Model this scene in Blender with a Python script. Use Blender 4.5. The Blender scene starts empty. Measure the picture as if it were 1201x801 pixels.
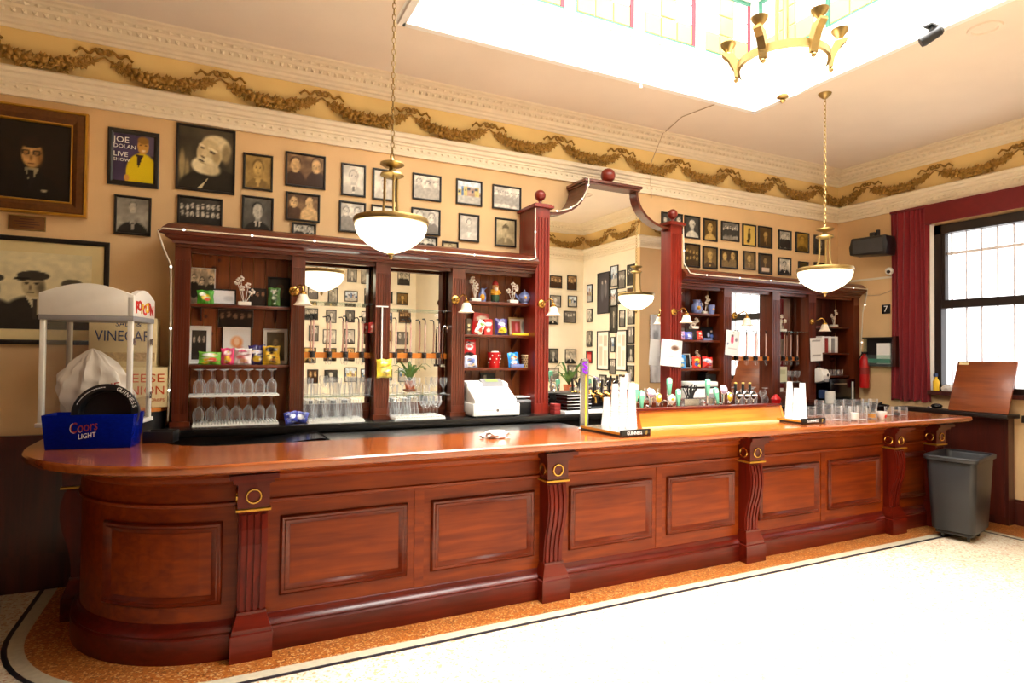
import bpy, bmesh, math, random
import numpy as np
from mathutils import Vector, Matrix, Euler

random.seed(7); RNG = np.random.RandomState(11)
PI = math.pi
SC = bpy.context.scene
COL = SC.collection

# ------------------------------------------------------------------ camera
FPX = 714.6; IMW, IMH = 1201, 801
EYE = Vector((0.0, 0.0, 1.65))
YAW, PITCH, ROLL = (math.radians(a) for a in (26.04, 1.136, 0.587))
fwd = Vector((math.sin(YAW)*math.cos(PITCH), math.cos(YAW)*math.cos(PITCH), math.sin(PITCH)))
rgt0 = Vector((math.cos(YAW), -math.sin(YAW), 0)); up0 = rgt0.cross(fwd)
RGT = math.cos(ROLL)*rgt0 + math.sin(ROLL)*up0
UPV = -math.sin(ROLL)*rgt0 + math.cos(ROLL)*up0
cam_d = bpy.data.cameras.new('camera'); cam = bpy.data.objects.new('camera', cam_d); COL.objects.link(cam)
cam_d.sensor_fit = 'HORIZONTAL'; cam_d.sensor_width = 36.0; cam_d.lens = FPX*36.0/IMW
cam_d.clip_start = 0.05; cam_d.clip_end = 100
cam.matrix_world = Matrix(((RGT.x, UPV.x, -fwd.x, EYE.x), (RGT.y, UPV.y, -fwd.y, EYE.y), (RGT.z, UPV.z, -fwd.z, EYE.z), (0, 0, 0, 1)))
SC.camera = cam

# ------------------------------------------------------------------ light and exposure
SKYLIGHT_GLOW = 8.0      # daylight through the roof lantern glass
CLERESTORY_GLOW = 1.25
WINDOW_GLOW = 2.2         # daylight through the frosted window
BOWL_GLOW = 2.2
EXPOSURE = 0.28
SKY_WATTS, SKY_SPREAD = 230.0, 90.0
w = bpy.data.worlds.new('world'); SC.world = w; w.use_nodes = True
w.node_tree.nodes['Background'].inputs[0].default_value = (0.85, 0.92, 1.0, 1)
w.node_tree.nodes['Background'].inputs[1].default_value = 1.0
sky_d = bpy.data.lights.new('skylight_daylight', 'AREA'); sky_d.shape = 'RECTANGLE'; sky_d.size = 3.3; sky_d.size_y = 3.4
sky_d.energy = SKY_WATTS; sky_d.spread = math.radians(SKY_SPREAD); sky_d.color = (1.0, 0.97, 0.92)
sky_l = bpy.data.objects.new('skylight_daylight', sky_d); COL.objects.link(sky_l); sky_l.location = (2.855, 2.4, 5.0)   # daylight falling through the roof lantern
vs = SC.view_settings
vs.view_transform = 'Standard'; vs.look = 'None'; vs.gamma = 1.0; vs.exposure = EXPOSURE; vs.use_curve_mapping = False

# ------------------------------------------------------------------ helpers
def on(u, v, ax, val):
    """point of the photograph's line of sight (u, v) on the plane axis = val"""
    d = (u-600.5)*RGT - (v-400.5)*UPV + FPX*fwd
    t = (val-EYE[ax])/d[ax]
    return EYE + d*t

def lin(c):
    return tuple(((x/12.92) if x <= 0.04045 else ((x+0.055)/1.055)**2.4) for x in c)
def rgb(r, g, b):
    return lin((r/255, g/255, b/255)) + (1.0,)

class B:
    def __init__(s): s.v = []; s.f = []
    def add(s, vs_, fs_):
        o = len(s.v); s.v += [tuple(p) for p in vs_]; s.f += [tuple(i+o for i in f) for f in fs_]; return s
    def box(s, x0, y0, z0, x1, y1, z1):
        x0, x1 = min(x0, x1), max(x0, x1); y0, y1 = min(y0, y1), max(y0, y1); z0, z1 = min(z0, z1), max(z0, z1)
        return s.add([(x0,y0,z0),(x1,y0,z0),(x1,y1,z0),(x0,y1,z0),(x0,y0,z1),(x1,y0,z1),(x1,y1,z1),(x0,y1,z1)],
                     [(0,3,2,1),(4,5,6,7),(0,1,5,4),(1,2,6,5),(2,3,7,6),(3,0,4,7)])
    def boxc(s, cx, cy, cz, dx, dy, dz, mat=None):
        b = B().box(-dx/2, -dy/2, -dz/2, dx/2, dy/2, dz/2)
        m = Matrix.Translation((cx, cy, cz)) @ (mat.to_4x4() if mat is not None else Matrix())
        return s.add([m @ Vector(p) for p in b.v], b.f)
    def prism(s, poly, axis, a, b):
        """poly: list of 2-D points; axis: 'x' -> (a, p0, p1), 'y' -> (p0, a, p1), 'z' -> (p0, p1, a)"""
        def P(p, t): return {'x': (t, p[0], p[1]), 'y': (p[0], t, p[1]), 'z': (p[0], p[1], t)}[axis]
        n = len(poly)
        return s.add([P(p, a) for p in poly]+[P(p, b) for p in poly],
                     [tuple(range(n))[::-1], tuple(range(n, 2*n))]+[(i, (i+1) % n, n+(i+1) % n, n+i) for i in range(n)])
    def lathe(s, prof, c=(0,0,0), seg=16, mat=None, caps=False):
        vs_ = []; m = mat.to_4x4() if mat is not None else Matrix()
        for r, z in prof:
            for k in range(seg):
                a = 2*PI*k/seg
                vs_.append(Vector(c)+(m @ Vector((r*math.cos(a), r*math.sin(a), z))))
        fs_ = []
        for i in range(len(prof)-1):
            for k in range(seg):
                fs_.append((i*seg+k, i*seg+(k+1) % seg, (i+1)*seg+(k+1) % seg, (i+1)*seg+k))
        if caps:
            fs_.append(tuple(range(seg))[::-1]); fs_.append(tuple((len(prof)-1)*seg+k for k in range(seg)))
        return s.add(vs_, fs_)
    def tube(s, pts, r, seg=6, closed=False, caps=True):
        pts = [Vector(p) for p in pts]; n = len(pts); vs_ = []
        rr = r if isinstance(r, (list, tuple)) else [r]*n
        ref = None
        for i, p in enumerate(pts):
            a = pts[(i-1) % n] if (closed or i > 0) else p
            b = pts[(i+1) % n] if (closed or i < n-1) else p
            t = (b-a).normalized()
            if ref is None:
                ref = Vector((0,0,1)) if abs(t.z) < 0.9 else Vector((1,0,0))
            x = (ref - t*ref.dot(t)); x.normalize(); ref = x; y = t.cross(x)
            for k in range(seg):
                q = 2*PI*k/seg
                vs_.append(p + rr[i]*(math.cos(q)*x+math.sin(q)*y))
        fs_ = []
        for i in range(n if closed else n-1):
            j = (i+1) % n
            for k in range(seg):
                fs_.append((i*seg+k, i*seg+(k+1) % seg, j*seg+(k+1) % seg, j*seg+k))
        if caps and not closed:
            fs_.append(tuple(range(seg))[::-1]); fs_.append(tuple((n-1)*seg+k for k in range(seg)))
        return s.add(vs_, fs_)
    def ball(s, c, r, seg=12, rings=8, sz=1.0):
        prof = [(max(1e-4, r*math.sin(PI*i/rings)), -r*sz*math.cos(PI*i/rings)) for i in range(rings+1)]
        return s.lathe(prof, c, seg)
    def tor(s, c, R, r, axis='y', seg=18, sub=6):
        pts = []
        for k in range(seg):
            a = 2*PI*k/seg; p = (R*math.cos(a), R*math.sin(a))
            pts.append(Vector(c)+Vector({'x': (0, p[0], p[1]), 'y': (p[0], 0, p[1]), 'z': (p[0], p[1], 0)}[axis]))
        return s.tube(pts, r, sub, closed=True)

def wloc(o):
    p = Vector((0,0,0))
    while o is not None:
        p += Vector(o.location); o = o.parent
    return p

def mesh_of(name, b, smooth=False, bev=0, angle=38):
    me = bpy.data.meshes.new(name); me.from_pydata([tuple(p) for p in b.v], [], b.f); me.update()
    bm = bmesh.new(); bm.from_mesh(me)
    bmesh.ops.recalc_face_normals(bm, faces=bm.faces)
    if bev:
        bmesh.ops.bevel(bm, geom=[e for e in bm.edges if len(e.link_faces) == 2 and e.calc_face_angle(0) > 0.5], offset=bev, segments=2, affect='EDGES', profile=0.5)
    bm.to_mesh(me); bm.free()
    if smooth or bev:
        for p in me.polygons: p.use_smooth = True
        me.set_sharp_from_angle(angle=math.radians(angle))
    return me

def obj(name, b, mat, parent=None, world=False, smooth=False, bev=0, kind=None, label=None, angle=38):
    """link builder b as ONE mesh object; world=True: b holds world coordinates"""
    if world and parent is not None:
        o_ = wloc(parent); b.v = [(p[0]-o_.x, p[1]-o_.y, p[2]-o_.z) for p in b.v]
    me = mesh_of(name, b, smooth, bev, angle) if isinstance(b, B) else b
    o = bpy.data.objects.new(name, me); COL.objects.link(o)
    m = MAT(mat) if isinstance(mat, str) else mat
    if not me.materials: me.materials.append(m)
    o.parent = parent
    if kind: o['kind'] = kind
    if label: o['label'] = label
    return o

def tag(o, label, cat, group=None):
    o['label'] = label; o['category'] = cat
    if group: o['group'] = group
    return o

def thing(name, label, cat, loc=(0,0,0), rotz=0.0, group=None):
    o = bpy.data.objects.new(name, None); COL.objects.link(o)
    o.location = loc; o.rotation_euler = (0, 0, rotz); o.empty_display_size = 0.05
    return tag(o, label, cat, group)

def single(name, b, mat, label, cat, group=None, base=None, **kw):
    """one-mesh thing; its origin is moved to its base"""
    vs_ = np.array([tuple(p) for p in b.v])
    c = base or ((vs_[:,0].min()+vs_[:,0].max())/2, (vs_[:,1].min()+vs_[:,1].max())/2, vs_[:,2].min())
    b.v = [(p[0]-c[0], p[1]-c[1], p[2]-c[2]) for p in b.v]
    o = obj(name, b, mat, **kw); o.location = c
    return tag(o, label, cat, group)

def struct(name, b, mat, parent=None, **kw):
    o = obj(name, b, mat, parent, **kw); o['kind'] = 'structure'
    return o

def dup(root, loc, rotz=None, label=None, scale=None, group=None):
    r = root.copy(); COL.objects.link(r); r.location = loc
    if rotz is not None: r.rotation_euler = (0, 0, rotz)
    if scale: r.scale = scale
    if label: r['label'] = label
    if group: r['group'] = group
    for ch in list(root.children):
        c = ch.copy(); COL.objects.link(c); c.parent = r
        for g in list(ch.children):
            d = g.copy(); COL.objects.link(d); d.parent = c
    return r

ORD = ['first', 'second', 'third', 'fourth', 'fifth', 'sixth', 'seventh', 'eighth', 'ninth', 'tenth', 'eleventh', 'twelfth', 'thirteenth', 'fourteenth', 'fifteenth', 'sixteenth', 'seventeenth', 'eighteenth', 'nineteenth', 'twentieth']

# ------------------------------------------------------------------ materials
_M = {}
def MAT(n): return _M[n]
def newmat(name):
    m = bpy.data.materials.new(name); m.use_nodes = True; _M[name] = m
    nt = m.node_tree; return m, nt, nt.nodes['Principled BSDF']
def link(nt, a, b): nt.links.new(a, b)
def plain(name, c, rough=0.5, metal=0.0, spec=0.5, coat=0.0, noise=0.06, nscale=18.0, bump=0.0, bscale=60.0, trans=0.0, sheen=0.0):
    m, nt, bs = newmat(name)
    tc = nt.nodes.new('ShaderNodeTexCoord')
    nz = nt.nodes.new('ShaderNodeTexNoise'); nz.inputs['Scale'].default_value = nscale; nz.inputs['Detail'].default_value = 3
    link(nt, tc.outputs['Object'], nz.inputs['Vector'])
    mx = nt.nodes.new('ShaderNodeMix'); mx.data_type = 'RGBA'
    mx.inputs[6].default_value = tuple(max(0, x*(1-noise*2)) for x in c[:3])+(1,)
    mx.inputs[7].default_value = tuple(min(1, x*(1+noise*2)) for x in c[:3])+(1,)
    link(nt, nz.outputs['Fac'], mx.inputs[0]); link(nt, mx.outputs[2], bs.inputs['Base Color'])
    bs.inputs['Roughness'].default_value = rough; bs.inputs['Metallic'].default_value = metal
    bs.inputs['Specular IOR Level'].default_value = spec; bs.inputs['Coat Weight'].default_value = coat
    bs.inputs['Coat Roughness'].default_value = 0.12; bs.inputs['Transmission Weight'].default_value = trans
    bs.inputs['Sheen Weight'].default_value = sheen
    if bump:
        n2 = nt.nodes.new('ShaderNodeTexNoise'); n2.inputs['Scale'].default_value = bscale; n2.inputs['Detail'].default_value = 4
        link(nt, tc.outputs['Object'], n2.inputs['Vector'])
        bp = nt.nodes.new('ShaderNodeBump'); bp.inputs['Strength'].default_value = bump; bp.inputs['Distance'].default_value = 0.004
        link(nt, n2.outputs['Fac'], bp.inputs['Height']); link(nt, bp.outputs['Normal'], bs.inputs['Normal'])
    return m
def wood(name, c0, c1, axis='x', rough=0.3, coat=0.5, scale=1.0, spec=0.5, knots=False):
    m, nt, bs = newmat(name)
    tc = nt.nodes.new('ShaderNodeTexCoord'); mp = nt.nodes.new('ShaderNodeMapping')
    s = {'x': (1.2, 16, 16), 'y': (16, 1.2, 16), 'z': (16, 16, 1.2)}[axis]
    mp.inputs['Scale'].default_value = tuple(q*scale for q in s)
    geo = nt.nodes.new('ShaderNodeObjectInfo'); add = nt.nodes.new('ShaderNodeVectorMath'); add.operation = 'ADD'
    cmb = nt.nodes.new('ShaderNodeCombineXYZ')
    for k in range(3): link(nt, geo.outputs['Random'], cmb.inputs[k])
    vm = nt.nodes.new('ShaderNodeVectorMath'); vm.operation = 'SCALE'; vm.inputs['Scale'].default_value = 7.0
    link(nt, cmb.outputs[0], vm.inputs[0]); link(nt, tc.outputs['Object'], add.inputs[0]); link(nt, vm.outputs[0], add.inputs[1])
    link(nt, add.outputs[0], mp.inputs['Vector'])
    nz = nt.nodes.new('ShaderNodeTexNoise'); nz.inputs['Scale'].default_value = 1.6; nz.inputs['Detail'].default_value = 6; nz.inputs['Distortion'].default_value = 0.6
    link(nt, mp.outputs[0], nz.inputs['Vector'])
    big = nt.nodes.new('ShaderNodeTexNoise'); big.inputs['Scale'].default_value = 2.2; link(nt, add.outputs[0], big.inputs['Vector'])
    av = nt.nodes.new('ShaderNodeMath'); av.operation = 'MULTIPLY_ADD'; av.inputs[1].default_value = 0.35; link(nt, big.outputs['Fac'], av.inputs[0]); 
    ms = nt.nodes.new('ShaderNodeMath'); ms.operation = 'MULTIPLY'; ms.inputs[1].default_value = 0.65; link(nt, nz.outputs['Fac'], ms.inputs[0]); link(nt, ms.outputs[0], av.inputs[2])
    cr = nt.nodes.new('ShaderNodeValToRGB'); cr.color_ramp.elements[0].position = 0.36; cr.color_ramp.elements[1].position = 0.64
    cr.color_ramp.elements[0].color = c0; cr.color_ramp.elements[1].color = c1
    link(nt, av.outputs[0], cr.inputs[0]); out = cr.outputs[0]
    if knots:
        vo = nt.nodes.new('ShaderNodeTexVoronoi'); vo.inputs['Scale'].default_value = 7; link(nt, add.outputs[0], vo.inputs['Vector'])
        kr = nt.nodes.new('ShaderNodeValToRGB'); kr.color_ramp.elements[0].position = 0.08; kr.color_ramp.elements[1].position = 0.16
        kr.color_ramp.elements[0].color = (0.25, 0.2, 0.2, 1); kr.color_ramp.elements[1].color = (1, 1, 1, 1); link(nt, vo.outputs['Distance'], kr.inputs[0])
        mm = nt.nodes.new('ShaderNodeMix'); mm.data_type = 'RGBA'; mm.blend_type = 'MULTIPLY'; mm.inputs[0].default_value = 1
        link(nt, out, mm.inputs[6]); link(nt, kr.outputs[0], mm.inputs[7]); out = mm.outputs[2]
    link(nt, out, bs.inputs['Base Color'])
    bs.inputs['Roughness'].default_value = rough; bs.inputs['Coat Weight'].default_value = coat; bs.inputs['Coat Roughness'].default_value = 0.15
    bs.inputs['Specular IOR Level'].default_value = spec
    bp = nt.nodes.new('ShaderNodeBump'); bp.inputs['Strength'].default_value = 0.12; bp.inputs['Distance'].default_value = 0.002
    link(nt, nz.outputs['Fac'], bp.inputs['Height']); link(nt, bp.outputs['Normal'], bs.inputs['Normal'])
    return m
def glassy(name, tint=(1,1,1), body=0.03, bodycol=(0.95,0.97,0.97), rough=0.02, gloss=1.0, edge=0.0):
    m, nt, bs = newmat(name); nt.nodes.remove(bs); out = nt.nodes['Material Output']
    tr = nt.nodes.new('ShaderNodeBsdfTransparent'); tr.inputs[0].default_value = tint+(1,)
    gl = nt.nodes.new('ShaderNodeBsdfGlossy'); gl.inputs['Roughness'].default_value = rough
    df = nt.nodes.new('ShaderNodeBsdfDiffuse'); df.inputs[0].default_value = bodycol+(1,)
    nz = nt.nodes.new('ShaderNodeTexNoise'); nz.inputs['Scale'].default_value = 25
    mr = nt.nodes.new('ShaderNodeMapRange'); mr.inputs[3].default_value = body*0.6; mr.inputs[4].default_value = body*1.4; link(nt, nz.outputs['Fac'], mr.inputs[0])
    lw = nt.nodes.new('ShaderNodeLayerWeight'); lw.inputs['Blend'].default_value = 0.3
    ml = nt.nodes.new('ShaderNodeMath'); ml.operation = 'MULTIPLY'; ml.inputs[1].default_value = gloss; pw = nt.nodes.new('ShaderNodeMath'); pw.operation = 'POWER'; pw.inputs[1].default_value = 1.6; link(nt, lw.outputs['Facing'], pw.inputs[0]); link(nt, pw.outputs[0], ml.inputs[0])
    a = nt.nodes.new('ShaderNodeMixShader'); b = nt.nodes.new('ShaderNodeMixShader')
    link(nt, mr.outputs[0], a.inputs[0]); link(nt, tr.outputs[0], a.inputs[1]); link(nt, df.outputs[0], a.inputs[2])
    em = nt.nodes.new('ShaderNodeMixShader'); em.inputs[0].default_value = edge; link(nt, gl.outputs[0], em.inputs[1]); link(nt, df.outputs[0], em.inputs[2])
    link(nt, ml.outputs[0], b.inputs[0]); link(nt, a.outputs[0], b.inputs[1]); link(nt, em.outputs[0], b.inputs[2])
    link(nt, b.outputs[0], out.inputs[0]); return m
def emissive(name, c, s, rough=0.4, nvar=0.03):
    m, nt, bs = newmat(name)
    nz = nt.nodes.new('ShaderNodeTexNoise'); nz.inputs['Scale'].default_value = 9
    tc = nt.nodes.new('ShaderNodeTexCoord'); link(nt, tc.outputs['Object'], nz.inputs['Vector'])
    mr = nt.nodes.new('ShaderNodeMapRange'); mr.inputs[3].default_value = s*(1-nvar); mr.inputs[4].default_value = s*(1+nvar); link(nt, nz.outputs['Fac'], mr.inputs[0])
    bs.inputs['Base Color'].default_value = tuple(x*0.35 for x in c[:3])+(1,); bs.inputs['Emission Color'].default_value = c; link(nt, mr.outputs[0], bs.inputs['Emission Strength'])
    bs.inputs['Roughness'].default_value = rough; return m
def printmat(name, rough=0.35, spec=0.3, coat=0.0):
    m, nt, bs = newmat(name)
    at = nt.nodes.new('ShaderNodeAttribute'); at.attribute_name = 'ink'
    tc = nt.nodes.new('ShaderNodeTexCoord'); nz = nt.nodes.new('ShaderNodeTexNoise'); nz.inputs['Scale'].default_value = 140; link(nt, tc.outputs['Object'], nz.inputs['Vector'])
    mr = nt.nodes.new('ShaderNodeMapRange'); mr.inputs[3].default_value = 0.9; mr.inputs[4].default_value = 1.1; link(nt, nz.outputs['Fac'], mr.inputs[0])
    mm = nt.nodes.new('ShaderNodeVectorMath'); mm.operation = 'SCALE'; link(nt, at.outputs['Color'], mm.inputs[0]); link(nt, mr.outputs[0], mm.inputs['Scale'])
    link(nt, mm.outputs[0], bs.inputs['Base Color']); bs.inputs['Roughness'].default_value = rough; bs.inputs['Specular IOR Level'].default_value = spec
    bs.inputs['Coat Weight'].default_value = coat
    return m
def terrazzo(name, base, chips, scale=70, rough=0.28):
    m, nt, bs = newmat(name)
    tc = nt.nodes.new('ShaderNodeTexCoord')
    vo = nt.nodes.new('ShaderNodeTexVoronoi'); vo.inputs['Scale'].default_value = scale; link(nt, tc.outputs['Object'], vo.inputs['Vector'])
    sp = nt.nodes.new('ShaderNodeSeparateColor'); link(nt, vo.outputs['Color'], sp.inputs[0])
    cr = nt.nodes.new('ShaderNodeValToRGB'); cr.color_ramp.interpolation = 'CONSTANT'
    els = cr.color_ramp.elements; els[0].position = 0; els[0].color = base; els[1].position = 0.55; els[1].color = chips[0]
    for i, c in enumerate(chips[1:]):
        e = els.new(0.55+0.45*(i+1)/len(chips)); e.color = c
    link(nt, sp.outputs[0], cr.inputs[0])
    nz = nt.nodes.new('ShaderNodeTexNoise'); nz.inputs['Scale'].default_value = 1.6; nz.inputs['Detail'].default_value = 5; link(nt, tc.outputs['Object'], nz.inputs['Vector'])
    mr = nt.nodes.new('ShaderNodeMapRange'); mr.inputs[3].default_value = 0.82; mr.inputs[4].default_value = 1.12; link(nt, nz.outputs['Fac'], mr.inputs[0])
    mm = nt.nodes.new('ShaderNodeVectorMath'); mm.operation = 'SCALE'; link(nt, cr.outputs[0], mm.inputs[0]); link(nt, mr.outputs[0], mm.inputs['Scale'])
    link(nt, mm.outputs[0], bs.inputs['Base Color']); bs.inputs['Roughness'].default_value = rough; return m

plain('front_wall_paint', rgb(246,234,208), 0.75, noise=0.04, nscale=3)
plain('dark_gilt', rgb(104,62,22), 0.4, 0.3, noise=0.25, nscale=40)
plain('wall_paint', rgb(226,189,139), 0.75, noise=0.05, nscale=3, bump=0.15, bscale=90)
plain('frieze_paint', rgb(238,206,138), 0.75, noise=0.05, nscale=3)
plain('ceiling_paint', rgb(238,224,208), 0.8, noise=0.03, nscale=2, bump=0.1)
plain('plaster', rgb(240,226,200), 0.7, noise=0.04, nscale=12)
plain('white_paint', rgb(245,243,238), 0.5, noise=0.02)
plain('gilt', rgb(158,118,46), 0.42, 0.35, noise=0.25, nscale=40)
terrazzo('terrazzo_pale', rgb(232,218,190), [rgb(244,236,218), rgb(214,180,140), rgb(238,226,200), rgb(200,160,120)], 75)
terrazzo('terrazzo_orange', rgb(172,98,38), [rgb(200,138,72), rgb(152,80,28), rgb(214,168,110), rgb(124,66,26)], 110)
plain('marble_strip', rgb(196,186,160), 0.35, noise=0.1, nscale=30)
plain('black_line', rgb(40,38,44), 0.35)
wood('bar_wood', rgb(102,32,2), rgb(138,56,5), 'x', 0.42, 0.08, spec=0.22)
wood('bar_wood_mid', rgb(80,20,3), rgb(112,38,5), 'x', 0.34, 0.2, spec=0.3)
wood('bar_wood_dark', rgb(74,12,5), rgb(104,24,8), 'x', 0.3, 0.25, spec=0.3)
wood('bar_wood_vert', rgb(78,13,5), rgb(108,25,8), 'z', 0.45, 0.05, spec=0.2)
wood('counter_wood', rgb(136,60,18), rgb(174,92,34), 'x', 0.2, 0.7)
wood('ledge_wood', rgb(190,104,26), rgb(214,130,44), 'x', 0.35, 0.4)
wood('mahogany', rgb(78,27,8), rgb(110,44,13), 'z', 0.35, 0.5)
wood('mahogany_x', rgb(78,27,9), rgb(106,42,14), 'x', 0.32, 0.5)
wood('red_column', rgb(112,22,12), rgb(138,36,18), 'z', 0.35, 0.4)
wood('pine_board', rgb(128,60,18), rgb(164,88,30), 'z', 0.45, 0.3, knots=True)
wood('dark_wood', rgb(58,20,14), rgb(82,30,18), 'z', 0.4, 0.4)
wood('desk_wood', rgb(116,50,18), rgb(148,74,28), 'y', 0.35, 0.4)
plain('brass', rgb(206,164,84), 0.25, 1.0, noise=0.08)
plain('old_brass', rgb(176,150,96), 0.35, 0.9, noise=0.1)
plain('gold_paint', rgb(196,146,50), 0.4, 0.5, noise=0.1)
plain('steel', rgb(200,200,200), 0.25, 1.0, noise=0.03)
plain('chrome', rgb(225,225,228), 0.12, 1.0, noise=0.02)
plain('black_plastic', rgb(22,21,22), 0.4, noise=0.1)
plain('black_gloss', rgb(16,15,16), 0.2, noise=0.05)
plain('black_frame', rgb(26,22,18), 0.35, noise=0.1)
plain('black_stone', rgb(24,22,20), 0.22, noise=0.3, nscale=60)
plain('dark_grey', rgb(62,63,66), 0.5, noise=0.15, nscale=9)
plain('bin_grey', rgb(32,33,36), 0.45, noise=0.18, nscale=7, bump=0.08)
plain('white_plastic', rgb(238,236,228), 0.4, noise=0.02)
plain('white_paper', rgb(244,243,240), 0.7, noise=0.02)
plain('cream_card', rgb(232,212,160), 0.7, noise=0.05)
plain('mount_card', rgb(226,206,150), 0.8, noise=0.03)
plain('red_plastic', rgb(190,20,20), 0.35)
plain('grey_plastic', rgb(150,150,152), 0.4)
plain('teal_plastic', rgb(60,150,130), 0.5)
plain('ink_red', rgb(205,35,25), 0.6); plain('ink_yellow', rgb(245,200,40), 0.6); plain('ink_blue', rgb(40,62,104), 0.6)
plain('ink_orange', rgb(214,84,34), 0.6); plain('ink_white', rgb(245,245,240), 0.6); plain('ink_black', rgb(25,25,25), 0.6); plain('ink_grey', rgb(120,116,110), 0.6)
plain('ink_purple', rgb(150,30,230), 0.4); plain('ink_gold', rgb(200,170,90), 0.5); plain('ink_dark_red', rgb(150,40,34), 0.6)
plain('curtain_red', rgb(128,12,24), 0.85, noise=0.12, nscale=40, sheen=0.3)
plain('pelmet_red', rgb(112,16,22), 0.6, noise=0.1)
plain('plaque_brass', rgb(120,78,36), 0.45, 0.3, noise=0.1)
plain('bar_iron', rgb(235,232,238), 0.6)
plain('window_black', rgb(30,18,14), 0.4)
plain('leaf_green', rgb(70,110,46), 0.6, noise=0.2)
plain('terracotta', rgb(170,90,56), 0.7)
plain('blue_ceramic', rgb(120,134,186), 0.25, noise=0.18, nscale=14, coat=0.5)
plain('flower_white', rgb(240,228,214), 0.6)
plain('gnome_red', rgb(170,34,20), 0.5); plain('gnome_skin', rgb(226,170,110), 0.5); plain('gnome_yellow', rgb(226,160,40), 0.5); plain('gnome_green', rgb(50,80,50), 0.5)
plain('bag_white', rgb(236,230,222), 0.45, noise=0.04, trans=0.0)
plain('amber', rgb(190,130,30), 0.2)
plain('ceramic_white', rgb(240,238,234), 0.2, coat=0.4)
plain('wicker', rgb(200,170,120), 0.7, noise=0.35, nscale=70)
plain('cable_white', rgb(226,216,196), 0.5)
plain('cable_grey', rgb(196,172,140), 0.6)
plain('sconce_glass', rgb(246,232,206), 0.4, noise=0.02)
glassy('clear_glass', body=0.03, gloss=0.95, edge=0.7); glassy('shelf_glass', (0.86,0.95,0.9), 0.05); glassy('cabinet_glass', (0.96,0.95,0.93), 0.02, gloss=0.35); glassy('blue_acrylic', (0.02,0.06,0.62), 0.45, (0.004,0.02,0.42), gloss=0.3)
glassy('cup_plastic', (1,1,1), 0.75, (0.97,0.96,0.94)); glassy('pink_tube', (0.95,0.75,0.7), 0.45, (0.9,0.66,0.58))
emissive('sky_glass', (1.0, 0.97, 0.92, 1), SKYLIGHT_GLOW)
emissive('frosted_glass', (1.0, 0.99, 1.0, 1), WINDOW_GLOW)
emissive('stained_yellow', rgb(255,226,140), CLERESTORY_GLOW*0.42); emissive('stained_white', rgb(255,252,240), CLERESTORY_GLOW); emissive('stained_green', rgb(70,150,120), CLERESTORY_GLOW*0.4); emissive('stained_red', rgb(190,70,90), CLERESTORY_GLOW*0.4)
emissive('bowl_glass', rgb(255,246,214), BOWL_GLOW, nvar=0.1); emissive('bulb', rgb(255,250,240), 2.0); emissive('lcd', rgb(190,210,120), 0.5)
emissive('chandelier_glass', rgb(255,248,226), BOWL_GLOW*1.2, nvar=0.1)
printmat('photo_print', 0.3); printmat('packet_print', 0.28, 0.5, 0.3); printmat('paper_print', 0.7, 0.2); printmat('paint_print', 0.4, 0.35)
mm_, nt_, bs_ = newmat('mirror'); bs_.inputs['Metallic'].default_value = 1; bs_.inputs['Roughness'].default_value = 0.0; bs_.inputs['Base Color'].default_value = (0.93, 0.93, 0.9, 1)
# ------------------------------------------------------------------ flat prints (photographs, posters, packets): drawn per vertex
class Can:
    def __init__(s, w, h, bg):
        s.w, s.h = w, h; s.a = np.ones((h, w, 3))*np.array(bg)/255.0
        s.X, s.Y = np.meshgrid((np.arange(w)+0.0)/(w-1), (np.arange(h)+0.0)/(h-1))
    def mix(s, m, c):
        m = np.clip(m, 0, 1)[..., None]; s.a = s.a*(1-m)+m*np.array(c)/255.0; return s
    def ell(s, cx, cy, rx, ry, c, soft=0.12, al=1.0, rot=0.0):
        dx, dy = s.X-cx, s.Y-cy
        if rot: dx, dy = dx*math.cos(rot)+dy*math.sin(rot), -dx*math.sin(rot)+dy*math.cos(rot)
        d = np.sqrt((dx/rx)**2+(dy/ry)**2); return s.mix((1-d)/max(soft, 1e-3)*al if al < 1 else (1-d)/soft, c)
    def rect(s, x0, y0, x1, y1, c, al=1.0):
        return s.mix(((s.X >= x0) & (s.X <= x1) & (s.Y >= y0) & (s.Y <= y1))*al, c)
    def tri(s, pts, c):
        m = np.ones_like(s.X, bool); n = len(pts)
        sg = sum((pts[(i+1) % n][0]-pts[i][0])*(pts[(i+1) % n][1]+pts[i][1]) for i in range(n))
        for i in range(n):
            (x0, y0), (x1, y1) = pts[i], pts[(i+1) % n]
            cr = (x1-x0)*(s.Y-y0)-(y1-y0)*(s.X-x0)
            m &= (cr >= 0) if sg < 0 else (cr <= 0)
        return s.mix(m*1.0, c)
    def noise(s, amt, cells=6, seed=0):
        r = np.random.RandomState(seed); g = r.rand(cells+2, cells+2)
        yi = s.Y*cells; xi = s.X*cells; y0 = yi.astype(int); x0 = xi.astype(int); fy = yi-y0; fx = xi-x0
        n = g[y0, x0]*(1-fy)*(1-fx)+g[y0+1, x0]*fy*(1-fx)+g[y0, x0+1]*(1-fy)*fx+g[y0+1, x0+1]*fy*fx
        s.a = np.clip(s.a*(1+(n-0.5)[..., None]*2*amt), 0, 1); return s
    def tone(s, dark, light):
        l = s.a @ np.array([0.3, 0.59, 0.11]); d = np.array(dark)/255; q = np.array(light)/255
        s.a = d+(q-d)*l[..., None]; return s

BW = ((14, 13, 12), (235, 226, 206)); SEPIA = ((40, 24, 6), (228, 190, 110)); PALE = ((90, 84, 78), (248, 240, 224)); WARM = ((40, 18, 10), (240, 200, 140))

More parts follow.
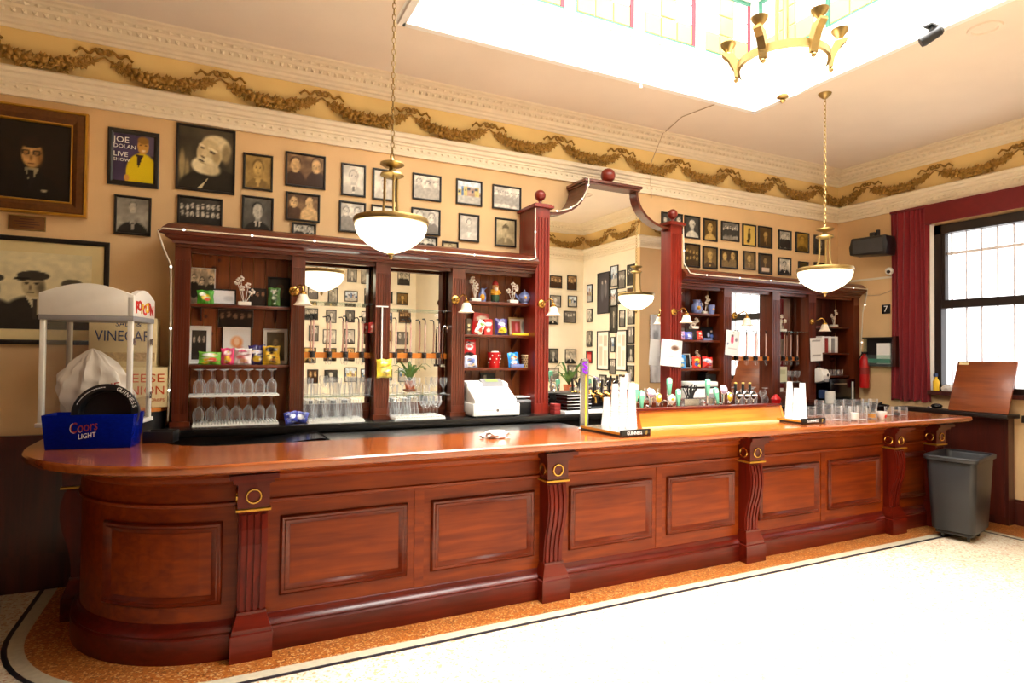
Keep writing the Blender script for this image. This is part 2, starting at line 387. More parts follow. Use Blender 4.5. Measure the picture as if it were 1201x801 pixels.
def head(c, x, y, r, skin=205, hair=40, asp=1.0, hat=False, beard=False, glasses=False, turn=0.0, long=False):
    k = asp; sk = (skin,)*3; hr = (hair,)*3; sh = (skin*0.62,)*3
    if long: c.ell(x, y+0.15*r, r*1.25, r*k*1.5, hr, 0.2)
    c.ell(x-turn*r*0.15, y-r*k*0.28, r*0.98, r*k*1.0, hr, 0.15)
    c.ell(x, y, r*0.82, r*k*1.05, sk, 0.15)
    c.ell(x+r*0.62, y+r*k*0.1, r*0.3, r*k*0.8, sh, 0.8, 0.6)
    if hat: c.ell(x, y-r*k*0.72, r*1.25, r*k*0.36, hr, 0.1); c.ell(x, y-r*k*1.0, r*0.85, r*k*0.5, hr, 0.1)
    if beard: c.ell(x, y+r*k*0.75, r*0.72, r*k*0.62, (skin*1.08,)*3, 0.3)
    for sgn in (-1, 1):
        ex = x+sgn*r*0.34+turn*r*0.2
        c.ell(ex, y-r*k*0.12, r*0.17, r*k*0.09, (30,)*3, 0.5); c.ell(ex, y-r*k*0.3, r*0.24, r*k*0.06, (hair*0.8+20,)*3, 0.6)
        if glasses: c.ell(ex, y-r*k*0.1, r*0.3, r*k*0.2, (25,)*3, 0.3); c.ell(ex, y-r*k*0.1, r*0.21, r*k*0.13, (skin*0.75,)*3, 0.3)
    c.ell(x+turn*r*0.3, y+r*k*0.2, r*0.12, r*k*0.22, sh, 0.8); c.ell(x+turn*r*0.2, y+r*k*0.55, r*0.3, r*k*0.07, (60,)*3, 0.6)

def portrait(w, h, bg=150, coat=35, shirt=220, tone=BW, seed=0, hx=0.5, hy=0.38, hr=0.2, tie=True, **kw):
    c = Can(w, h, (bg,)*3).noise(0.25, 4, seed); k = w/h
    c.ell(hx, 1.08, 0.52, 0.42, (coat,)*3, 0.08); c.rect(hx-hr*0.4, hy+hr*k*0.6, hx+hr*0.4, 0.74, (kw.get('skin', 205)*0.8,)*3)
    if shirt: c.tri([(hx-hr*0.55, 0.68), (hx+hr*0.55, 0.68), (hx, 0.98)], (shirt,)*3)
    if tie and shirt: c.tri([(hx-hr*0.15, 0.7), (hx+hr*0.15, 0.7), (hx+hr*0.1, 0.98), (hx-hr*0.1, 0.98)], (30,)*3)
    head(c, hx, hy, hr, asp=k*1.15, **kw); c.noise(0.12, 14, seed+5)
    return c.tone(*tone)

def crowd(w, h, n=3, bg=110, tone=BW, seed=0, coat=40, rows=1, skin=215, dress=None):
    c = Can(w, h, (bg,)*3).noise(0.4, 5, seed); k = w/h; r = np.random.RandomState(seed)
    for q in range(rows):
        for i in range(n):
            x = (i+0.5+0.2*(r.rand()-0.5))/n; y = 0.32+0.3*q+0.1*(r.rand()-0.5); hr = 0.3/n+0.02
            cc = coat if dress is None or i != dress else 225
            c.ell(x, y+hr*k*3.2, hr*1.9, hr*k*2.6, (cc,)*3, 0.1); head(c, x, y, hr, skin, 30+50*r.rand(), asp=k*1.15)
    c.noise(0.2, 16, seed+2); return c.tone(*tone)

def place(w, h, seed=0, tone=None):
    c = Can(w, h, (214, 226, 236)); r = np.random.RandomState(seed)
    c.rect(0, 0.62, 1, 1, (190, 186, 176)); x = 0
    while x < 1:
        d = 0.1+0.14*r.rand(); t = 0.15+0.3*r.rand(); col = [(96, 130, 180), (220, 200, 120), (200, 200, 205), (120, 140, 160), (180, 150, 130)][r.randint(5)]
        c.rect(x, t, x+d, 0.64, col); c.rect(x+0.02, t+0.08, x+d-0.03, t+0.18, (70, 80, 95)); x += d
    c.noise(0.15, 12, seed)
    if tone: c.tone(*tone)
    return c

def print_mesh(name, can, wd, ht, bulge=None):
    """grid in x (right) and z (up), origin at centre, facing -y"""
    h, w_ = can.h, can.w
    xs = (np.arange(w_)/(w_-1)-0.5)*wd; zs = (0.5-np.arange(h)/(h-1))*ht
    X, Z = np.meshgrid(xs, zs); Y = np.zeros_like(X) if bulge is None else bulge(X/wd*2, Z/ht*2)
    vs_ = np.stack([X, Y, Z], -1).reshape(-1, 3)
    idx = np.arange(h*w_).reshape(h, w_)
    f = np.stack([idx[1:, :-1], idx[1:, 1:], idx[:-1, 1:], idx[:-1, :-1]], -1).reshape(-1, 4)
    me = bpy.data.meshes.new(name); me.from_pydata(vs_.tolist(), [], f.tolist())
    at = me.color_attributes.new('ink', 'FLOAT_COLOR', 'POINT')
    a = can.a.reshape(-1, 3); a = np.where(a <= 0.04045, a/12.92, ((a+0.055)/1.055)**2.4)
    at.data.foreach_set('color', np.concatenate([a, np.ones((len(a), 1))], 1).astype('f').ravel()); me.update()
    return me

def frame_b(w, h, fw, d, y0=0.0):
    """rectangular frame ring, outer size w x h, centred, front face at y = y0 - d"""
    b = B(); o = [(-w/2, -h/2), (w/2, -h/2), (w/2, h/2), (-w/2, h/2)]
    i_ = [(-w/2+fw, -h/2+fw), (w/2-fw, -h/2+fw), (w/2-fw, h/2-fw), (-w/2+fw, h/2-fw)]
    m = [((a[0]*0.35+c[0]*0.65), (a[1]*0.35+c[1]*0.65)) for a, c in zip(o, i_)]
    rings = [(o, 0), (o, -d*0.8), ([(a[0]*0.8+c[0]*0.2, a[1]*0.8+c[1]*0.2) for a, c in zip(o, i_)], -d), (m, -d), (i_, -d*0.6), (i_, 0)]
    vs_ = [(p[0], y0+y, p[1]) for rg, y in rings for p in rg]; fs_ = []
    for k in range(len(rings)-1):
        for q in range(4): fs_.append((k*4+q, k*4+(q+1) % 4, (k+1)*4+(q+1) % 4, (k+1)*4+q))
    return b.add(vs_, fs_)

def picture(label, c, wd, ht, can, fw=0.022, fmat='black_frame', mount=0.0, depth=0.02, rotz=0.0, tilt=0.0, name='framed_photograph', cat='picture', group=None, backing=True, pmat='photo_print', mmat='mount_card'):
    """c: centre of the back plane; faces -y before rotz"""
    t = thing(name, label, cat, c, rotz, group); t.rotation_euler = (tilt, 0, rotz)
    obj('frame', frame_b(wd, ht, fw, depth), fmat, t)
    iw, ih = wd-2*fw, ht-2*fw
    if mount:
        b = B().box(-iw/2-0.002, -0.006, -ih/2-0.002, iw/2+0.002, -0.001, ih/2+0.002); obj('mount', b, mmat, t)
        iw -= 2*mount; ih -= 2*mount
    me = print_mesh('print', can, iw+0.004, ih+0.004)
    o = obj('print', me, pmat, t); o.location = (0, -0.008, 0)
    return t

def text(name, s, size, mat, parent, loc, rot=(PI/2, 0, 0), depth=0.0008, align='CENTER', shear=0.0, width=None, label=None, bold=0.0):
    cu = bpy.data.curves.new(name, 'FONT'); cu.body = s; cu.size = size; cu.align_x = align; cu.align_y = 'CENTER'; cu.extrude = depth; cu.shear = shear; cu.resolution_u = 2; cu.offset = bold
    o = bpy.data.objects.new('lettering_source', cu); COL.objects.link(o)
    me = bpy.data.meshes.new_from_object(o.evaluated_get(bpy.context.evaluated_depsgraph_get()))
    COL.objects.unlink(o); bpy.data.objects.remove(o); me.name = name
    if width and len(me.vertices):
        xs = [q.co.x for q in me.vertices]; k = width/(max(xs)-min(xs)); m = (max(xs)+min(xs))/2 if align == 'CENTER' else min(xs)
        for q in me.vertices: q.co.x = (q.co.x-m)*k
    me.materials.clear(); me.materials.append(MAT(mat))
    o = bpy.data.objects.new(name, me); COL.objects.link(o); o.parent = parent; o.location = loc; o.rotation_euler = rot
    if label: o['label'] = label
    return o

def packet(label, x, y, z, w_, h_, paint, rotz=0.0, tilt=-0.12, roll=0.0, group='snack packets on the back bar shelves', flat=0.35, name='snack_packet', cat='snack packet'):
    """pillow bag standing at (x, y, z): front sheet printed, back sheet, crimped ends"""
    n, m = 19, 23
    can = Can(n, m, paint[0])
    r = random.Random(label)
    for (cx, cy, rx, ry, col) in paint[1]: can.ell(cx, cy, rx, ry, col, 0.25)
    for _ in range(7):   # lettering strips, flecks and product blobs
        cy = r.uniform(0.15, 0.9); cx = r.uniform(0.25, 0.75); src = r.choice(paint[1])[4]; k_ = r.uniform(0.6, 1.25)
        can.ell(cx, cy, r.uniform(0.05, 0.3), r.uniform(0.025, 0.06), [min(255, q*k_) for q in src], 0.4, rot=r.uniform(-0.3, 0.3))
    can.rect(0, 0.95, 1, 1, [q*0.8 for q in paint[0]]); can.rect(0, 0, 1, 0.05, [min(255, q*1.15) for q in paint[0]]); can.noise(0.15, 5, r.randint(0, 99))
    th = w_*flat; p1, p2, p3 = (r.random()*6 for _ in range(3))
    def bl(sg):
        return lambda X, Z: sg*th*0.5*np.clip(1-np.abs(X)**2.4, 0, 1)**0.6*np.clip(1-np.abs(Z)**3, 0, 1)**0.7*(1+0.22*np.sin(4*X+3*Z+p1)+0.12*np.sin(9*X-5*Z+p2)+0.3*np.abs(Z)**2*np.sin(16*X+p3))
    me = print_mesh(name, can, w_, h_, bl(-1))
    bk = print_mesh('back', can, w_, h_, bl(1))
    bm = bmesh.new(); bm.from_mesh(me); bm.from_mesh(bk); bmesh.ops.remove_doubles(bm, verts=bm.verts, dist=0.0004); bm.to_mesh(me); bm.free()
    bpy.data.meshes.remove(bk)
    pq = [v for v in me.vertices]
    for v in pq:   # pulled-in waist and uneven crimped ends
        xn, zn = v.co.x/w_*2, v.co.z/h_*2
        v.co.x *= 1-0.07*(1-zn*zn)+0.02*math.sin(zn*5+p1); v.co.z += h_*0.02*math.sin(xn*6+p2)*abs(zn)
    for p in me.polygons: p.use_smooth = True
    o = obj(name, me, 'packet_print'); o.location = (x, y, z+h_/2*math.cos(tilt)); o.rotation_euler = (tilt, roll+r.uniform(-0.06, 0.06), rotz+r.uniform(-0.25, 0.25))
    return tag(o, label, cat, group)
# ------------------------------------------------------------------ the room
YB, XR, ZC = 5.2, 7.21, 3.98
ROOM = [(-1.7,-1.6), (3.6,-1.6), (3.6,0.4), (6.08,0.4), (6.08,2.05), (XR,2.05), (XR,YB), (-1.7,YB)]
SKX0, SKX1, SKY0, SKY1 = 1.15, 4.56, 0.65, 4.15
WY0, WY1, WZ0, WZ1 = 2.32, 4.02, 1.29, 3.12

fl = struct('floor', B().box(-3.1,-1.7,-0.1, XR+0.1, YB+0.1, 0), 'terrazzo_pale')
PATH = [(6.62,2.1), (6.62,3.326), (0.1,3.326)] + [(0.1+1.124*math.cos(a), 4.45+1.124*math.sin(a)) for a in [-PI/2-PI/2*k/16 for k in range(1, 17)]] + [(-1.024,YB)]
def ribbon(path, d0, d1, z):
    def off(d):
        out = []
        for i, p in enumerate(path):
            ns = []
            for a, b_ in ((i-1, i), (i, i+1)):
                if a < 0 or b_ >= len(path): continue
                t = Vector((path[b_][0]-path[a][0], path[b_][1]-path[a][1])).normalized(); ns.append(Vector((t.y, -t.x)))
            n = sum(ns, Vector((0,0))); n /= len(ns); n /= max(0.3, n.length_squared)
            out.append((p[0]+n.x*d, p[1]+n.y*d, z))
        return out
    A, C_ = off(d0), off(d1); n = len(A)
    return B().add(A+C_, [(i, i+1, n+i+1, n+i) for i in range(n-1)])
obj('border_terrazzo', ribbon(PATH, 0.08, 0.585, 0.001), 'terrazzo_orange', fl, label='orange speckled terrazzo border')
obj('border_strip', ribbon(PATH, 0.012, 0.085, 0.002), 'marble_strip', fl, label='pale grey border strip')
obj('border_line', ribbon(PATH, -0.014, 0.013, 0.003), 'black_line', fl, label='thin black inlaid line')

def wallseg(name, a, b_, z0=0.0, z1=ZC+0.1, th=0.12, hole=None, mat='wall_paint'):
    """wall on the outside (right-hand side) of the edge a -> b"""
    t = Vector((b_[0]-a[0], b_[1]-a[1])); L = t.length; t.normalize(); n = Vector((t.y, -t.x)); bb = B()
    def blk(s0, s1, q0, q1):
        p = [(a[0]+t.x*s, a[1]+t.y*s) for s in (s0, s1)]; r = [(q[0]+n.x*th, q[1]+n.y*th) for q in p]
        vs_ = [p[0]+(q0,), p[1]+(q0,), r[1]+(q0,), r[0]+(q0,), p[0]+(q1,), p[1]+(q1,), r[1]+(q1,), r[0]+(q1,)]
        bb.add(vs_, [(0,3,2,1),(4,5,6,7),(0,1,5,4),(1,2,6,5),(2,3,7,6),(3,0,4,7)])
    if hole:
        s0, s1, h0, h1 = hole; blk(0, s0, z0, z1); blk(s1, L, z0, z1); blk(s0, s1, z0, h0); blk(s0, s1, h1, z1)
    else: blk(0, L, z0, z1)
    return struct(name, bb, mat)
wallseg('wall_front_darkened', ROOM[0], (1.0,-1.6), mat='dark_wood'); wallseg('wall_front', (1.0,-1.6), ROOM[1], mat='front_wall_paint'); wallseg('wall_recess', ROOM[1], (3.6,0.28), mat='front_wall_paint'); wallseg('wall_chimney_breast', ROOM[2], ROOM[3], mat='front_wall_paint')  # first stretch is unseen, made dark wood to cut bounce light
wallseg('wall_side', ROOM[3], (6.08,1.93), mat='front_wall_paint'); wallseg('wall_return', ROOM[4], ROOM[5])
wr = wallseg('wall_right', ROOM[5], ROOM[6], hole=(WY0-2.05, WY1-2.05, WZ0, WZ1)); wallseg('wall_left', ROOM[7], ROOM[0], mat='dark_wood')  # left wall is unseen, set close and dark to dim the left end
wb = wallseg('wall_back', ROOM[6], ROOM[7])
q0, q1, q2, q3 = SKX0-0.05, SKX1+0.05, SKY0-0.05, SKY1+0.05
struct('ceiling', B().box(-3.1,-1.7,ZC, q0,YB+0.1,ZC+0.1).box(q1,-1.7,ZC, XR+0.1,YB+0.1,ZC+0.1).box(q0,-1.7,ZC, q1,q2,ZC+0.1).box(q0,q3,ZC, q1,YB+0.1,ZC+0.1), 'ceiling_paint')

def sweep_room(prof, poly=ROOM):
    """closed mitred sweep of profile [(inward offset, z)] around the room"""
    n = len(poly); rings = []
    for i in range(n):
        p0, p, p1 = poly[i-1], poly[i], poly[(i+1) % n]
        t0 = Vector((p[0]-p0[0], p[1]-p0[1])).normalized(); t1 = Vector((p1[0]-p[0], p1[1]-p[1])).normalized()
        nn = Vector((-t0.y, t0.x))+Vector((-t1.y, t1.x))
        rings.append([(p[0]+nn.x*d, p[1]+nn.y*d, z) for d, z in prof])
    m = len(prof); b = B()
    b.add([q for r in rings for q in r], [(i*m+k, ((i+1) % n)*m+k, ((i+1) % n)*m+k+1, i*m+k+1) for i in range(n) for k in range(m-1)])
    return b
def along(poly, step, d, z, fn, edges=None):
    """call fn(position, tangent, inward normal) every step along the room's edges"""
    n = len(poly)
    for i in range(n):
        if edges is not None and i not in edges: continue
        a, c = poly[i], poly[(i+1) % n]; t = Vector((c[0]-a[0], c[1]-a[1], 0)); L = t.length; t.normalize(); nn = Vector((-t.y, t.x, 0))
        k = int(L/step)
        for q in range(k):
            s = (q+0.5)*L/k
            fn(Vector((a[0], a[1], z))+t*s+nn*d, t, nn)
struct('trim_1', sweep_room([(0.0,3.37),(0.025,3.37),(0.03,3.40),(0.018,3.41),(0.018,3.455),(0.03,3.46),(0.03,3.475),(0.045,3.485),(0.052,3.51),(0.07,3.52),(0.075,3.545),(0.06,3.56),(0.0,3.565)]), 'plaster')['label'] = 'white moulded picture rail'
tr1 = bpy.data.objects['trim_1']
bd = B()
def bead(p, t, nn):
    up = Vector((0,0,1)); q = p
    bd.add([q+t*0.028, q+up*0.016, q-t*0.012-up*0.002, q-up*0.016, q+nn*0.014+t*0.006], [(0,1,4),(1,2,4),(2,3,4),(3,0,4)])
along(ROOM, 0.062, 0.019, 3.433, bead)
obj('bead_row', bd, 'plaster', tr1, kind='stuff')
struct('trim_2', sweep_room([(0.0,3.835),(0.02,3.835),(0.03,3.85),(0.05,3.855),(0.055,3.872),(0.08,3.88),(0.085,3.91),(0.125,3.93),(0.13,3.95),(0.19,3.955),(0.2,3.965),(0.235,3.968),(0.24,ZC),(0.0,ZC)]), 'plaster')['label'] = 'white moulded ceiling cornice'
tr2 = bpy.data.objects['trim_2']
eg = B()
def egg(p, t, nn):
    up = Vector((0,0,1)); o_ = (nn-up).normalized(); v_ = (nn+up).normalized()
    c = p; eg.add([c-t*0.02+v_*0.022, c+t*0.02+v_*0.022, c+t*0.013-v_*0.02, c-t*0.013-v_*0.02, c+o_*0.022], [(0,1,4),(1,2,4),(2,3,4),(3,0,4)])
along(ROOM, 0.06, 0.104, 3.921, egg)
def leafy(p, t, nn):
    up = Vector((0,0,1)); a = random.uniform(-0.4, 0.4); tt = t*math.cos(a)+nn*math.sin(a); q = p
    eg.add([q-tt*0.03, q+nn*0.022, q+tt*0.03, q-nn*0.02, q-up*0.016], [(0,1,4),(1,2,4),(2,3,4),(3,0,4)])
along(ROOM, 0.07, 0.16, 3.953, leafy)
obj('egg_moulding', eg, 'plaster', tr2, kind='stuff')
# painted frieze between rail and cornice, thin skim
struct('trim_3', sweep_room([(0.003,3.56),(0.003,3.84)]), 'frieze_paint')['label'] = 'yellow painted frieze band'
struct('baseboard_right', B().box(XR-0.025,2.05,0, XR,YB,0.22).box(XR-0.018,2.05,0.22,XR,YB,0.25), 'dark_wood')
struct('trim_4', B().box(XR-0.05,2.05,1.02, XR,3.2,1.09), 'window_black')['label'] = 'black dado ledge below the window'
struct('baseboard_back', B().box(-1.7,YB-0.025,0, -0.3,YB,0.25), 'dark_wood')
struct('trim_5', B().box(-1.7,YB-0.03,0.25, -0.3,YB,0.98).box(-1.7,YB-0.06,0.98, -0.97,YB,1.06), 'dark_wood')['label'] = 'dark wooden dado panelling on the back wall'

# roof lantern: shaft, stained clerestory, glazed top
LZ0, LZ1 = 4.34, 5.05
sk = struct('window_2', B().box(SKX0-0.05,SKY0-0.05,ZC-0.0, SKX0,SKY1+0.05,LZ0).box(SKX1,SKY0-0.05,ZC, SKX1+0.05,SKY1+0.05,LZ0).box(SKX0,SKY0-0.05,ZC, SKX1,SKY0,LZ0).box(SKX0,SKY1,ZC, SKX1,SKY1+0.05,LZ0)
    .box(SKX0-0.03,SKY0-0.03,ZC-0.025, SKX0+0.02,SKY1+0.03,ZC).box(SKX1-0.02,SKY0-0.03,ZC-0.025, SKX1+0.03,SKY1+0.03,ZC).box(SKX0,SKY0-0.03,ZC-0.025, SKX1,SKY0+0.02,ZC).box(SKX0,SKY1-0.02,ZC-0.025, SKX1,SKY1+0.03,ZC), 'white_paint')
sk['label'] = 'roof lantern with leaded stained glass above the floor'
NB = 5
def clere(p0, p1, name):
    """one clerestory side from p0 to p1: frames, yellow panes and coloured borders"""
    t = Vector((p1[0]-p0[0], p1[1]-p0[1], 0)); L = t.length; t.normalize(); nn = Vector((-t.y, t.x, 0)); bay = L/NB
    fb = B()
    def quad(b_, s0, s1, z0, z1, d, th=0.02):
        o_ = Vector((p0[0], p0[1], 0)); v_ = []
        for dd in (d, d-th):
            for s_, z_ in ((s0,z0),(s1,z0),(s1,z1),(s0,z1)): v_.append(o_+t*s_+nn*dd+Vector((0,0,z_)))
        b_.add(v_, [(0,1,2,3),(7,6,5,4),(0,4,5,1),(1,5,6,2),(2,6,7,3),(3,7,4,0)])
    quad(fb, 0, L, LZ0, LZ0+0.05, 0.02, 0.08); quad(fb, 0, L, LZ1-0.05, LZ1, 0.02, 0.08)
    for k in range(NB+1): quad(fb, max(0,k*bay-0.04), min(L,k*bay+0.04), LZ0+0.002, LZ1-0.002, 0.026, 0.09)
    obj('clerestory_frame', fb, 'white_paint', sk)
    for k in range(NB):
        a, c = k*bay+0.04, (k+1)*bay-0.04
        g1 = B(); g2 = B(); g3 = B(); g4 = B()
        quad(g1, a, c, LZ0+0.05, LZ0+0.085, -0.01); quad(g1, a, c, LZ1-0.085, LZ1-0.05, -0.01)
        quad(g2, a, a+0.035, LZ0+0.085, LZ1-0.085, -0.01); quad(g1, c-0.035, c, LZ0+0.085, LZ1-0.085, -0.01)
        for i in range(3):
            for j in range(3):
                s0 = a+0.035+(c-a-0.07)*i/3; s1 = a+0.035+(c-a-0.07)*(i+1)/3; z0 = LZ0+0.085+(LZ1-LZ0-0.17)*j/3; z1 = LZ0+0.085+(LZ1-LZ0-0.17)*(j+1)/3
                quad(g3 if (i == 1 or j == 0) else g4, s0+0.008, s1-0.008, z0+0.008, z1-0.008, -0.01)
        for gg, mt, nm in ((g1,'stained_green','border_pane'),(g2,'stained_red','border_pane'),(g3,'stained_yellow','stained_pane'),(g4,'stained_white','stained_pane')): obj(nm, gg, mt, sk)
clere((SKX1,SKY1), (SKX0,SKY1), 'far'); clere((SKX1,SKY0), (SKX1,SKY1), 'right'); clere((SKX0,SKY1), (SKX0,SKY0), 'left'); clere((SKX0,SKY0), (SKX1,SKY0), 'near')
gx, gy = 5, 5
for i in range(gx):
    for j in range(gy):
        x0 = SKX0+(SKX1-SKX0)*i/gx; x1 = SKX0+(SKX1-SKX0)*(i+1)/gx; y0 = SKY0+(SKY1-SKY0)*j/gy; y1 = SKY0+(SKY1-SKY0)*(j+1)/gy
        obj('roof_pane', B().box(x0+0.02,y0+0.02,LZ1+0.02, x1-0.02,y1-0.02,LZ1+0.03), 'sky_glass', sk)
gb = B()
for i in range(gx+1): x = SKX0+(SKX1-SKX0)*i/gx; gb.box(x-0.025,SKY0,LZ1, x+0.025,SKY1,LZ1+0.06)
for j in range(gy+1): y = SKY0+(SKY1-SKY0)*j/gy; gb.box(SKX0,y-0.025,LZ1, SKX1,y+0.025,LZ1+0.06)
obj('glazing_bar', gb, 'white_paint', sk)

# window in the right wall
wn = struct('window_1', B().box(XR-0.02,WY0-0.0,WZ0, XR+0.09,WY0+0.07,WZ1).box(XR-0.02,WY1-0.07,WZ0, XR+0.09,WY1,WZ1).box(XR-0.02,WY0,WZ1-0.1, XR+0.09,WY1,WZ1).box(XR-0.02,WY0,WZ0, XR+0.09,WY1,WZ0+0.06)
    .box(XR-0.01,WY0,2.195, XR+0.08,WY1,2.285).box(XR+0.0,WY1-0.1,2.28,XR+0.07,WY1-0.07,WZ1-0.1), 'window_black')
wn['label'] = 'black sash window with frosted glass and security bars'
for z0, z1 in ((WZ0+0.06,2.195),(2.285,WZ1-0.1)):
    obj('pane', B().box(XR+0.085,WY0+0.06,z0, XR+0.095,WY1-0.06,z1), 'frosted_glass', wn)
    for k in range(11):
        y = 3.885-0.1455*k
        if y > WY0+0.1: obj('security_bar', B().tube([(XR+0.065,y,z0+0.0),(XR+0.065,y,z1)], 0.009, 8), 'bar_iron', wn, smooth=True)
obj('cross_bar', B().box(XR+0.055,WY0+0.07,2.785, XR+0.07,WY1-0.07,2.815), 'bar_iron', wn)
obj('sill', B().box(XR-0.09,WY0-0.05,WZ0-0.045, XR+0.05,WY1+0.04,WZ0), 'dark_wood', wn)
obj('architrave', B().box(XR-0.03,WY1,WZ0, XR,WY1+0.04,WZ1+0.02), 'white_paint', wn)

# ceiling bits
t = thing('ceiling_spotlight', 'small black spotlight hanging at the skylight edge', 'spotlight', tuple(on(1092,30,2,ZC)))
obj('body', B().lathe([(0.001,-0.07),(0.034,-0.07),(0.04,-0.05),(0.034,0.06),(0.02,0.075),(0.001,0.078)], (0,0,-0.075), 12, Euler((1.1,0,0.6)).to_matrix()), 'black_plastic', t, smooth=True)
obj('bracket', B().box(-0.012,-0.012,-0.06,0.012,0.012,0).box(-0.04,-0.03,-0.012,0.04,0.03,0), 'black_plastic', t)
p = on(1155,33,2,ZC)
single('ceiling_ring', B().lathe([(0.075,0),(0.08,-0.012),(0.1,-0.012),(0.105,0)], tuple(p), 24), 'ceiling_paint', 'pale ring mark left by a ceiling fitting', 'ceiling ring', smooth=True)
p = on(752,60,1,SKY1-0.03); q = on(754,104,1,SKY1-0.03)
t = thing('pull_cord', 'white pull cord dangling from the skylight', 'cord', (p.x,p.y,q.z))
obj('cord', B().tube([(0,0,0.03),(0.003,0,0.2),(0,0,p.z-q.z)], 0.004, 5), 'cable_white', t); obj('toggle', B().lathe([(0.002,0.035),(0.01,0.025),(0.012,0),(0.002,-0.004)], (0,0,0), 8), 'cable_white', t, smooth=True)
# thin cable across ceiling and wall
pts = [on(845,120,2,ZC-0.006), on(800,137,2,ZC-0.006), on(780,155,2,ZC-0.006)]; pts += [Vector((on(765,190,1,YB-0.07).x,YB-0.24,ZC-0.03)), on(764,190,1,YB-0.02), on(763,212,1,YB-0.09), on(764,232,1,YB-0.02)]
single('ceiling_cable', B().tube(pts, 0.004, 5), 'cable_grey', 'thin grey cable running from the skylight down the frieze', 'cable', smooth=True)
pts = [on(480,70,2,ZC-0.005), on(464,30,2,ZC-0.005), on(462,0,2,ZC-0.005)]

# ------------------------------------------------------------------ garlands on the frieze
def swag_parts(L, seed, half=0):
    """leaf mass, flowers and ribbon of one garland; x from the bow (0) to L; half: 1 = falls to the middle only, -1 = rises from the middle"""
    r = random.Random(seed); lv = B(); fw_ = B(); rb = B()
    def curve(t):
        if half == 0: return Vector((L*t, 0, -0.03-0.128*(1-(2*t-1)**2)))
        if half == 1: return Vector((L*t, 0, -0.03-0.128*(1-(1-t)**2)))
        return Vector((L*t, 0, -0.03-0.128*(1-t**2)))
    N = int(300*L/0.755)
    for _ in range(N):
        t = r.uniform(0.08 if half >= 0 else 0, 0.92 if half <= 0 else 1); e = {0: 1-abs(2*t-1)**1.5, 1: 1-(1-t)**1.5, -1: 1-t**1.5}[half]
        rad = 0.016+0.046*e; p = curve(t); a = r.uniform(0, 2*PI); q = r.uniform(0.2, 1)
        c = p+Vector((math.cos(a)*rad*q*0.6, -0.014-0.05*e*(1-q*q*0.7)*r.uniform(0.5,1), math.sin(a)*rad*q))
        d = Vector((math.cos(a+r.uniform(-.8,.8)), -0.25, math.sin(a+r.uniform(-.8,.8)))).normalized(); s_ = d.cross(Vector((0,1,0))).normalized(); l = r.uniform(0.024,0.044); w_ = l*0.42
        lv.add([c-d*l*0.5, c+s_*w_, c+d*l*0.8, c-s_*w_, c+Vector((0,-0.009,0))], [(0,1,4),(1,2,4),(2,3,4),(3,0,4)])
    for _ in range(int(11*L/0.755)):
        t = r.uniform(0.25,0.75); p = curve(t)+Vector((r.uniform(-.015,.015),-0.055,r.uniform(-.025,.025)))
        fw_.lathe([(0.001,0.016),(0.016,0.01),(0.024,0)], tuple(p), 6, Euler((PI/2,0,0)).to_matrix())
    if half != -1:
        rb.tube([curve(0.0)+Vector((0,-0.012,0)), curve(0.06)+Vector((0,-0.01,0)), curve(0.14)+Vector((0,-0.012,0))], 0.007, 5)
        for sg in (-1, 1):
            rb.tor((sg*0.026,-0.016,0.004), 0.02, 0.008, 'y', 8, 5)
            n = 9; pp = [Vector((sg*(0.03+0.145*k/(n-1)), -0.012-0.006*math.sin(k*1.3), 0.008-0.022*k/(n-1)+0.014*math.sin(k*1.35))) for k in range(n)]
            rb.tube(pp, [0.006+0.006*abs(math.sin(k*1.35)) for k in range(n)], 5)
        rb.ball((0,-0.018,0), 0.016, 8, 6)
    if half != 1: lv.tube([curve(1-0.14)+Vector((0,-0.012,0)), curve(1-0.06)+Vector((0,-0.01,0)), curve(1.0)+Vector((0,-0.012,0))], 0.007, 5)
    return lv, fw_, rb
def garland(label, loc, rotz, L=0.755, seed=1, half=0):
    t = thing('garland', label, 'garland', loc, rotz, 'gilt plaster garlands along the frieze')
    lv, fw_, rb = swag_parts(L, seed, half)
    obj('leaves', lv, 'gilt', t, kind='stuff'); 
    if fw_.v: obj('flowers', fw_, 'gilt', t, smooth=True, kind='stuff')
    if rb.v: obj('ribbon_bow', rb, 'gilt', t, smooth=True)
    return t
BZ = 3.775; yg = YB-0.004
g0 = garland('gilt leaf garland on the back wall, cut by the left edge of the view', (-1.50,yg,BZ), 0, seed=3)
for k in range(1, 11):
    lab = 'gilt leaf garland with ribbon bow on the back wall, %s bow from the left' % ORD[k-1]
    dup(g0, (-1.50+0.7553*k, yg, BZ), 0, lab)
garland('half of the gilt garland that folds into the room corner, back wall side', (6.806,yg,BZ), 0, L=0.40, seed=5, half=1)
xg = XR-0.004
garland('half of the gilt garland that folds into the room corner, window wall side', (xg,YB-0.005,BZ), -PI/2, L=0.395, seed=6, half=-1)
for k in range(3): dup(g0, (xg, 4.80-0.79*k, BZ), -PI/2, 'gilt leaf garland on the window wall, %s from the room corner' % ORD[k], scale=(0.79/0.755,1,1))
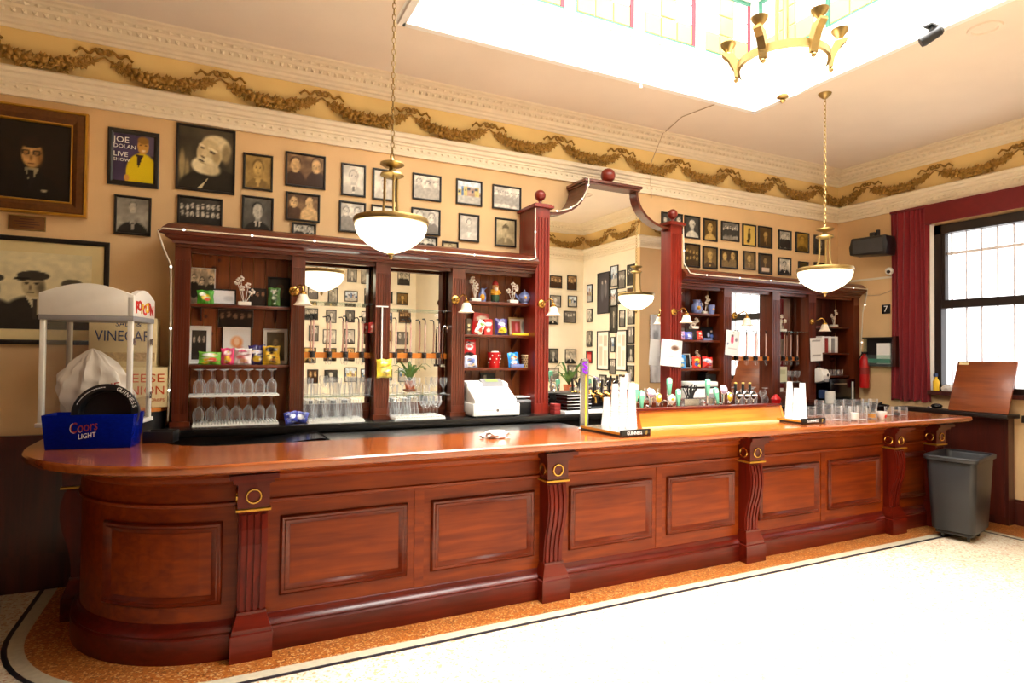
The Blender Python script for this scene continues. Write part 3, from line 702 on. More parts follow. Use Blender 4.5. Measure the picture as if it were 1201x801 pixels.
# the side of the room that only the mirrors show
def rwall(k, s):   # point on room edge k at distance s
    a, c = ROOM[k], ROOM[(k+1) % len(ROOM)]; t_ = Vector((c[0]-a[0], c[1]-a[1], 0)).normalized(); return Vector((a[0], a[1], 0))+t_*s, t_
for k, n, s0, sp in ((2,3,0.1,0.79),(3,2,0.04,0.79),(4,1,0.15,0.9),(0,8,0.2,0.78)):
    for i in range(n):
        p, t_ = rwall(k, s0+sp*(i+1)); nn = Vector((-t_.y, t_.x, 0)); ang = math.atan2(-t_.y, -t_.x)
        p = p+nn*0.004; nm = {2:'chimney breast',3:'short side wall',4:'narrow return wall',0:'front wall'}[k]
        dup(g0, (p.x,p.y,BZ), ang, 'gilt leaf garland on the %s seen in the mirrors, number %s' % (nm, ORD[i]), scale=(sp/0.755,1,1))
# ------------------------------------------------------------------ the bar: front body, pilasters, panels, countertop
BX1 = 6.5; BYF = 3.66; BR = 0.79; BCX, BCY = 0.1, 4.45; BYE = 4.98
def bpath(d, n=20, x1=BX1):
    """outline of the bar face pushed out by d: straight front, rounded end, short return"""
    r = BR+d
    return [(x1, BYF-d), (BCX, BYF-d)] + [(BCX+r*math.cos(a), BCY+r*math.sin(a)) for a in [-PI/2-PI/2*k/n for k in range(1, n+1)]] + [(BCX-r, BYE)]
def bend(s, d, z):
    """distance s along the front (s < 0.1 runs round the curve), d out of the face"""
    if s >= BCX: return Vector((s, BYF-d, z))
    a = -PI/2-(BCX-s)/BR; r = BR+d
    return Vector((BCX+r*math.cos(a), BCY+r*math.sin(a), z))
def sweep_bar(prof, x1=BX1):
    rings = [bpath(d, x1=x1) for d, z in prof]; n = len(rings[0]); m = len(prof); b = B()
    vs_ = [(rings[k][i][0], rings[k][i][1], prof[k][1]) for i in range(n) for k in range(m)]
    fs_ = [(i*m+k, (i+1)*m+k, (i+1)*m+k+1, i*m+k+1) for i in range(n-1) for k in range(m-1)]
    fs_ += [tuple(range(m))[::-1], tuple((n-1)*m+k for k in range(m))]
    return b.add(vs_, fs_)
bar = thing('bar_counter', 'long polished mahogany bar with panelled front and rounded left end', 'bar', (3.0,3.9,0))
obj('body', sweep_bar([(-0.06,0.0),(0,0.0),(0,0.805),(0.012,0.81),(0.018,0.822),(0.018,0.828),(0.006,0.835),(0.006,0.925),(0.02,0.935),(0.03,0.95),(0.032,0.965),(0.05,0.97),(0.075,0.985),(0.11,0.995),(0.13,1.0),(0.13,1.015),(-0.06,1.015)]), 'bar_wood', bar, world=True, smooth=True, angle=30)
obj('plinth', sweep_bar([(0.0,0.0),(0.045,0.0),(0.045,0.125),(0.038,0.135),(0.042,0.145),(0.032,0.16),(0.014,0.172),(0.006,0.195),(0.0,0.2)]), 'bar_wood_dark', bar, world=True, smooth=True, angle=30)
obj('end_panel', B().box(BX1-0.02,BYF,0, BX1,4.02,1.015), 'bar_wood_dark', bar, world=True)
# raised panels: ring moulding with a sunk field
def bar_panel(s0, s1, z0, z1):
    prof = [(0.0,0.0),(0.002,0.013),(0.012,0.02),(0.024,0.014),(0.03,0.018),(0.042,0.012),(0.05,0.002),(0.055,0.0)]
    ns = max(2, int((s1-s0)/0.07)) if s0 < BCX else 2
    b = B(); outs = []
    for ins, d in prof:
        ring = [(s0+ins+(s1-s0-2*ins)*k/ns, z0+ins) for k in range(ns+1)] + [(s1-ins-(s1-s0-2*ins)*k/ns, z1-ins) for k in range(ns+1)]
        outs.append([bend(s, d+0.0005, z) for s, z in ring])
    n = len(outs[0]); vs_ = [p for o_ in outs for p in o_]
    fs_ = [(k*n+i, k*n+(i+1) % n, (k+1)*n+(i+1) % n, (k+1)*n+i) for k in range(len(outs)-1) for i in range(n)]
    b.add(vs_, fs_)
    f = B(); q = 0.055
    for k in range(ns):
        a, c = s0+q+(s1-s0-2*q)*k/ns, s0+q+(s1-s0-2*q)*(k+1)/ns
        f.add([bend(a,0.002,z0+q), bend(c,0.002,z0+q), bend(c,0.002,z1-q), bend(a,0.002,z1-q)], [(0,1,2,3)])
    pn = obj('panel', f, 'bar_wood', bar, world=True, smooth=True)
    obj('moulding', b, 'bar_wood_mid', pn, world=True, smooth=True, angle=50)
for s0, s1 in ((0.35,1.085),(1.235,1.965),(2.24,2.965),(3.105,3.80),(4.075,4.81),(4.93,5.66),(5.93,6.4)): bar_panel(s0, s1, 0.285, 0.728)
bar_panel(-0.60, 0.06, 0.285, 0.728)
# stiles between the panels stand slightly proud
for s in (1.16, 3.035, 4.87):
    obj('stile', B().box(s-0.03,BYF-0.004,0.2, s+0.03,BYF,0.805), 'bar_wood', bar, world=True)

def pilaster_mesh():
    W = 0.142
    sh = B(); side = [(0.0,0.79),(-0.105,0.79),(-0.125,0.70),(-0.128,0.62),(-0.112,0.53),(-0.082,0.43),(-0.066,0.34),(-0.064,0.25),(-0.075,0.2),(0,0.2)]
    sh.prism(side, 'x', -W/2, W/2)
    for k in range(4):
        x = -0.05+0.0333*k
        pr = [(p[0]-0.011, p[1]) for p in side[1:-1]]
        sh.prism([(0,0.775)]+[(q[0],min(q[1],0.775)) for q in pr]+[(0,0.2)], 'x', x-0.010, x+0.010)
    cp = B().box(-W/2-0.008,-0.125,0.812, W/2+0.008,0,0.938)
    cp.box(-W/2-0.03,-0.155,0.95,W/2+0.03,0,0.975).box(-W/2-0.05,-0.185,0.975,W/2+0.05,0,1.0).box(-W/2-0.015,-0.135,0.938,W/2+0.015,0,0.95)
    bs = B(); pr = [(-0.118,0.0),(-0.118,0.14),(-0.108,0.145),(-0.108,0.165),(-0.082,0.235),(-0.082,0.25)]
    for (d, z), (d2, z2) in zip(pr[:-1], pr[1:]):
        w0 = W/2+(-d-0.082)*0.9+0.002; w1 = W/2+(-d2-0.082)*0.9+0.002
        bs.add([(-w0,d,z),(w0,d,z),(w0,0,z),(-w0,0,z),(-w1,d2,z2),(w1,d2,z2),(w1,0,z2),(-w1,0,z2)], [(0,1,5,4),(1,2,6,5),(2,3,7,6),(3,0,4,7),(4,5,6,7),(0,3,2,1)])
    st = B().box(-W/2-0.016,-0.134,0.796,W/2+0.016,0,0.808); s2 = B().box(-W/2-0.012,-0.13,0.938,W/2+0.012,0,0.943)
    rg = B().tor((0,-0.128,0.875), 0.036, 0.0065, 'y', 20, 6)
    rs = B().tor((-W/2-0.011,-0.062,0.875), 0.036, 0.0065, 'x', 20, 6)
    return sh, cp, bs, st, s2, rg, rs
PM = None
def pilaster(x, rot=0.0, y=BYF):
    global PM
    if PM is None:
        sh, cp, bs, st, s2, rg, rs = pilaster_mesh()
        PM = [mesh_of('pilaster', sh), mesh_of('capital', cp), mesh_of('base_block', bs), mesh_of('gold_strip', st), mesh_of('gold_strip', s2), mesh_of('brass_ring', rg, True), mesh_of('brass_ring', rs, True)]
        for m, n in zip(PM, ('bar_wood_vert','bar_wood_dark','bar_wood_dark','gold_paint','gold_paint','brass','brass')): m.materials.append(MAT(n))
    o = wloc(bar); r = obj('pilaster', PM[0], 'bar_wood_vert', bar); r.location = (x-o.x, y-o.y, 0); r.rotation_euler = (0,0,rot)
    for m, n in zip(PM[1:], ('capital','base_block','gold_strip','gold_strip','brass_ring','brass_ring')): obj(n, m, 'brass', r)
for x in (0.205, 2.08, 3.925, 5.785, 6.43): pilaster(x)
pilaster(BCX-BR, -PI/2, 4.62)

def slab(d, inner, z0, z1, x1):
    o_ = bpath(d, 24, x1); r = 0.40
    inn = [(BCX-r, BYE)] + [(BCX+r*math.cos(a)*1.0, BCY+r*math.sin(a)) for a in [PI+PI/2*k/10 for k in range(0, 11)]] + [(x1, BCY-r)]
    inn = [(p[0], min(p[1], BYE)) for p in inn]
    poly = o_+inn
    return poly
poly = slab(0.28, 0, 0, 0, 6.66)
def lay(poly, z0, z1): return B().prism(poly, 'z', z0, z1)
ct = thing('worktop', 'varnished orange brown wooden bar top with rounded end', 'countertop', (3.0,3.8,1.015))
def grow(poly_d, z): return [(p[0], p[1], z) for p in slab(poly_d, 0, 0, 0, 6.66)]
layers = [(0.20,1.015),(0.235,1.02),(0.255,1.032),(0.272,1.036),(0.28,1.05),(0.28,1.07),(0.272,1.08)]
b = B(); n = len(poly); rings = []
for d, z in layers: rings += grow(d, z)
b.add(rings, [(k*n+i, k*n+(i+1) % n, (k+1)*n+(i+1) % n, (k+1)*n+i) for k in range(len(layers)-1) for i in range(n)])
obj('edge_moulding', b, 'counter_wood', ct, world=True, smooth=True, angle=30)
obj('top_board', B().prism([(p[0],p[1]) for p in grow(0.272, 0)], 'z', 1.04, 1.0802), 'counter_wood', ct, world=True)
CZ = 1.0805
# underside shelf / back of bar so that the service side is solid
bk = thing('bar_back_shelf', 'dark service shelving behind the bar front', 'shelf', (3.2,3.95,0))
obj('back_board', B().box(0.2,4.02,0.02,6.45,4.06,1.012), 'dark_wood', bk, world=True); obj('shelf_board', B().box(0.2,3.74,0.5,6.45,4.02,0.53), 'dark_wood', bk, world=True)

# upright wooden screen standing on the bar top
t = thing('bar_screen', 'low sloping orange wooden screen along the back of the bar top', 'screen', (3.7,3.8,CZ))
obj('board', B().prism([(3.77,CZ),(3.85,CZ),(3.85,1.215),(3.815,1.215)], 'x', 2.96, 4.50), 'ledge_wood', t, world=True)
obj('cap_rail', B().box(2.93,3.80,1.215,4.50,3.875,1.232), 'bar_wood_dark', t, world=True)
obj('foot_strip', B().box(2.96,3.755,CZ,4.53,3.772,CZ+0.012), 'cream_card', t, world=True)
obj('end_cap', B().prism([(3.765,CZ),(3.86,CZ),(3.86,1.215),(3.81,1.215)], 'x', 4.50, 4.525), 'ledge_wood', t, world=True)
# ------------------------------------------------------------------ back counter and back bar
BENZ = 1.11; YF = 4.9
t = thing('back_counter', 'long black stone topped counter behind the bar', 'counter', (3.4,4.9,0))
obj('top', B().box(-0.3,4.68,1.055,7.2,5.19,BENZ), 'black_stone', t, world=True, bev=0.006)
obj('cupboard_front', B().box(-0.28,4.72,0,7.2,5.15,1.055), 'black_plastic', t, world=True)
for k in range(9): obj('door', B().box(-0.2+0.82*k,4.705,0.1,0.58+0.82*k,4.72,0.98), 'black_gloss', t, world=True)
t = thing('sink_unit', 'steel edged sink bench behind the bar', 'sink', (1.75,4.4,0))
obj('body', B().box(0.72,4.27,0.0,2.72,4.6,1.03), 'black_plastic', t, world=True); obj('steel_edge', B().box(0.72,4.24,1.03,2.72,4.62,1.05), 'steel', t, world=True)
t = thing('bottle_cooler', 'black cooler with sloping lid behind the bar top', 'cooler', (0.2,4.4,0))
obj('body', B().box(-0.18,4.26,0,0.69,4.64,0.99), 'black_plastic', t, world=True)
obj('lid', B().prism([(-0.18,0.99),(0.69,0.99),(0.69,1.065),(0.66,1.07),(-0.18,1.0)], 'y', 4.25, 4.64), 'black_gloss', t, world=True)

def flute(x0, x1, z0, z1, y0, y1, n=5):
    """square pilaster with n vertical flutes on its front; flutes stop short of the ends"""
    b = B(); b.box(x0,y0+0.008,z0,x1,y1,z1); b.box(x0,y0,z0,x1,y0+0.008,z0+0.09).box(x0,y0,z1-0.09,x1,y0+0.008,z1)
    w_ = (x1-x0)/(2*n+1)
    for k in range(n+1): b.box(x0+2*k*w_,y0,z0+0.09,x0+(2*k+1)*w_,y0+0.008,z1-0.09)
    return b
def fluted(x0, x1, z0, z1, y0, y1, n=5):
    b = B(); y8 = y0+0.008
    b.box(x0,y8,z0,x1,y1,z1)
    return flute(x0, x1, z0, z1, y0, y1, n)
UT = 2.40
def unit(name, label, x0, x1, pil, bays, left_end):
    t = thing(name, label, 'back bar', ((x0+x1)/2, 5.05, BENZ))
    for a, c in pil:
        p = obj('pilaster', fluted(a, c, BENZ, UT-0.02, YF, 5.0), 'mahogany', t, world=True)
        obj('foot', B().box(a-0.012,YF-0.012,BENZ,c+0.012,5.0,BENZ+0.035), 'mahogany', p, world=True)
        obj('divider', B().box((a+c)/2-0.02,5.0,BENZ,(a+c)/2+0.02,5.17,UT), 'mahogany', t, world=True)
    obj('top_board', B().box(x0,4.93,UT-0.02,x1,5.19,UT+0.01), 'mahogany_x', t, world=True)
    obj('top_rail', B().box(x0,4.93,UT-0.05,x1,4.985,UT), 'mahogany_x', t, world=True)
    prof = [(4.885,UT-0.02),(4.885,UT),(4.87,UT+0.005),(4.865,UT+0.02),(4.83,UT+0.035),(4.82,UT+0.05),(4.79,UT+0.055),(4.785,UT+0.075),(4.80,UT+0.082),(4.81,UT+0.1),(4.84,UT+0.13),(4.88,UT+0.15),(5.19,UT+0.15),(5.19,UT-0.02)]
    b = B(); m = len(prof); ends = []
    for xx, sg in ((x0, -1 if left_end else 0), (x1, 0)):
        ends.append([(xx+sg*(4.885-min(y,4.885)), y, z) for y, z in prof])
    b.add(ends[0]+ends[1], [tuple(range(m))[::-1], tuple(range(m, 2*m))]+[(k, (k+1) % m, m+(k+1) % m, m+k) for k in range(m)])
    obj('cornice', b, 'mahogany_x', t, world=True)
    for (a, c, kind, zs, bm_, ym) in bays:
        if kind == 'shelf':
            n = 8; w_ = (c-a)/n
            for k in range(n): obj('back_plank', B().box(a+k*w_+0.002,5.155,BENZ,a+(k+1)*w_-0.002,5.17+0.002*(k % 2),UT), bm_, t, world=True)
            for z in zs:
                s_ = obj('shelf', B().box(a,4.96,z-0.022,c,5.155,z), 'mahogany_x' if bm_ != 'pine_board' else 'mahogany_x', t, world=True, bev=0.003)
                for xx in (a+0.06, c-0.1): obj('bracket', B().prism([(5.15,z-0.022),(5.03,z-0.022),(5.15,z-0.12)], 'x', xx, xx+0.012), 'dark_wood', s_, world=True)
        else:
            obj('mirror_pane', B().box(a,ym,BENZ+0.12,c,ym+0.006,UT-0.03), 'mirror', t, world=True)
            obj('skirting', B().box(a,ym-0.03,BENZ,c,ym,BENZ+0.12).box(a,ym-0.04,BENZ+0.04,c,ym-0.03,BENZ+0.06), 'mahogany_x', t, world=True)
            for z in zs: obj('glass_shelf', B().box(a+0.005,4.91,z-0.008,c-0.005,ym-0.01,z), 'shelf_glass', t, world=True)
            obj('optic_rail', B().box(a,ym-0.045,1.60,c,ym-0.025,1.645), 'ledge_wood', t, world=True)
            obj('backing', B().box(a,ym+0.007,BENZ,c,5.175,UT), 'dark_wood', t, world=True)
    return t
A1, A2 = 1.99, 1.545; D1, D2, D3 = 2.11, 1.815, 1.52; E1, E2, E3 = 2.10, 1.815, 1.508; GS_T, GS_L = 2.04, 1.30
unit('back_bar_unit', 'mahogany back bar left of the tall mirror, with shelves and mirrored bays', -0.26, 2.606,
     [(-0.26,-0.16),(0.522,0.62),(1.165,1.284),(1.823,1.94)],
     [(-0.16,0.522,'shelf',(A1,A2),'pine_board',0),(0.62,1.165,'glass',(GS_T,GS_L),None,5.08),(1.284,1.823,'glass',(GS_T-0.03,GS_L),None,5.08),(1.94,2.606,'shelf',(D1,D2,D3),'pine_board',0)], True)
unit('back_bar_unit', 'mahogany back bar right of the tall mirror, reaching the window wall', 4.312, 7.19,
     [(4.94,5.05),(5.68,5.80),(6.28,6.40),(7.09,7.19)],
     [(4.312,4.94,'shelf',(E1,E2,E3),'mahogany',0),(5.05,5.68,'glass',(),None,4.995),(5.80,6.28,'glass',(GS_L+0.05,GS_T-0.1),None,5.08),(6.40,7.09,'shelf',(2.02,1.7,1.42),'dark_wood',0)], False)

# tall mirror between red columns
t = thing('mirror_surround', 'tall arched mirror between red wooden columns with ball finials', 'mirror', (3.456,5.0,BENZ))
XL0, XL1, XQ0, XQ1 = 2.606, 2.748, 4.165, 4.312; YM = 4.86
for a, c, zt in ((XL0,XL1,2.985),(XQ0,XQ1,2.985)):
    p = obj('column', fluted(a, c, BENZ, zt, YM, 5.19, 4), 'red_column', t, world=True)
    obj('capital', B().box(a-0.03,YM-0.03,zt,c+0.03,5.19,zt+0.02).box(a-0.015,YM-0.015,zt+0.02,c+0.015,5.19,zt+0.035), 'red_column', p, world=True)
    obj('ball_finial', B().lathe([(0.03,0),(0.03,0.01),(0.016,0.02),(0.014,0.035),(0.022,0.04)]+[(0.052*math.sin(q),0.09-0.052*math.cos(q)) for q in [0.35+(PI-0.36)*k/10 for k in range(11)]], ((a+c)/2,YM+0.06,zt+0.035), 16), 'red_column', p, world=True, smooth=True)
ZS, ZT = 2.935, 3.275; cxm = (XL1+XQ0)/2; AW = 0.425
left = [(XL1+AW*math.sin(q), ZS+(ZT-ZS)*(1-math.cos(q))) for q in [PI/2*k/12 for k in range(13)]]
outline = left+[(2*cxm-p[0], p[1]) for p in left[::-1]]
obj('mirror_pane', B().prism([(XL1,BENZ+0.06)]+outline+[(XQ0,BENZ+0.06)], 'y', 4.935, 4.945), 'mirror', t, world=True)
obj('backing', B().prism([(XL1,BENZ)]+outline+[(XQ0,BENZ)], 'y', 4.946, 5.19), 'dark_wood', t, world=True)
def strip(pts, w_, y0, y1):
    b = B(); n = len(pts); v_ = []
    for i, p in enumerate(pts):
        a = Vector(pts[max(0,i-1)]); c = Vector(pts[min(n-1,i+1)]); d = (c-a).normalized(); nn = Vector((-d.y, d.x))
        for q in (0, w_):
            for y in (y0, y1): v_.append((p[0]+nn.x*q, y, p[1]+nn.y*q))
    f_ = []
    for i in range(n-1):
        a, c = i*4, (i+1)*4
        f_ += [(a,c,c+1,a+1),(a+2,a+3,c+3,c+2),(a,a+2,c+2,c),(a+1,c+1,c+3,a+3)]
    return b.add(v_, f_+[(0,1,3,2),((n-1)*4,(n-1)*4+2,(n-1)*4+3,(n-1)*4+1)])
for pts in (left, [(2*cxm-p[0], p[1]) for p in left[::-1]]):
    obj('arch_moulding', strip(pts, 0.025, 4.88, 5.19), 'mahogany_x', t, world=True)
obj('crown_rail', B().box(cxm-0.32,4.86,ZT,cxm+0.32,5.19,ZT+0.02).box(cxm-0.335,4.845,ZT+0.02,cxm+0.335,5.19,ZT+0.045), 'mahogany_x', t, world=True)
obj('crown_ball', B().lathe([(0.035,0),(0.035,0.008),(0.02,0.014),(0.02,0.022)]+[(0.072*math.sin(q),0.09-0.072*math.cos(q)) for q in [0.3+(PI-0.31)*k/12 for k in range(13)]], (cxm-0.005,4.95,ZT+0.045), 18), 'red_column', t, world=True, smooth=True)
obj('foot_rail', B().box(XL1,4.90,BENZ,XQ0,4.935,BENZ+0.06), 'mahogany_x', t, world=True)

# rope light along the cornice and arch
def rope(label, pts, nb):
    t = thing('rope_light', label, 'rope light', tuple(pts[0]))
    obj('tube', B().tube(pts, 0.006, 6), 'cable_white', t, world=True, smooth=True)
    L = [0]
    for a, c in zip(pts[:-1], pts[1:]): L.append(L[-1]+(Vector(c)-Vector(a)).length)
    for k in range(nb):
        s = L[-1]*(k+0.5)/nb; i = max(j for j in range(len(L)) if L[j] <= s); i = min(i, len(pts)-2); q = (s-L[i])/(L[i+1]-L[i])
        p = Vector(pts[i]).lerp(Vector(pts[i+1]), q); obj('bulb', B().ball(tuple(p+Vector((0,-0.004,0))), 0.009, 8, 6), 'bulb', t, world=True, smooth=True)
zr = UT+0.084
rope('white rope light along the cornice of the left back bar', [(-0.285,4.93,1.15),(-0.275,4.91,1.6),(-0.285,4.91,2.25),(-0.33,4.86,2.36),(-0.36,4.79,zr-0.02),(-0.33,4.782,zr),(1.0,4.782,zr),(2.50,4.782,zr),(2.575,4.80,zr+0.02),(2.593,4.852,2.62),(2.593,4.852,2.97)], 11)
rope('white rope light around the arch of the tall mirror', [(XL1+0.0,4.868,ZS+0.03)]+[(p[0],4.868,p[1]+0.03) for p in left[2:-1:2]]+[(cxm-0.30,4.84,ZT+0.0),(cxm-0.30,4.84,ZT+0.055)], 4)
rope('white rope light along the cornice of the right back bar', [(XQ1+0.012,4.852,2.96),(XQ1+0.02,4.85,2.6),(XQ1+0.05,4.79,zr+0.01),(4.45,4.782,zr),(5.6,4.782,zr),(7.17,4.782,zr),(7.19,4.80,zr-0.06),(7.2,4.86,2.2),(7.2,4.89,1.6)], 9)

# wall sconces on the pilasters
def sconce(x, y, z, label):
    t = thing('wall_sconce', label, 'wall lamp', (x,y,z), 0, 'brass sconces with bell shades on the back bar')
    obj('wall_plate', B().lathe([(0.001,0.03),(0.012,0.028),(0.02,0.014),(0.036,0.008),(0.038,0)], (-0.03,0,0.06), 14, Euler((PI/2,0,0)).to_matrix()), 'brass', t, smooth=True)
    obj('arm', B().tube([(-0.03,-0.02,0.06),(-0.02,-0.06,0.075),(0.0,-0.10,0.10),(0.015,-0.125,0.085),(0.02,-0.13,0.045)], 0.0065, 6), 'brass', t, smooth=True)
    obj('shade_holder', B().lathe([(0.006,0.03),(0.012,0.02),(0.024,0.012),(0.026,-0.004)], (0.02,-0.13,0.03), 14), 'brass', t, smooth=True)
    obj('shade', B().lathe([(0.024,0.0),(0.034,-0.012),(0.04,-0.03),(0.044,-0.05),(0.054,-0.068),(0.07,-0.08),(0.068,-0.082),(0.052,-0.07),(0.04,-0.05),(0.035,-0.03),(0.02,-0.01)], (0.02,-0.13,0.028), 18), 'sconce_glass', t, smooth=True)
    return t
s0 = sconce(0.57, YF, 2.05, 'brass sconce with white bell shade on the pilaster beside the crisp shelves')
for x, y, z, l in ((1.88,YF,2.045,'brass sconce with white bell shade between the mirrored bay and the gnome shelf'),(2.70,YM,2.045,'brass sconce with white bell shade on the left red column'),(4.24,YM,2.03,'brass sconce with white bell shade on the right red column'),(5.12,YF,2.03,'brass sconce with white bell shade above the pinned pink drawing'),(6.36,YF,2.0,'brass sconce with white bell shade on the pilaster nearest the window')):
    dup(s0, (x,y,z), 0, l)
# ------------------------------------------------------------------ pictures on the back wall
def wallpic(label, u0, v0, u1, v1, can, fw=0.02, fmat='black_frame', mount=0.0, depth=0.022, **kw):
    a = on(u0, (v0+v1)/2, 1, YB); c = on(u1, (v0+v1)/2, 1, YB); um = (u0+u1)/2
    z1 = on(um, v0, 1, YB).z; z0 = on(um, v1, 1, YB).z
    return picture(label, ((a.x+c.x)/2, YB-0.002, (z0+z1)/2), c.x-a.x, z1-z0, can, fw, fmat, mount, depth, **kw)
# large oil portrait
c = Can(58, 70, (26,18,10)).noise(0.3, 4, 1)
c.ell(0.5,1.02,0.42,0.42,(20,15,10),0.15); c.tri([(0.42,0.58),(0.60,0.58),(0.5,0.80)],(150,140,110)); c.tri([(0.47,0.62),(0.54,0.62),(0.52,0.85),(0.48,0.85)],(24,20,18))
c.ell(0.51,0.36,0.155,0.17,(30,20,10),0.12); c.ell(0.51,0.42,0.135,0.19,(196,150,90),0.2); c.ell(0.6,0.45,0.06,0.15,(130,88,44),0.9); c.ell(0.5,0.29,0.14,0.06,(34,22,12),0.2)
for s_ in (-1,1): c.ell(0.5+s_*0.062,0.40,0.056,0.038,(18,12,8),0.2); c.ell(0.5+s_*0.062,0.402,0.04,0.026,(150,108,62),0.3)
c.ell(0.5,0.47,0.02,0.05,(140,96,50),0.6); c.ell(0.5,0.535,0.05,0.012,(96,48,28),0.5); c.ell(0.66,0.86,0.05,0.016,(170,160,130),0.3); c.noise(0.15, 18, 4)
big = wallpic('large dark oil portrait of a seated figure in spectacles, heavy gilt frame', -34,127,103,250, c, fw=0.085, fmat='dark_gilt', depth=0.05, name='oil_portrait', pmat='paint_print')
bw = on(103,190,1,YB).x-on(-34,190,1,YB).x; bh = on(35,127,1,YB).z-on(35,250,1,YB).z
obj('gilt_slip', frame_b(bw-0.166,bh-0.166,0.014,0.036), 'gold_paint', big); obj('gilt_edge', frame_b(bw+0.012,bh+0.012,0.022,0.058), 'gold_paint', big)
a = on(10,260,1,YB); c2 = on(54,260,1,YB)
t = thing('wall_plaque', 'small brass plaque below the gilt framed oil portrait', 'plaque', ((a.x+c2.x)/2,YB-0.001,a.z)); pw = c2.x-a.x
obj('plate', B().box(-pw/2,-0.012,-0.05,pw/2,0,0.05), 'plaque_brass', t, bev=0.003); obj('rim', frame_b(pw,0.1,0.008,0.014), 'old_brass', t)
for k, (n, z) in enumerate(((0.5,0.025),(0.75,0.008),(0.8,-0.009),(0.5,-0.026))): obj('engraved_line', B().box(-pw*n/2+0.01,-0.0128,z-0.003,pw*n/2-0.01,-0.012,z+0.003), 'dark_wood', t)
# large charcoal sketch
c = Can(84, 66, (226,212,168)).noise(0.05, 4, 8)
def sk_head(x, y, r, cap):
    k = 84/66
    c.ell(x+0.0,y+r*k*2.7,r*2.3,r*k*1.9,(52,46,38),0.15); c.tri([(x-r*0.5,y+r*k*0.9),(x+r*0.7,y+r*k*0.9),(x+r*0.3,y+r*k*2.6)],(214,200,160)); c.tri([(x-r*0.05,y+r*k*1.2),(x+r*0.3,y+r*k*1.2),(x+r*0.25,y+r*k*2.8),(x-r*0.02,y+r*k*2.8)],(70,60,50))
    c.ell(x,y,r*0.85,r*k*1.15,(190,172,130),0.15); c.ell(x+r*0.5,y+r*k*0.25,r*0.42,r*k*0.8,(110,98,76),0.7)
    for s_ in (-0.45,0.2): c.ell(x+s_*r,y-r*k*0.1,r*0.2,r*k*0.1,(40,34,28),0.4)
    c.ell(x-r*0.2,y+r*k*0.25,r*0.14,r*k*0.3,(120,104,80),0.5); c.ell(x-r*0.15,y+r*k*0.65,r*0.3,r*k*0.07,(60,50,40),0.4)
    if cap: c.ell(x,y-r*k*0.72,r*1.15,r*k*0.42,(66,58,48),0.1); c.ell(x-r*0.75,y-r*k*0.45,r*0.6,r*k*0.16,(40,34,28),0.2)
    else: c.ell(x,y-r*k*0.75,r*0.95,r*k*0.5,(90,80,64),0.15)
sk_head(0.50,0.42,0.125,True); sk_head(0.83,0.50,0.11,False); sk_head(0.13,0.46,0.12,True); c.noise(0.05, 26, 3)
wallpic('large charcoal drawing of three figures, one in a flat cap, behind the popcorn cabinet', -58,278,128,404, c, fw=0.032, mount=0.075, depth=0.025, name='framed_drawing', pmat='paper_print')
# yellow jacket poster
c = Can(40, 46, (70,58,92)).noise(0.25, 5, 2); c.rect(0.72,0,1,0.4,(96,84,110))
c.ell(0.70,1.05,0.42,0.62,(226,198,20),0.06); c.ell(0.70,0.78,0.4,0.42,(226,198,20),0.08); c.tri([(0.56,0.42),(0.74,0.40),(0.60,0.72)],(40,26,30)); c.ell(0.72,0.22,0.15,0.19,(208,156,70),0.15); c.ell(0.72,0.1,0.16,0.09,(150,108,46),0.25); c.ell(0.33,0.92,0.07,0.08,(206,150,70),0.2)
for s_ in (0.66,0.79): c.ell(s_,0.2,0.035,0.018,(60,34,20),0.5)
c.ell(0.73,0.32,0.07,0.02,(240,220,180),0.4)
pp = wallpic('framed purple show poster of a performer in a yellow jacket', 126.5,153.5,187,219, c, fw=0.034, name='framed_poster')
for s_, z, sz in (('JOE',0.125,0.062),('DOLAN',0.078,0.04),('LIVE',0.02,0.05),('SHOW',-0.02,0.034)): text('lettering', s_, sz, 'ink_white', pp, (-0.128,-0.0095,z), align='LEFT')
# bearded head
c = Can(56, 66, (70,62,48)).noise(0.35, 5, 4)
c.ell(0.07,0.62,0.07,0.3,(168,150,106),0.5); c.ell(0.16,0.70,0.05,0.22,(150,132,92),0.5)
c.ell(0.66,1.08,0.72,0.46,(30,26,19),0.08); c.ell(0.30,1.05,0.3,0.25,(34,30,22),0.1)
c.ell(0.74,0.30,0.24,0.22,(196,178,134),0.25); c.ell(0.66,0.22,0.26,0.15,(222,206,164),0.25); c.ell(0.86,0.38,0.1,0.2,(150,132,94),0.5)
c.ell(0.55,0.42,0.24,0.27,(208,188,142),0.12); c.ell(0.47,0.60,0.26,0.16,(230,216,176),0.2); c.ell(0.60,0.66,0.2,0.12,(206,188,146),0.4)
c.ell(0.68,0.44,0.1,0.15,(168,146,104),0.6); c.ell(0.62,0.335,0.115,0.028,(236,222,184),0.3,rot=0.35); c.ell(0.42,0.275,0.07,0.024,(232,216,178),0.3,rot=0.35)
c.ell(0.61,0.375,0.065,0.026,(64,52,36),0.4,rot=0.3); c.ell(0.43,0.315,0.045,0.022,(70,58,40),0.4,rot=0.3); c.ell(0.47,0.40,0.055,0.085,(226,206,160),0.4,rot=0.5); c.ell(0.44,0.465,0.055,0.022,(104,86,58),0.5,rot=0.4)
c.ell(0.41,0.525,0.075,0.02,(58,46,32),0.4,rot=0.3); c.ell(0.44,0.56,0.1,0.02,(186,166,122),0.5,rot=0.3); c.tri([(0.36,0.97),(0.54,0.80),(0.42,0.98)],(206,192,152)); c.noise(0.05, 26, 7)
wallpic('framed photograph of a white bearded head looking upwards', 206.5,149.5,276,225.5, c, fw=0.016)
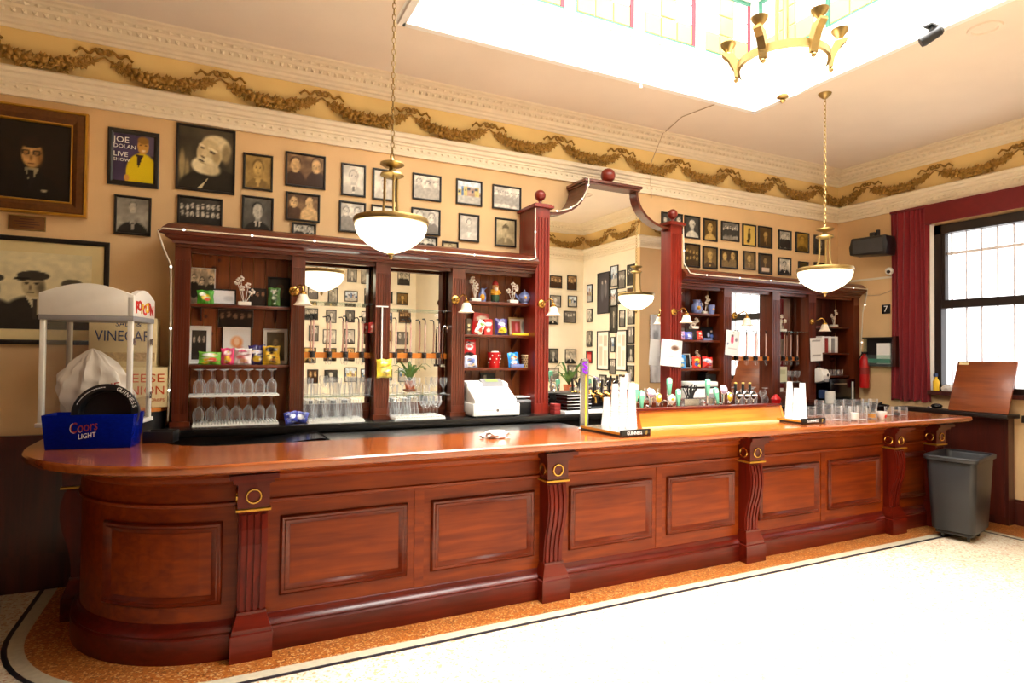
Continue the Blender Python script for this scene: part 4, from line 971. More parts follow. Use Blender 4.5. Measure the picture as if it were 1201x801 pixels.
L_ = [
 ('framed photograph of a youngster with fair fringe and dark striped top', 285,181.5,320,223.5, portrait(22,26,170,120,200,SEPIA,3,hr=0.24,hair=90,tie=False)),
 ('framed colour photograph of a bearded figure in black beside a curly haired one', 334.5,181,381.6,220.5, crowd(30,24,2,120,WARM,5,25)),
 ('framed photograph of a figure in dark jacket, below the yellow jacket poster', 134,230.5,177.5,276, portrait(24,26,150,30,170,BW,6,hr=0.15,hy=0.28,tie=True,hair=120)),
 ('wide framed photograph of a seated team, below the bearded head', 208,231.5,261,265.5, crowd(34,20,8,50,BW,7,40,2)),
 ('framed photograph of a serious face in dark suit, beside the wide team photograph', 283.5,231,320.6,274.5, portrait(24,28,90,20,225,BW,8,hr=0.23,hair=25,turn=0.5)),
 ('framed colour photograph of a couple, one wearing a straw hat', 335,227,375,260, crowd(26,22,2,90,WARM,9,50,dress=1)),
 ('small photograph of two suited figures on the back bar cornice, left of the hanging lamp', 342,262,370.5,282, crowd(18,14,2,200,BW,10,30)),
 ('framed photograph of a smiling face in pale jacket, upper row left of the hanging lamp', 400,193,428.7,230.5, portrait(18,24,215,170,235,PALE,11,hr=0.25,hair=120)),
 ('framed photograph half hidden behind the hanging lamp stem, upper row', 436.7,199,464,235.5, portrait(18,24,215,180,230,PALE,12,hr=0.22,hair=150)),
 ('framed pale photograph of three laughing faces right of the hanging lamp', 483.5,205,517,235.5, crowd(22,20,3,235,PALE,13,150)),
 ('framed colour print of a blue shop front', 534.5,211.5,565,241, place(22,20,14)),
 ('framed pale photograph of a group at a table, nearest the left red column', 577,218.5,610.5,246.5, crowd(24,20,5,225,PALE,15,130)),
 ('framed sepia photograph of a pair close together, lower row left of the hanging lamp', 397.5,237,428.7,273, crowd(20,24,2,200,PALE,16,90)),
 ('framed photograph partly hidden by the hanging lamp bowl, lower row', 435,241.5,464,277, place(18,22,17,PALE)),
 ('framed photograph of two dark haired faces right of the hanging lamp', 482,245,516,275.5, crowd(24,20,2,170,PALE,18,60)),
 ('framed photograph of a figure holding pale papers, lower row', 537.6,251.5,561.5,283.5, portrait(18,24,170,200,240,PALE,19,hr=0.18,hy=0.3,hair=40)),
 ('framed sepia sketch of a figure in a hat, lower row nearest the left red column', 580,256.5,604.7,289.5, portrait(18,24,190,120,200,((70,56,34),(226,206,160)),20,hr=0.17,hair=60,hat=True)),
 ('small photograph of two suited figures leaning on the cornice below the hanging lamp', 487,277,512.5,294, crowd(20,16,2,210,BW,21,25)),
 ('tiny sepia photograph leaning on the cornice of the left back bar', 518,283.5,537,297, portrait(14,14,190,90,220,((60,44,24),(230,206,160)),22,hr=0.18,hair=40)),
 ('framed photograph of players partly hidden by the right red column finial', 775,250,799.5,273.5, crowd(20,20,3,70,BW,31,60)),
 ('framed photograph of a pale face in a white headscarf, first of the upper row', 802,253.5,820,280, portrait(18,24,60,215,230,BW,32,hr=0.24,hair=230,tie=False)),
 ('framed sepia photograph of a young bare-necked face, second of the upper row', 824,257,840.3,283, portrait(18,24,70,190,210,SEPIA,33,hr=0.28,hair=40,tie=False)),
 ('wide framed photograph of a line of standing figures, third of the upper row', 845.3,260.5,866,283, crowd(26,20,7,130,BW,34,50)),
 ('framed yellow drawing of a slim dancing figure', 870,263.5,885.7,289, Can(16,22,(214,180,90)).ell(0.5,0.55,0.12,0.35,(60,44,20),0.2).ell(0.52,0.2,0.09,0.08,(50,36,20),0.2).ell(0.4,0.8,0.1,0.12,(60,44,20),0.3)),
 ('framed dark sepia portrait beside the yellow dancer drawing', 888.5,266,904.5,291, portrait(18,24,60,40,130,SEPIA,36,hr=0.2,hx=0.55,hair=60,skin=190)),
 ('framed photograph of a figure in long dark coat on a white ground, upper row', 912.4,270.5,927,293, crowd(16,22,2,170,BW,37,30)),
 ('framed yellow toned drawing of a square face, upper row', 932.4,273,947.8,296.5, portrait(18,24,150,60,110,((60,44,14),(206,166,70)),38,hr=0.26,hair=70)),
 ('framed photograph half hidden behind the far hanging lamp stem', 954,276.5,968,299, portrait(16,22,60,50,220,BW,39,hr=0.22)),
 ('framed dark sepia photograph of standing figures, first of the lower row', 802,286,820,313.5, crowd(18,24,4,60,SEPIA,40,40,2,170)),
 ('framed sepia portrait of a balding face, second of the lower row', 823.5,289.5,840.5,315.5, portrait(18,24,110,50,200,SEPIA,41,hr=0.24,hair=150)),
 ('wide framed sepia photograph of two figures, lower row', 844,293,864,315, crowd(24,20,2,40,SEPIA,42,120)),
 ('framed yellow photograph of a curly haired face, lower row', 871,295,885,316.5, portrait(16,22,120,110,180,SEPIA,43,hr=0.25,hair=110,long=True,tie=False)),
 ('framed dark photograph of a face above a pale sign, lower row', 889,297.5,904.5,321.5, portrait(18,24,50,60,90,SEPIA,44,hr=0.2,hy=0.35,skin=150).rect(0.2,0.72,0.85,0.92,(226,200,170))),
 ('framed photograph of a dark haired figure in black jacket on white, lower row', 912,302.5,926.7,323, portrait(18,24,225,20,235,BW,45,hr=0.22,hair=15)),
 ('framed dark green photograph behind the far hanging lamp bowl', 935.5,307,947,329, portrait(14,22,70,40,80,((30,26,10),(150,130,60)),46,hr=0.22)),
 ('framed photograph hidden by the rim of the far hanging lamp', 954,308,966.5,326, portrait(14,18,90,40,200,SEPIA,47,hr=0.22)),
]
for lab, u0, v0, u1, v1, can in L_: wallpic(lab, u0, v0, u1, v1, can, fw=0.016)

# ------------------------------------------------------------------ pictures on the walls the mirrors show
rp = random.Random(4)
def randcan(k):
    q = rp.random()
    if q < 0.55: return portrait(14,18,rp.choice((60,110,170,215)),rp.choice((25,60,150)),220,rp.choice((BW,SEPIA,BW,PALE,WARM)),k,hr=0.22,hair=rp.choice((20,60,120)))
    if q < 0.85: return crowd(18,16,rp.choice((2,3,4)),rp.choice((60,120,200)),rp.choice((BW,WARM,PALE)),k,40)
    return place(16,16,k)
wallnames = {0:'front wall', 2:'chimney breast', 3:'short side wall'}
def mirrorpics(edge, s_from, s_to, zs, cw, ch):
    L = s_to-s_from; n = int(L/cw); k = 0
    for zi, z in enumerate(zs):
        for i in range(n):
            s = s_from+(i+0.5+rp.uniform(-.1,.1))*L/n; p, t_ = rwall(edge, s); nn = Vector((-t_.y, t_.x, 0)); p = p+nn*0.002
            w_ = cw*rp.uniform(0.5,0.72); h_ = ch*rp.uniform(0.55,0.8); ang = math.atan2(-t_.y, -t_.x)
            picture('framed photograph on the %s, %s along the %s row' % (wallnames[edge], ORD[n-1-i], ORD[zi]), (p.x,p.y,z+rp.uniform(-.03,.03)), w_, h_, randcan(edge*100+zi*20+i), 0.014, rotz=ang, group='photographs on the walls the mirrors show')
mirrorpics(0, 2.8, 5.22, (3.1,2.72,2.34,1.96,1.58,1.2), 0.34, 0.37)
mirrorpics(2, 1.3, 2.4, (2.95,2.62,2.3,1.62,1.3), 0.36, 0.34)
# short side wall (X = 6.08): mixed sizes as in the tall mirror
def sidepic(label, y, z, w_, h_, can, fw=0.016, mount=0.0):
    picture(label, (6.08-0.002,y,z), w_, h_, can, fw, rotz=-PI/2, mount=mount, group='pictures on the short side wall seen in the tall mirror', mmat='white_paper')
doc = lambda s: Can(20,28,(240,236,224)).rect(0.12,0.1,0.45,0.4,(200,190,170)).rect(0.55,0.1,0.88,0.3,(214,206,190)).rect(0.12,0.5,0.45,0.9,(214,206,186)).rect(0.55,0.4,0.88,0.9,(206,196,176))
sidepic('tall dark painting of figures in grey on the short side wall', 1.05,2.72,0.36,0.72, Can(20,36,(70,66,70)).ell(0.3,0.4,0.15,0.25,(120,116,120),0.3).ell(0.6,0.45,0.16,0.3,(100,98,104),0.3).ell(0.32,0.22,0.07,0.05,(200,190,180),0.2).ell(0.6,0.24,0.07,0.05,(190,184,176),0.2))
sidepic('large framed page of white clippings below the tall dark painting', 1.05,1.72,0.36,0.68, doc(1), 0.02)
sidepic('second large framed page of white clippings on the short side wall', 1.58,1.72,0.30,0.68, doc(2), 0.02)
sidepic('tall framed dark photograph between the clippings and the painting', 1.36,2.25,0.22,0.46, portrait(14,24,70,40,170,BW,71,hr=0.16,hy=0.3))
k = 0
for (y, z, w_, h_) in ((0.62,2.75,0.17,0.32),(0.62,2.35,0.17,0.24),(0.62,1.93,0.17,0.28),(0.62,1.6,0.19,0.22),(1.37,2.98,0.22,0.36),(1.36,2.62,0.2,0.3),(1.58,2.9,0.2,0.3),(1.58,2.6,0.24,0.2),(1.6,2.25,0.16,0.28),(1.83,2.95,0.2,0.34),(1.84,2.6,0.2,0.28),(1.84,2.27,0.18,0.26),(1.84,1.97,0.18,0.28),(1.84,1.67,0.18,0.28),(1.84,1.35,0.18,0.26),(1.34,1.82,0.12,0.26),(1.34,1.45,0.18,0.26),(1.6,1.2,0.14,0.24),(1.3,1.15,0.22,0.22),(1.05,1.2,0.22,0.2)):
    cn = randcan(300+k)
    if k == 3: cn = Can(10,12,(190,30,34)).rect(0.2,0.2,0.8,0.75,(230,120,110))
    sidepic('small framed picture on the short side wall, %s of those around the big clippings' % ORD[k], y, z, w_, h_, cn); k += 1
t = thing('wall_mirror', 'narrow silvery notice panel on the return wall seen in the tall mirror', 'panel', (6.4,2.052,1.75), PI)
obj('frame', frame_b(0.24,1.1,0.012,0.015), 'steel', t); obj('print', print_mesh('print', Can(10,30,(206,206,206)).ell(0.5,0.3,0.3,0.1,(150,150,150),0.4).ell(0.5,0.6,0.25,0.2,(170,170,172),0.4).noise(0.15,10,3), 0.22, 1.08), 'photo_print', t).location = (0,-0.006,0)
# ------------------------------------------------------------------ lamps
def chain_b(z0, z1, link=0.046, r=0.0036, w_=0.011):
    b = B(); n = max(2, int((z1-z0)/(link*0.78))); st = (z1-z0)/n
    for k in range(n):
        zc = z0+(k+0.5)*st; h_ = st*0.62; pts = []
        for a in range(8):
            q = 2*PI*a/8; x = w_*math.cos(q); z = zc+h_*math.sin(q)
            pts.append((x,0,z) if k % 2 == 0 else (0,x,z))
        b.tube(pts, r, 4, closed=True)
    return b
def pendant(label, x, y, zr):
    t = thing('pendant_lamp', label, 'pendant lamp', (x,y,zr), 0, 'brass pendant lamps with glass bowls')
    bowl = [(0.215,0.0),(0.222,-0.02),(0.216,-0.05),(0.205,-0.062),(0.208,-0.07),(0.19,-0.095),(0.15,-0.13),(0.10,-0.16),(0.05,-0.18),(0.012,-0.19)]
    obj('glass_bowl', B().lathe(bowl+[(p[0]-0.006,p[1]+0.006) for p in bowl[::-1]][1:], (0,0,0), 32), 'bowl_glass', t, smooth=True)
    obj('rim_band', B().lathe([(0.214,0.03),(0.228,0.026),(0.232,0.01),(0.228,-0.006),(0.214,-0.008),(0.21,0.0),(0.214,0.03)], (0,0,0), 32), 'old_brass', t, smooth=True)
    obj('finial', B().lathe([(0.001,-0.175),(0.02,-0.186),(0.024,-0.194),(0.012,-0.2),(0.014,-0.208),(0.008,-0.222),(0.001,-0.228)], (0,0,0), 12), 'old_brass', t, smooth=True)
    for k in range(3):
        a = 2*PI*k/3+0.5; c, s = math.cos(a), math.sin(a)
        obj('stem', B().tube([(0.10*c,0.10*s,0.0),(0.075*c,0.075*s,0.03),(0.052*c,0.052*s,0.08),(0.046*c,0.046*s,0.17),(0.046*c,0.046*s,0.30)], 0.0085, 6), 'old_brass', t, smooth=True)
    obj('spreader', B().boxc(0,0,0.012,0.42,0.012,0.008).boxc(0,0,0.012,0.012,0.42,0.008).lathe([(0.12,0.0),(0.12,0.02)], (0,0,0), 16), 'old_brass', t)
    obj('crown', B().lathe([(0.001,0.285),(0.055,0.288),(0.074,0.298),(0.07,0.31),(0.04,0.322),(0.02,0.332),(0.018,0.345),(0.05,0.352),(0.075,0.366),(0.074,0.374),(0.03,0.378),(0.014,0.392),(0.006,0.41)], (0,0,0), 20), 'old_brass', t, smooth=True)
    obj('chain', chain_b(0.40, ZC-zr-0.035), 'old_brass', t, smooth=True)
    obj('ceiling_cup', B().lathe([(0.004,-0.05),(0.02,-0.045),(0.035,-0.03),(0.052,-0.014),(0.056,0)], (0,0,ZC-zr), 18), 'old_brass', t, smooth=True)
    return t
pL = on(459,262,1,3.72); pendant('brass pendant lamp with glowing bowl hanging over the left of the bar', pL.x, 3.72, pL.z)
pR = on(967.5,318,1,3.6); pendant('brass pendant lamp with glowing bowl hanging nearest the window', pR.x, 3.6, pR.z)
t = thing('chandelier', 'brass chandelier with white glass bowl and cup topped arms under the skylight', 'chandelier', (2.952,2.48,3.36))
bowl = [(0.235,0.0),(0.232,-0.03),(0.215,-0.08),(0.17,-0.13),(0.11,-0.165),(0.05,-0.185),(0.012,-0.192)]
obj('glass_bowl', B().lathe(bowl+[(p[0]-0.006,p[1]+0.006) for p in bowl[::-1]][1:], (0,0,0), 32), 'chandelier_glass', t, smooth=True)
obj('ring', B().lathe([(0.235,-0.022),(0.252,-0.02),(0.252,0.02),(0.235,0.022),(0.235,-0.022)], (0,0,0), 36), 'old_brass', t, smooth=True)
obj('finial', B().lathe([(0.001,-0.18),(0.03,-0.19),(0.034,-0.2),(0.014,-0.21),(0.018,-0.222),(0.001,-0.235)], (0,0,0), 12), 'old_brass', t, smooth=True)
for k in range(6):
    a = 2*PI*k/6+0.3; m = Matrix.Rotation(a, 3, 'Z')
    b = B().prism([(0.245,-0.06),(0.262,-0.055),(0.27,-0.01),(0.30,0.05),(0.335,0.085),(0.335,0.10),(0.27,0.085),(0.245,0.03)], 'y', -0.022, 0.022)
    arm = obj('arm', B().add([m @ Vector(p) for p in b.v], b.f), 'old_brass', t)
    c = m @ Vector((0.30,0,0.10)); obj('cup', B().lathe([(0.012,0),(0.02,0.012),(0.042,0.04),(0.046,0.055),(0.04,0.056),(0.03,0.04)], tuple(c), 14), 'old_brass', arm, smooth=True)
    c = m @ Vector((0.255,0,-0.07)); obj('drop', B().ball(tuple(c), 0.014, 8, 6), 'old_brass', arm, smooth=True)
for k in range(3):
    a = 2*PI*k/3; obj('stem', B().tube([(0.09*math.cos(a),0.09*math.sin(a),-0.02),(0.035*math.cos(a),0.035*math.sin(a),0.12),(0.03*math.cos(a),0.03*math.sin(a),0.5)], 0.011, 6), 'old_brass', t, smooth=True)
obj('crown', B().lathe([(0.02,0.44),(0.06,0.46),(0.085,0.5),(0.08,0.51),(0.04,0.53),(0.015,0.56),(0.013,1.68)], (0,0,0), 18), 'old_brass', t, smooth=True)

# ------------------------------------------------------------------ glassware masters
def wine_prof(): return [(0.032,0.0),(0.036,0.05),(0.034,0.075),(0.022,0.098),(0.006,0.112),(0.0045,0.125),(0.0045,0.168),(0.012,0.176),(0.034,0.181),(0.034,0.184),(0.006,0.18)]
GM = {}
def glass_mesh(kind):
    if kind in GM: return GM[kind]
    if kind == 'wine': b = B().lathe(wine_prof(), (0,0,0), 14)
    elif kind == 'pint': b = B().lathe([(0.001,0.006),(0.03,0.006),(0.031,0),(0.033,0.0),(0.036,0.06),(0.042,0.10),(0.043,0.148),(0.041,0.148),(0.038,0.10),(0.032,0.06),(0.029,0.012)], (0,0,0), 14)
    elif kind == 'pint_down': b = B().lathe([(0.043,0.0),(0.042,0.05),(0.036,0.09),(0.033,0.145),(0.032,0.148),(0.001,0.146)], (0,0,0), 14)
    elif kind == 'half': b = B().lathe([(0.001,0.005),(0.028,0.005),(0.03,0.0),(0.034,0.095),(0.032,0.095),(0.028,0.01)], (0,0,0), 14)
    elif kind == 'tumbler': b = B().lathe([(0.001,0.012),(0.036,0.012),(0.038,0.0),(0.042,0.09),(0.039,0.09),(0.036,0.014)], (0,0,0), 14)
    elif kind == 'goblet': b = B().lathe([(0.032,0.0),(0.032,0.003),(0.006,0.008),(0.005,0.06),(0.02,0.075),(0.036,0.10),(0.038,0.13),(0.034,0.16),(0.032,0.16),(0.036,0.13),(0.018,0.08)], (0,0,0), 14)
    elif kind == 'mug': b = B().lathe([(0.001,0.012),(0.036,0.012),(0.04,0.0),(0.042,0.13),(0.038,0.13),(0.036,0.016)], (0,0,0), 12).tube([(0.04,0,0.11),(0.065,0,0.105),(0.072,0,0.07),(0.064,0,0.035),(0.04,0,0.03)], 0.006, 6)
    elif kind == 'cup_stack': b = B().lathe([(0.001,0.0),(0.043,0.0)]+[p for k in range(10) for p in ((0.043-0.0012*k,0.006+0.014*k),(0.0405-0.0012*k,0.010+0.014*k))]+[(0.024,0.235),(0.001,0.235)], (0,0,0), 16)
    me = mesh_of('glass', b, True); GM[kind] = me; return me
def glassobj(kind, x, y, z, label, group, mat='clear_glass', name=None, rotz=0.0, sc=1.0):
    me = glass_mesh(kind)
    if not me.materials: me.materials.append(MAT(mat))
    o = obj(name or {'wine':'wine_glass','pint':'pint_glass','pint_down':'pint_glass','half':'half_pint_glass','tumbler':'tumbler','goblet':'goblet','mug':'glass_mug','cup_stack':'plastic_cup_stack'}[kind], me, mat)
    o.location = (x,y,z); o.rotation_euler = (0,0,rotz); o.scale = (sc,sc,sc)
    return tag(o, label, 'glass' if kind != 'cup_stack' else 'cups', group)
def tray(label, x0, x1, y0, y1, z, h_=0.022):
    b = B().box(x0,y0,z,x1,y1,z+h_*0.5)
    n = int((x1-x0)/0.02)
    for k in range(n): q = x0+(k+0.5)*(x1-x0)/n; b.box(q-0.004,y0,z+h_*0.5,q+0.004,y1,z+h_)
    return single('glass_mat', b, 'white_plastic', label, 'mat')
# upturned wine glasses, two tiers
tray('white lattice mat under the lower tier of upturned wine glasses', -0.13,0.44,4.83,5.09,BENZ)
zt2 = BENZ+0.022+0.186
single('glass_tier', B().box(-0.155,4.84,zt2,0.44,5.09,zt2+0.012), 'white_plastic', 'thin white tier board between two rows of upturned wine glasses', 'mat')
for tier, z in (('lower', BENZ+0.0225), ('upper', zt2+0.0125)):
    for j in range(2):
        for i in range(7):
            glassobj('wine', -0.095+0.081*i+(0.012 if j else 0), 4.90+0.1*j, z, 'upturned wine glass, %s from the left, %s of the %s tier' % (ORD[i], ('front row','back row')[j], tier), 'upturned wine glasses, %s tier %s row' % (tier, ('front','back')[j]))
# mirrored bays: rows of upturned pint glasses below, mixed glasses on the glass shelf
tray('white mat under the pint glasses in the first mirrored bay', 0.635,1.06,4.75,5.03,BENZ); tray('white mat under the pint glasses in the second mirrored bay', 1.295,1.72,4.75,5.03,BENZ)
for i in range(5):
    for j in range(3): glassobj('pint_down', 0.655+0.088*i, 4.80+0.088*j, BENZ+0.0225, 'upturned pint glass in the first mirrored bay, %s across in the %s row' % (ORD[i], ('front','middle','back')[j]), 'pint glasses in the first mirrored bay')
for i in range(5):
    for j in range(3):
        if (i, j) in ((2,0),(3,2)): continue
        glassobj('pint_down' if i < 3 else 'goblet', 1.31+0.088*i, 4.80+0.088*j, BENZ+0.0225, ('upturned pint glass' if i < 3 else 'tall stemmed glass')+' in the second mirrored bay, %s across in the %s row' % (ORD[i], ('front','middle','back')[j]), 'glasses in the second mirrored bay')
for i in range(7):
    glassobj(('pint','half','goblet')[i % 3] if i < 5 else 'pint', 0.66+0.076*i, 4.97+0.04*(i % 2), GS_L+0.0005, ('pint glass','half pint glass','goblet')[i % 3 if i < 5 else 0]+' on the first bay glass shelf, %s from the left' % ORD[i], 'glasses on the first glass shelf', sc=0.95)
    glassobj(('goblet','half','goblet')[i % 3], 1.33+0.074*i, 4.97+0.04*(i % 2), GS_L+0.0005, ('goblet','half pint glass','goblet')[i % 3]+' on the second bay glass shelf, %s from the left' % ORD[i], 'glasses on the second glass shelf', sc=0.85)
for i in range(6): glassobj(('tumbler','goblet','wine')[i % 3], 5.12+0.09*i, 4.86+0.05*(i % 2), BENZ+0.0005, ('tumbler','goblet','upturned wine glass')[i % 3]+' on the back counter behind the beer taps, %s from the left' % ORD[i], 'glasses behind the beer taps')
for i in range(5): glassobj('goblet', 5.87+0.085*i, 5.0, GS_L+0.0505, 'goblet on the glass shelf left of the far sconce, %s along' % ORD[i], 'goblets in the dark mirrored bay', sc=0.8)
# optics on the rails
def optic(x, ym, z, label, group, h_=0.3, first=[None]):
    if first[0] is None:
        t = thing('spirit_optic', label, 'optic', (x,ym,z), 0, group)
        obj('clamp', B().box(-0.018,-0.03,-0.02,0.018,0,0.03).box(-0.01,-0.045,-0.012,0.01,-0.03,0.018), 'black_plastic', t, bev=0.003)
        obj('measure', B().lathe([(0.006,-0.075),(0.012,-0.06),(0.014,-0.03),(0.013,0.0)], (0,-0.032,0.0), 10), 'clear_glass', t, smooth=True)
        obj('rod', B().tube([(0,-0.03,0.03),(0.004,-0.03,0.17),(0.002,-0.03,0.28)], 0.0075, 6), 'pink_tube', t, smooth=True)
        obj('hook', B().tube([(0.002,-0.03,0.27),(0.002,-0.03,0.30),(-0.008,-0.035,0.315),(-0.03,-0.05,0.312)], 0.005, 6), 'black_plastic', t, smooth=True)
        first[0] = t; return t
    return dup(first[0], (x,ym,z), 0, label, group=group)
for bi, (a, c, n, ym) in enumerate(((0.62,1.165,4,5.035),(1.284,1.823,4,5.035),(5.05,5.68,4,4.95),(5.80,6.28,4,5.035))):
    for i in range(n):
        x = a+(c-a)*(i+0.62)/(n+0.25) if bi < 2 else a+(c-a)*(i+0.7)/(n+0.3)
        optic(x, ym, 1.622, 'empty spirit optic, %s from the left in the %s mirrored bay' % (ORD[i], ORD[bi]), 'spirit optics on the back bar rails')
# glass shelf supports: slim steel uprights beside the second bay
t = thing('shelf_upright', 'slim white upright rod in front of the pilaster between the mirrored bays', 'rod', (1.215,4.885,1.5))
obj('rod', B().tube([(0,0,0),(0,0,0.52)], 0.007, 8), 'white_plastic', t, smooth=True); obj('cap', B().box(-0.05,-0.004,0.515,0.05,0.012,0.525), 'white_plastic', t)
t = thing('shelf_upright', 'hooked steel upright at the right side of the second mirrored bay', 'rod', (1.775,4.99,1.53))
obj('rod', B().tube([(0,0,0),(0,0,0.33),(0.01,0,0.35),(0.035,0,0.35),(0.04,0,0.30)], 0.008, 8), 'chrome', t, smooth=True); obj('clip', B().box(-0.02,-0.005,0.0,0.02,0.02,0.02), 'steel', t)

# ------------------------------------------------------------------ shelf A: photographs, ornaments, packets
def shelfpic(label, u0, v0, u1, z, can, Y, fw=0.012, fmat='black_frame', mount=0.0, v1=None, rotz=0.0, tilt=-0.13, mmat='white_paper', **kw):
    a = on(u0, v0, 1, Y); c = on(u1, v0, 1, Y); h_ = a.z*0.5+c.z*0.5-z
    return picture(label, ((a.x+c.x)/2, Y+0.012+h_*0.07, z+h_/2+0.001), c.x-a.x, h_, can, fw, fmat, mount, 0.012, tilt=tilt, rotz=rotz, mmat=mmat, **kw)
cc = crowd(28,34,3,200,((20,14,10),(250,226,190)),61,30)
shelfpic('unframed colour photograph of three people, left end of the upper crisp shelf', 221,313.5,253,A1,cc,5.10,fw=0.008,fmat='white_paper',name='photo_card')
shelfpic('black edged tablet with blank white screen on the upper crisp shelf', 248.5,339,277.5,A1,Can(16,12,(236,236,240)).ell(0.7,0.6,0.3,0.25,(200,200,206),0.5),5.05,fw=0.012,name='tablet',cat='tablet')
shelfpic('dark photograph of singers on a stage on the upper crisp shelf', 292,338,313,A1,crowd(18,18,3,30,((12,8,8),(220,160,120)),62,40),5.10,fw=0.006)
shelfpic('black framed dark portrait at the right end of the upper crisp shelf', 314.5,325,344,A1,portrait(20,28,40,20,60,((10,8,8),(150,110,80)),63,hr=0.24,skin=160),5.11,fw=0.016)
shelfpic('white mounted photograph at the left end of the lower crisp shelf', 219,382,248.5,A2,crowd(20,24,3,60,((20,14,12),(214,196,176)),64,30),5.09,fw=0.008,fmat='white_paper',mount=0.028)
shelfpic('framed drawing of a red haired girl on the lower crisp shelf', 260.5,382.5,295.5,A2,Can(26,34,(238,236,234)).ell(0.5,0.42,0.26,0.2,(232,150,90),0.4).ell(0.5,0.4,0.12,0.13,(246,206,170),0.3).ell(0.62,0.66,0.2,0.16,(220,120,90),0.6),5.09,fw=0.008)
shelfpic('white framed photograph of a fair haired figure, right end of the lower crisp shelf', 309,385.5,338.5,A2,portrait(20,26,110,60,90,((24,20,16),(226,200,150)),66,hr=0.16,hy=0.4,hair=170,long=True,tie=False),5.09,fw=0.008,fmat='white_paper',mount=0.022)
a = on(256,364,1,5.14); c2 = on(297,382,1,5.14)
picture('unframed dark photograph of a band pinned under the upper crisp shelf', ((a.x+c2.x)/2,5.148,(a.z+c2.z)/2-0.005), c2.x-a.x, 0.14, crowd(24,14,5,60,((16,10,10),(190,150,120)),67,40), 0.004, 'white_paper', depth=0.004, name='photo_card')

def U(u, Y, v=400): return on(u, v, 1, Y).x
G_A, G_B = (90,190,40), (250,240,90)
packet('green sweet packet on the upper crisp shelf', U(240,5.0), 5.02, A1, 0.115, 0.105, ((70,160,36), [(0.5,0.5,0.3,0.25,(250,220,60)),(0.6,0.65,0.2,0.15,(230,70,40)),(0.3,0.3,0.25,0.12,(240,250,230))]), flat=0.25)
packet('green crisp packet before the dark portrait on the upper crisp shelf', U(321,5.0), 5.02, A1, 0.09, 0.15, ((80,130,60), [(0.5,0.2,0.35,0.1,(220,225,210)),(0.5,0.6,0.3,0.22,(60,90,50)),(0.5,0.55,0.2,0.1,(190,200,170))]))
packet('green and white sweet packet, first on the lower crisp shelf', U(246.5,5.0), 5.0, A2, 0.155, 0.095, ((120,200,60), [(0.5,0.25,0.4,0.18,(245,250,240)),(0.4,0.6,0.2,0.2,(240,190,40)),(0.65,0.62,0.2,0.2,(225,70,40))]), flat=0.25)
packet('pink snack packet on the lower crisp shelf', U(267.5,5.0), 5.0, A2, 0.095, 0.125, ((226,70,120), [(0.5,0.3,0.35,0.15,(250,230,230)),(0.5,0.7,0.3,0.2,(240,190,60))]))
packet('white and pink snack packet in the middle of the lower crisp shelf', U(285,5.0), 4.995, A2, 0.13, 0.125, ((244,232,232), [(0.4,0.55,0.3,0.12,(240,140,140)),(0.6,0.75,0.25,0.12,(236,180,140)),(0.5,0.2,0.3,0.08,(220,90,120))]))
packet('purple crisp packet on the lower crisp shelf', U(302,5.0), 5.03, A2, 0.12, 0.15, ((52,40,100), [(0.5,0.35,0.4,0.12,(230,226,240)),(0.5,0.7,0.3,0.2,(226,190,60))]))
packet('yellow crisp packet at the right of the lower crisp shelf', U(318.5,5.0), 4.995, A2, 0.125, 0.145, ((226,180,40), [(0.5,0.2,0.4,0.14,(40,34,40)),(0.5,0.6,0.28,0.2,(244,216,110)),(0.6,0.75,0.2,0.1,(170,110,30))]))
def flowers(label, x, y, z, n=5, seed=0, h_=0.2):
    r = random.Random(seed); t = thing('flower_ornament', label, 'ornament', (x,y,z), 0, 'white flower ornaments on the back bar shelves')
    obj('base', B().box(-0.045,-0.03,0,0.045,0.03,0.03), 'flower_white', t, bev=0.004)
    for k in range(n):
        a = r.uniform(-0.055,0.055); hh = h_*(0.55+0.45*k/(n-1)); yy = r.uniform(-0.02,0.02)
        s_ = obj('stalk', B().tube([(a*0.1,0,0.02),(a*0.5,yy*0.5,hh*0.5),(a,yy,hh)], 0.0025, 5), 'flower_white', t, smooth=True)
        b = B()
        for q in range(5):
            g = 2*PI*q/5+r.random(); c = Vector((a+0.015*math.cos(g), yy-0.004, hh+0.015*math.sin(g))); b.ball(tuple(c), 0.011, 6, 4, 0.9)
        obj('blossom', b, 'flower_white', s_, smooth=True)
    return t
flowers('white flower ornament between tablet and dark photograph on the upper crisp shelf', U(286,5.0), 5.02, A1+0.0005, 5, 2, 0.2)

# shelf D
flowers('white flower ornament left of the gnome', U(557,5.02), 5.02, D1+0.0005, 5, 5, 0.2)
def blue_jug(label, x, y, z, h_, seed=0, group=None, pour=True):
    t = thing('ceramic_jug', label, 'jug', (x,y,z), 0)
    obj('body', B().lathe([(0.001,0.004),(h_*0.28,0),(h_*0.36,h_*0.15),(h_*0.42,h_*0.38),(h_*0.38,h_*0.6),(h_*0.24,h_*0.78),(h_*0.24,h_*0.9),(h_*0.3,h_),(h_*0.27,h_),(h_*0.2,h_*0.85)], (0,0,0), 18), 'blue_ceramic', t, smooth=True)
    obj('handle', B().tube([(h_*0.25,0,h_*0.92),(h_*0.42,0,h_*0.9),(h_*0.48,0,h_*0.7),(h_*0.36,0,h_*0.5)], h_*0.035, 6), 'blue_ceramic', t, smooth=True)
    obj('painted_flower', B().ball((-h_*0.12,-h_*0.34,h_*0.42), h_*0.14, 8, 6), 'gnome_yellow', t, smooth=True)
    return t
t = thing('ceramic_bird', 'blue and yellow pottery bird beside the left flower ornament', 'ornament', (U(565,5.03),5.03,D1))
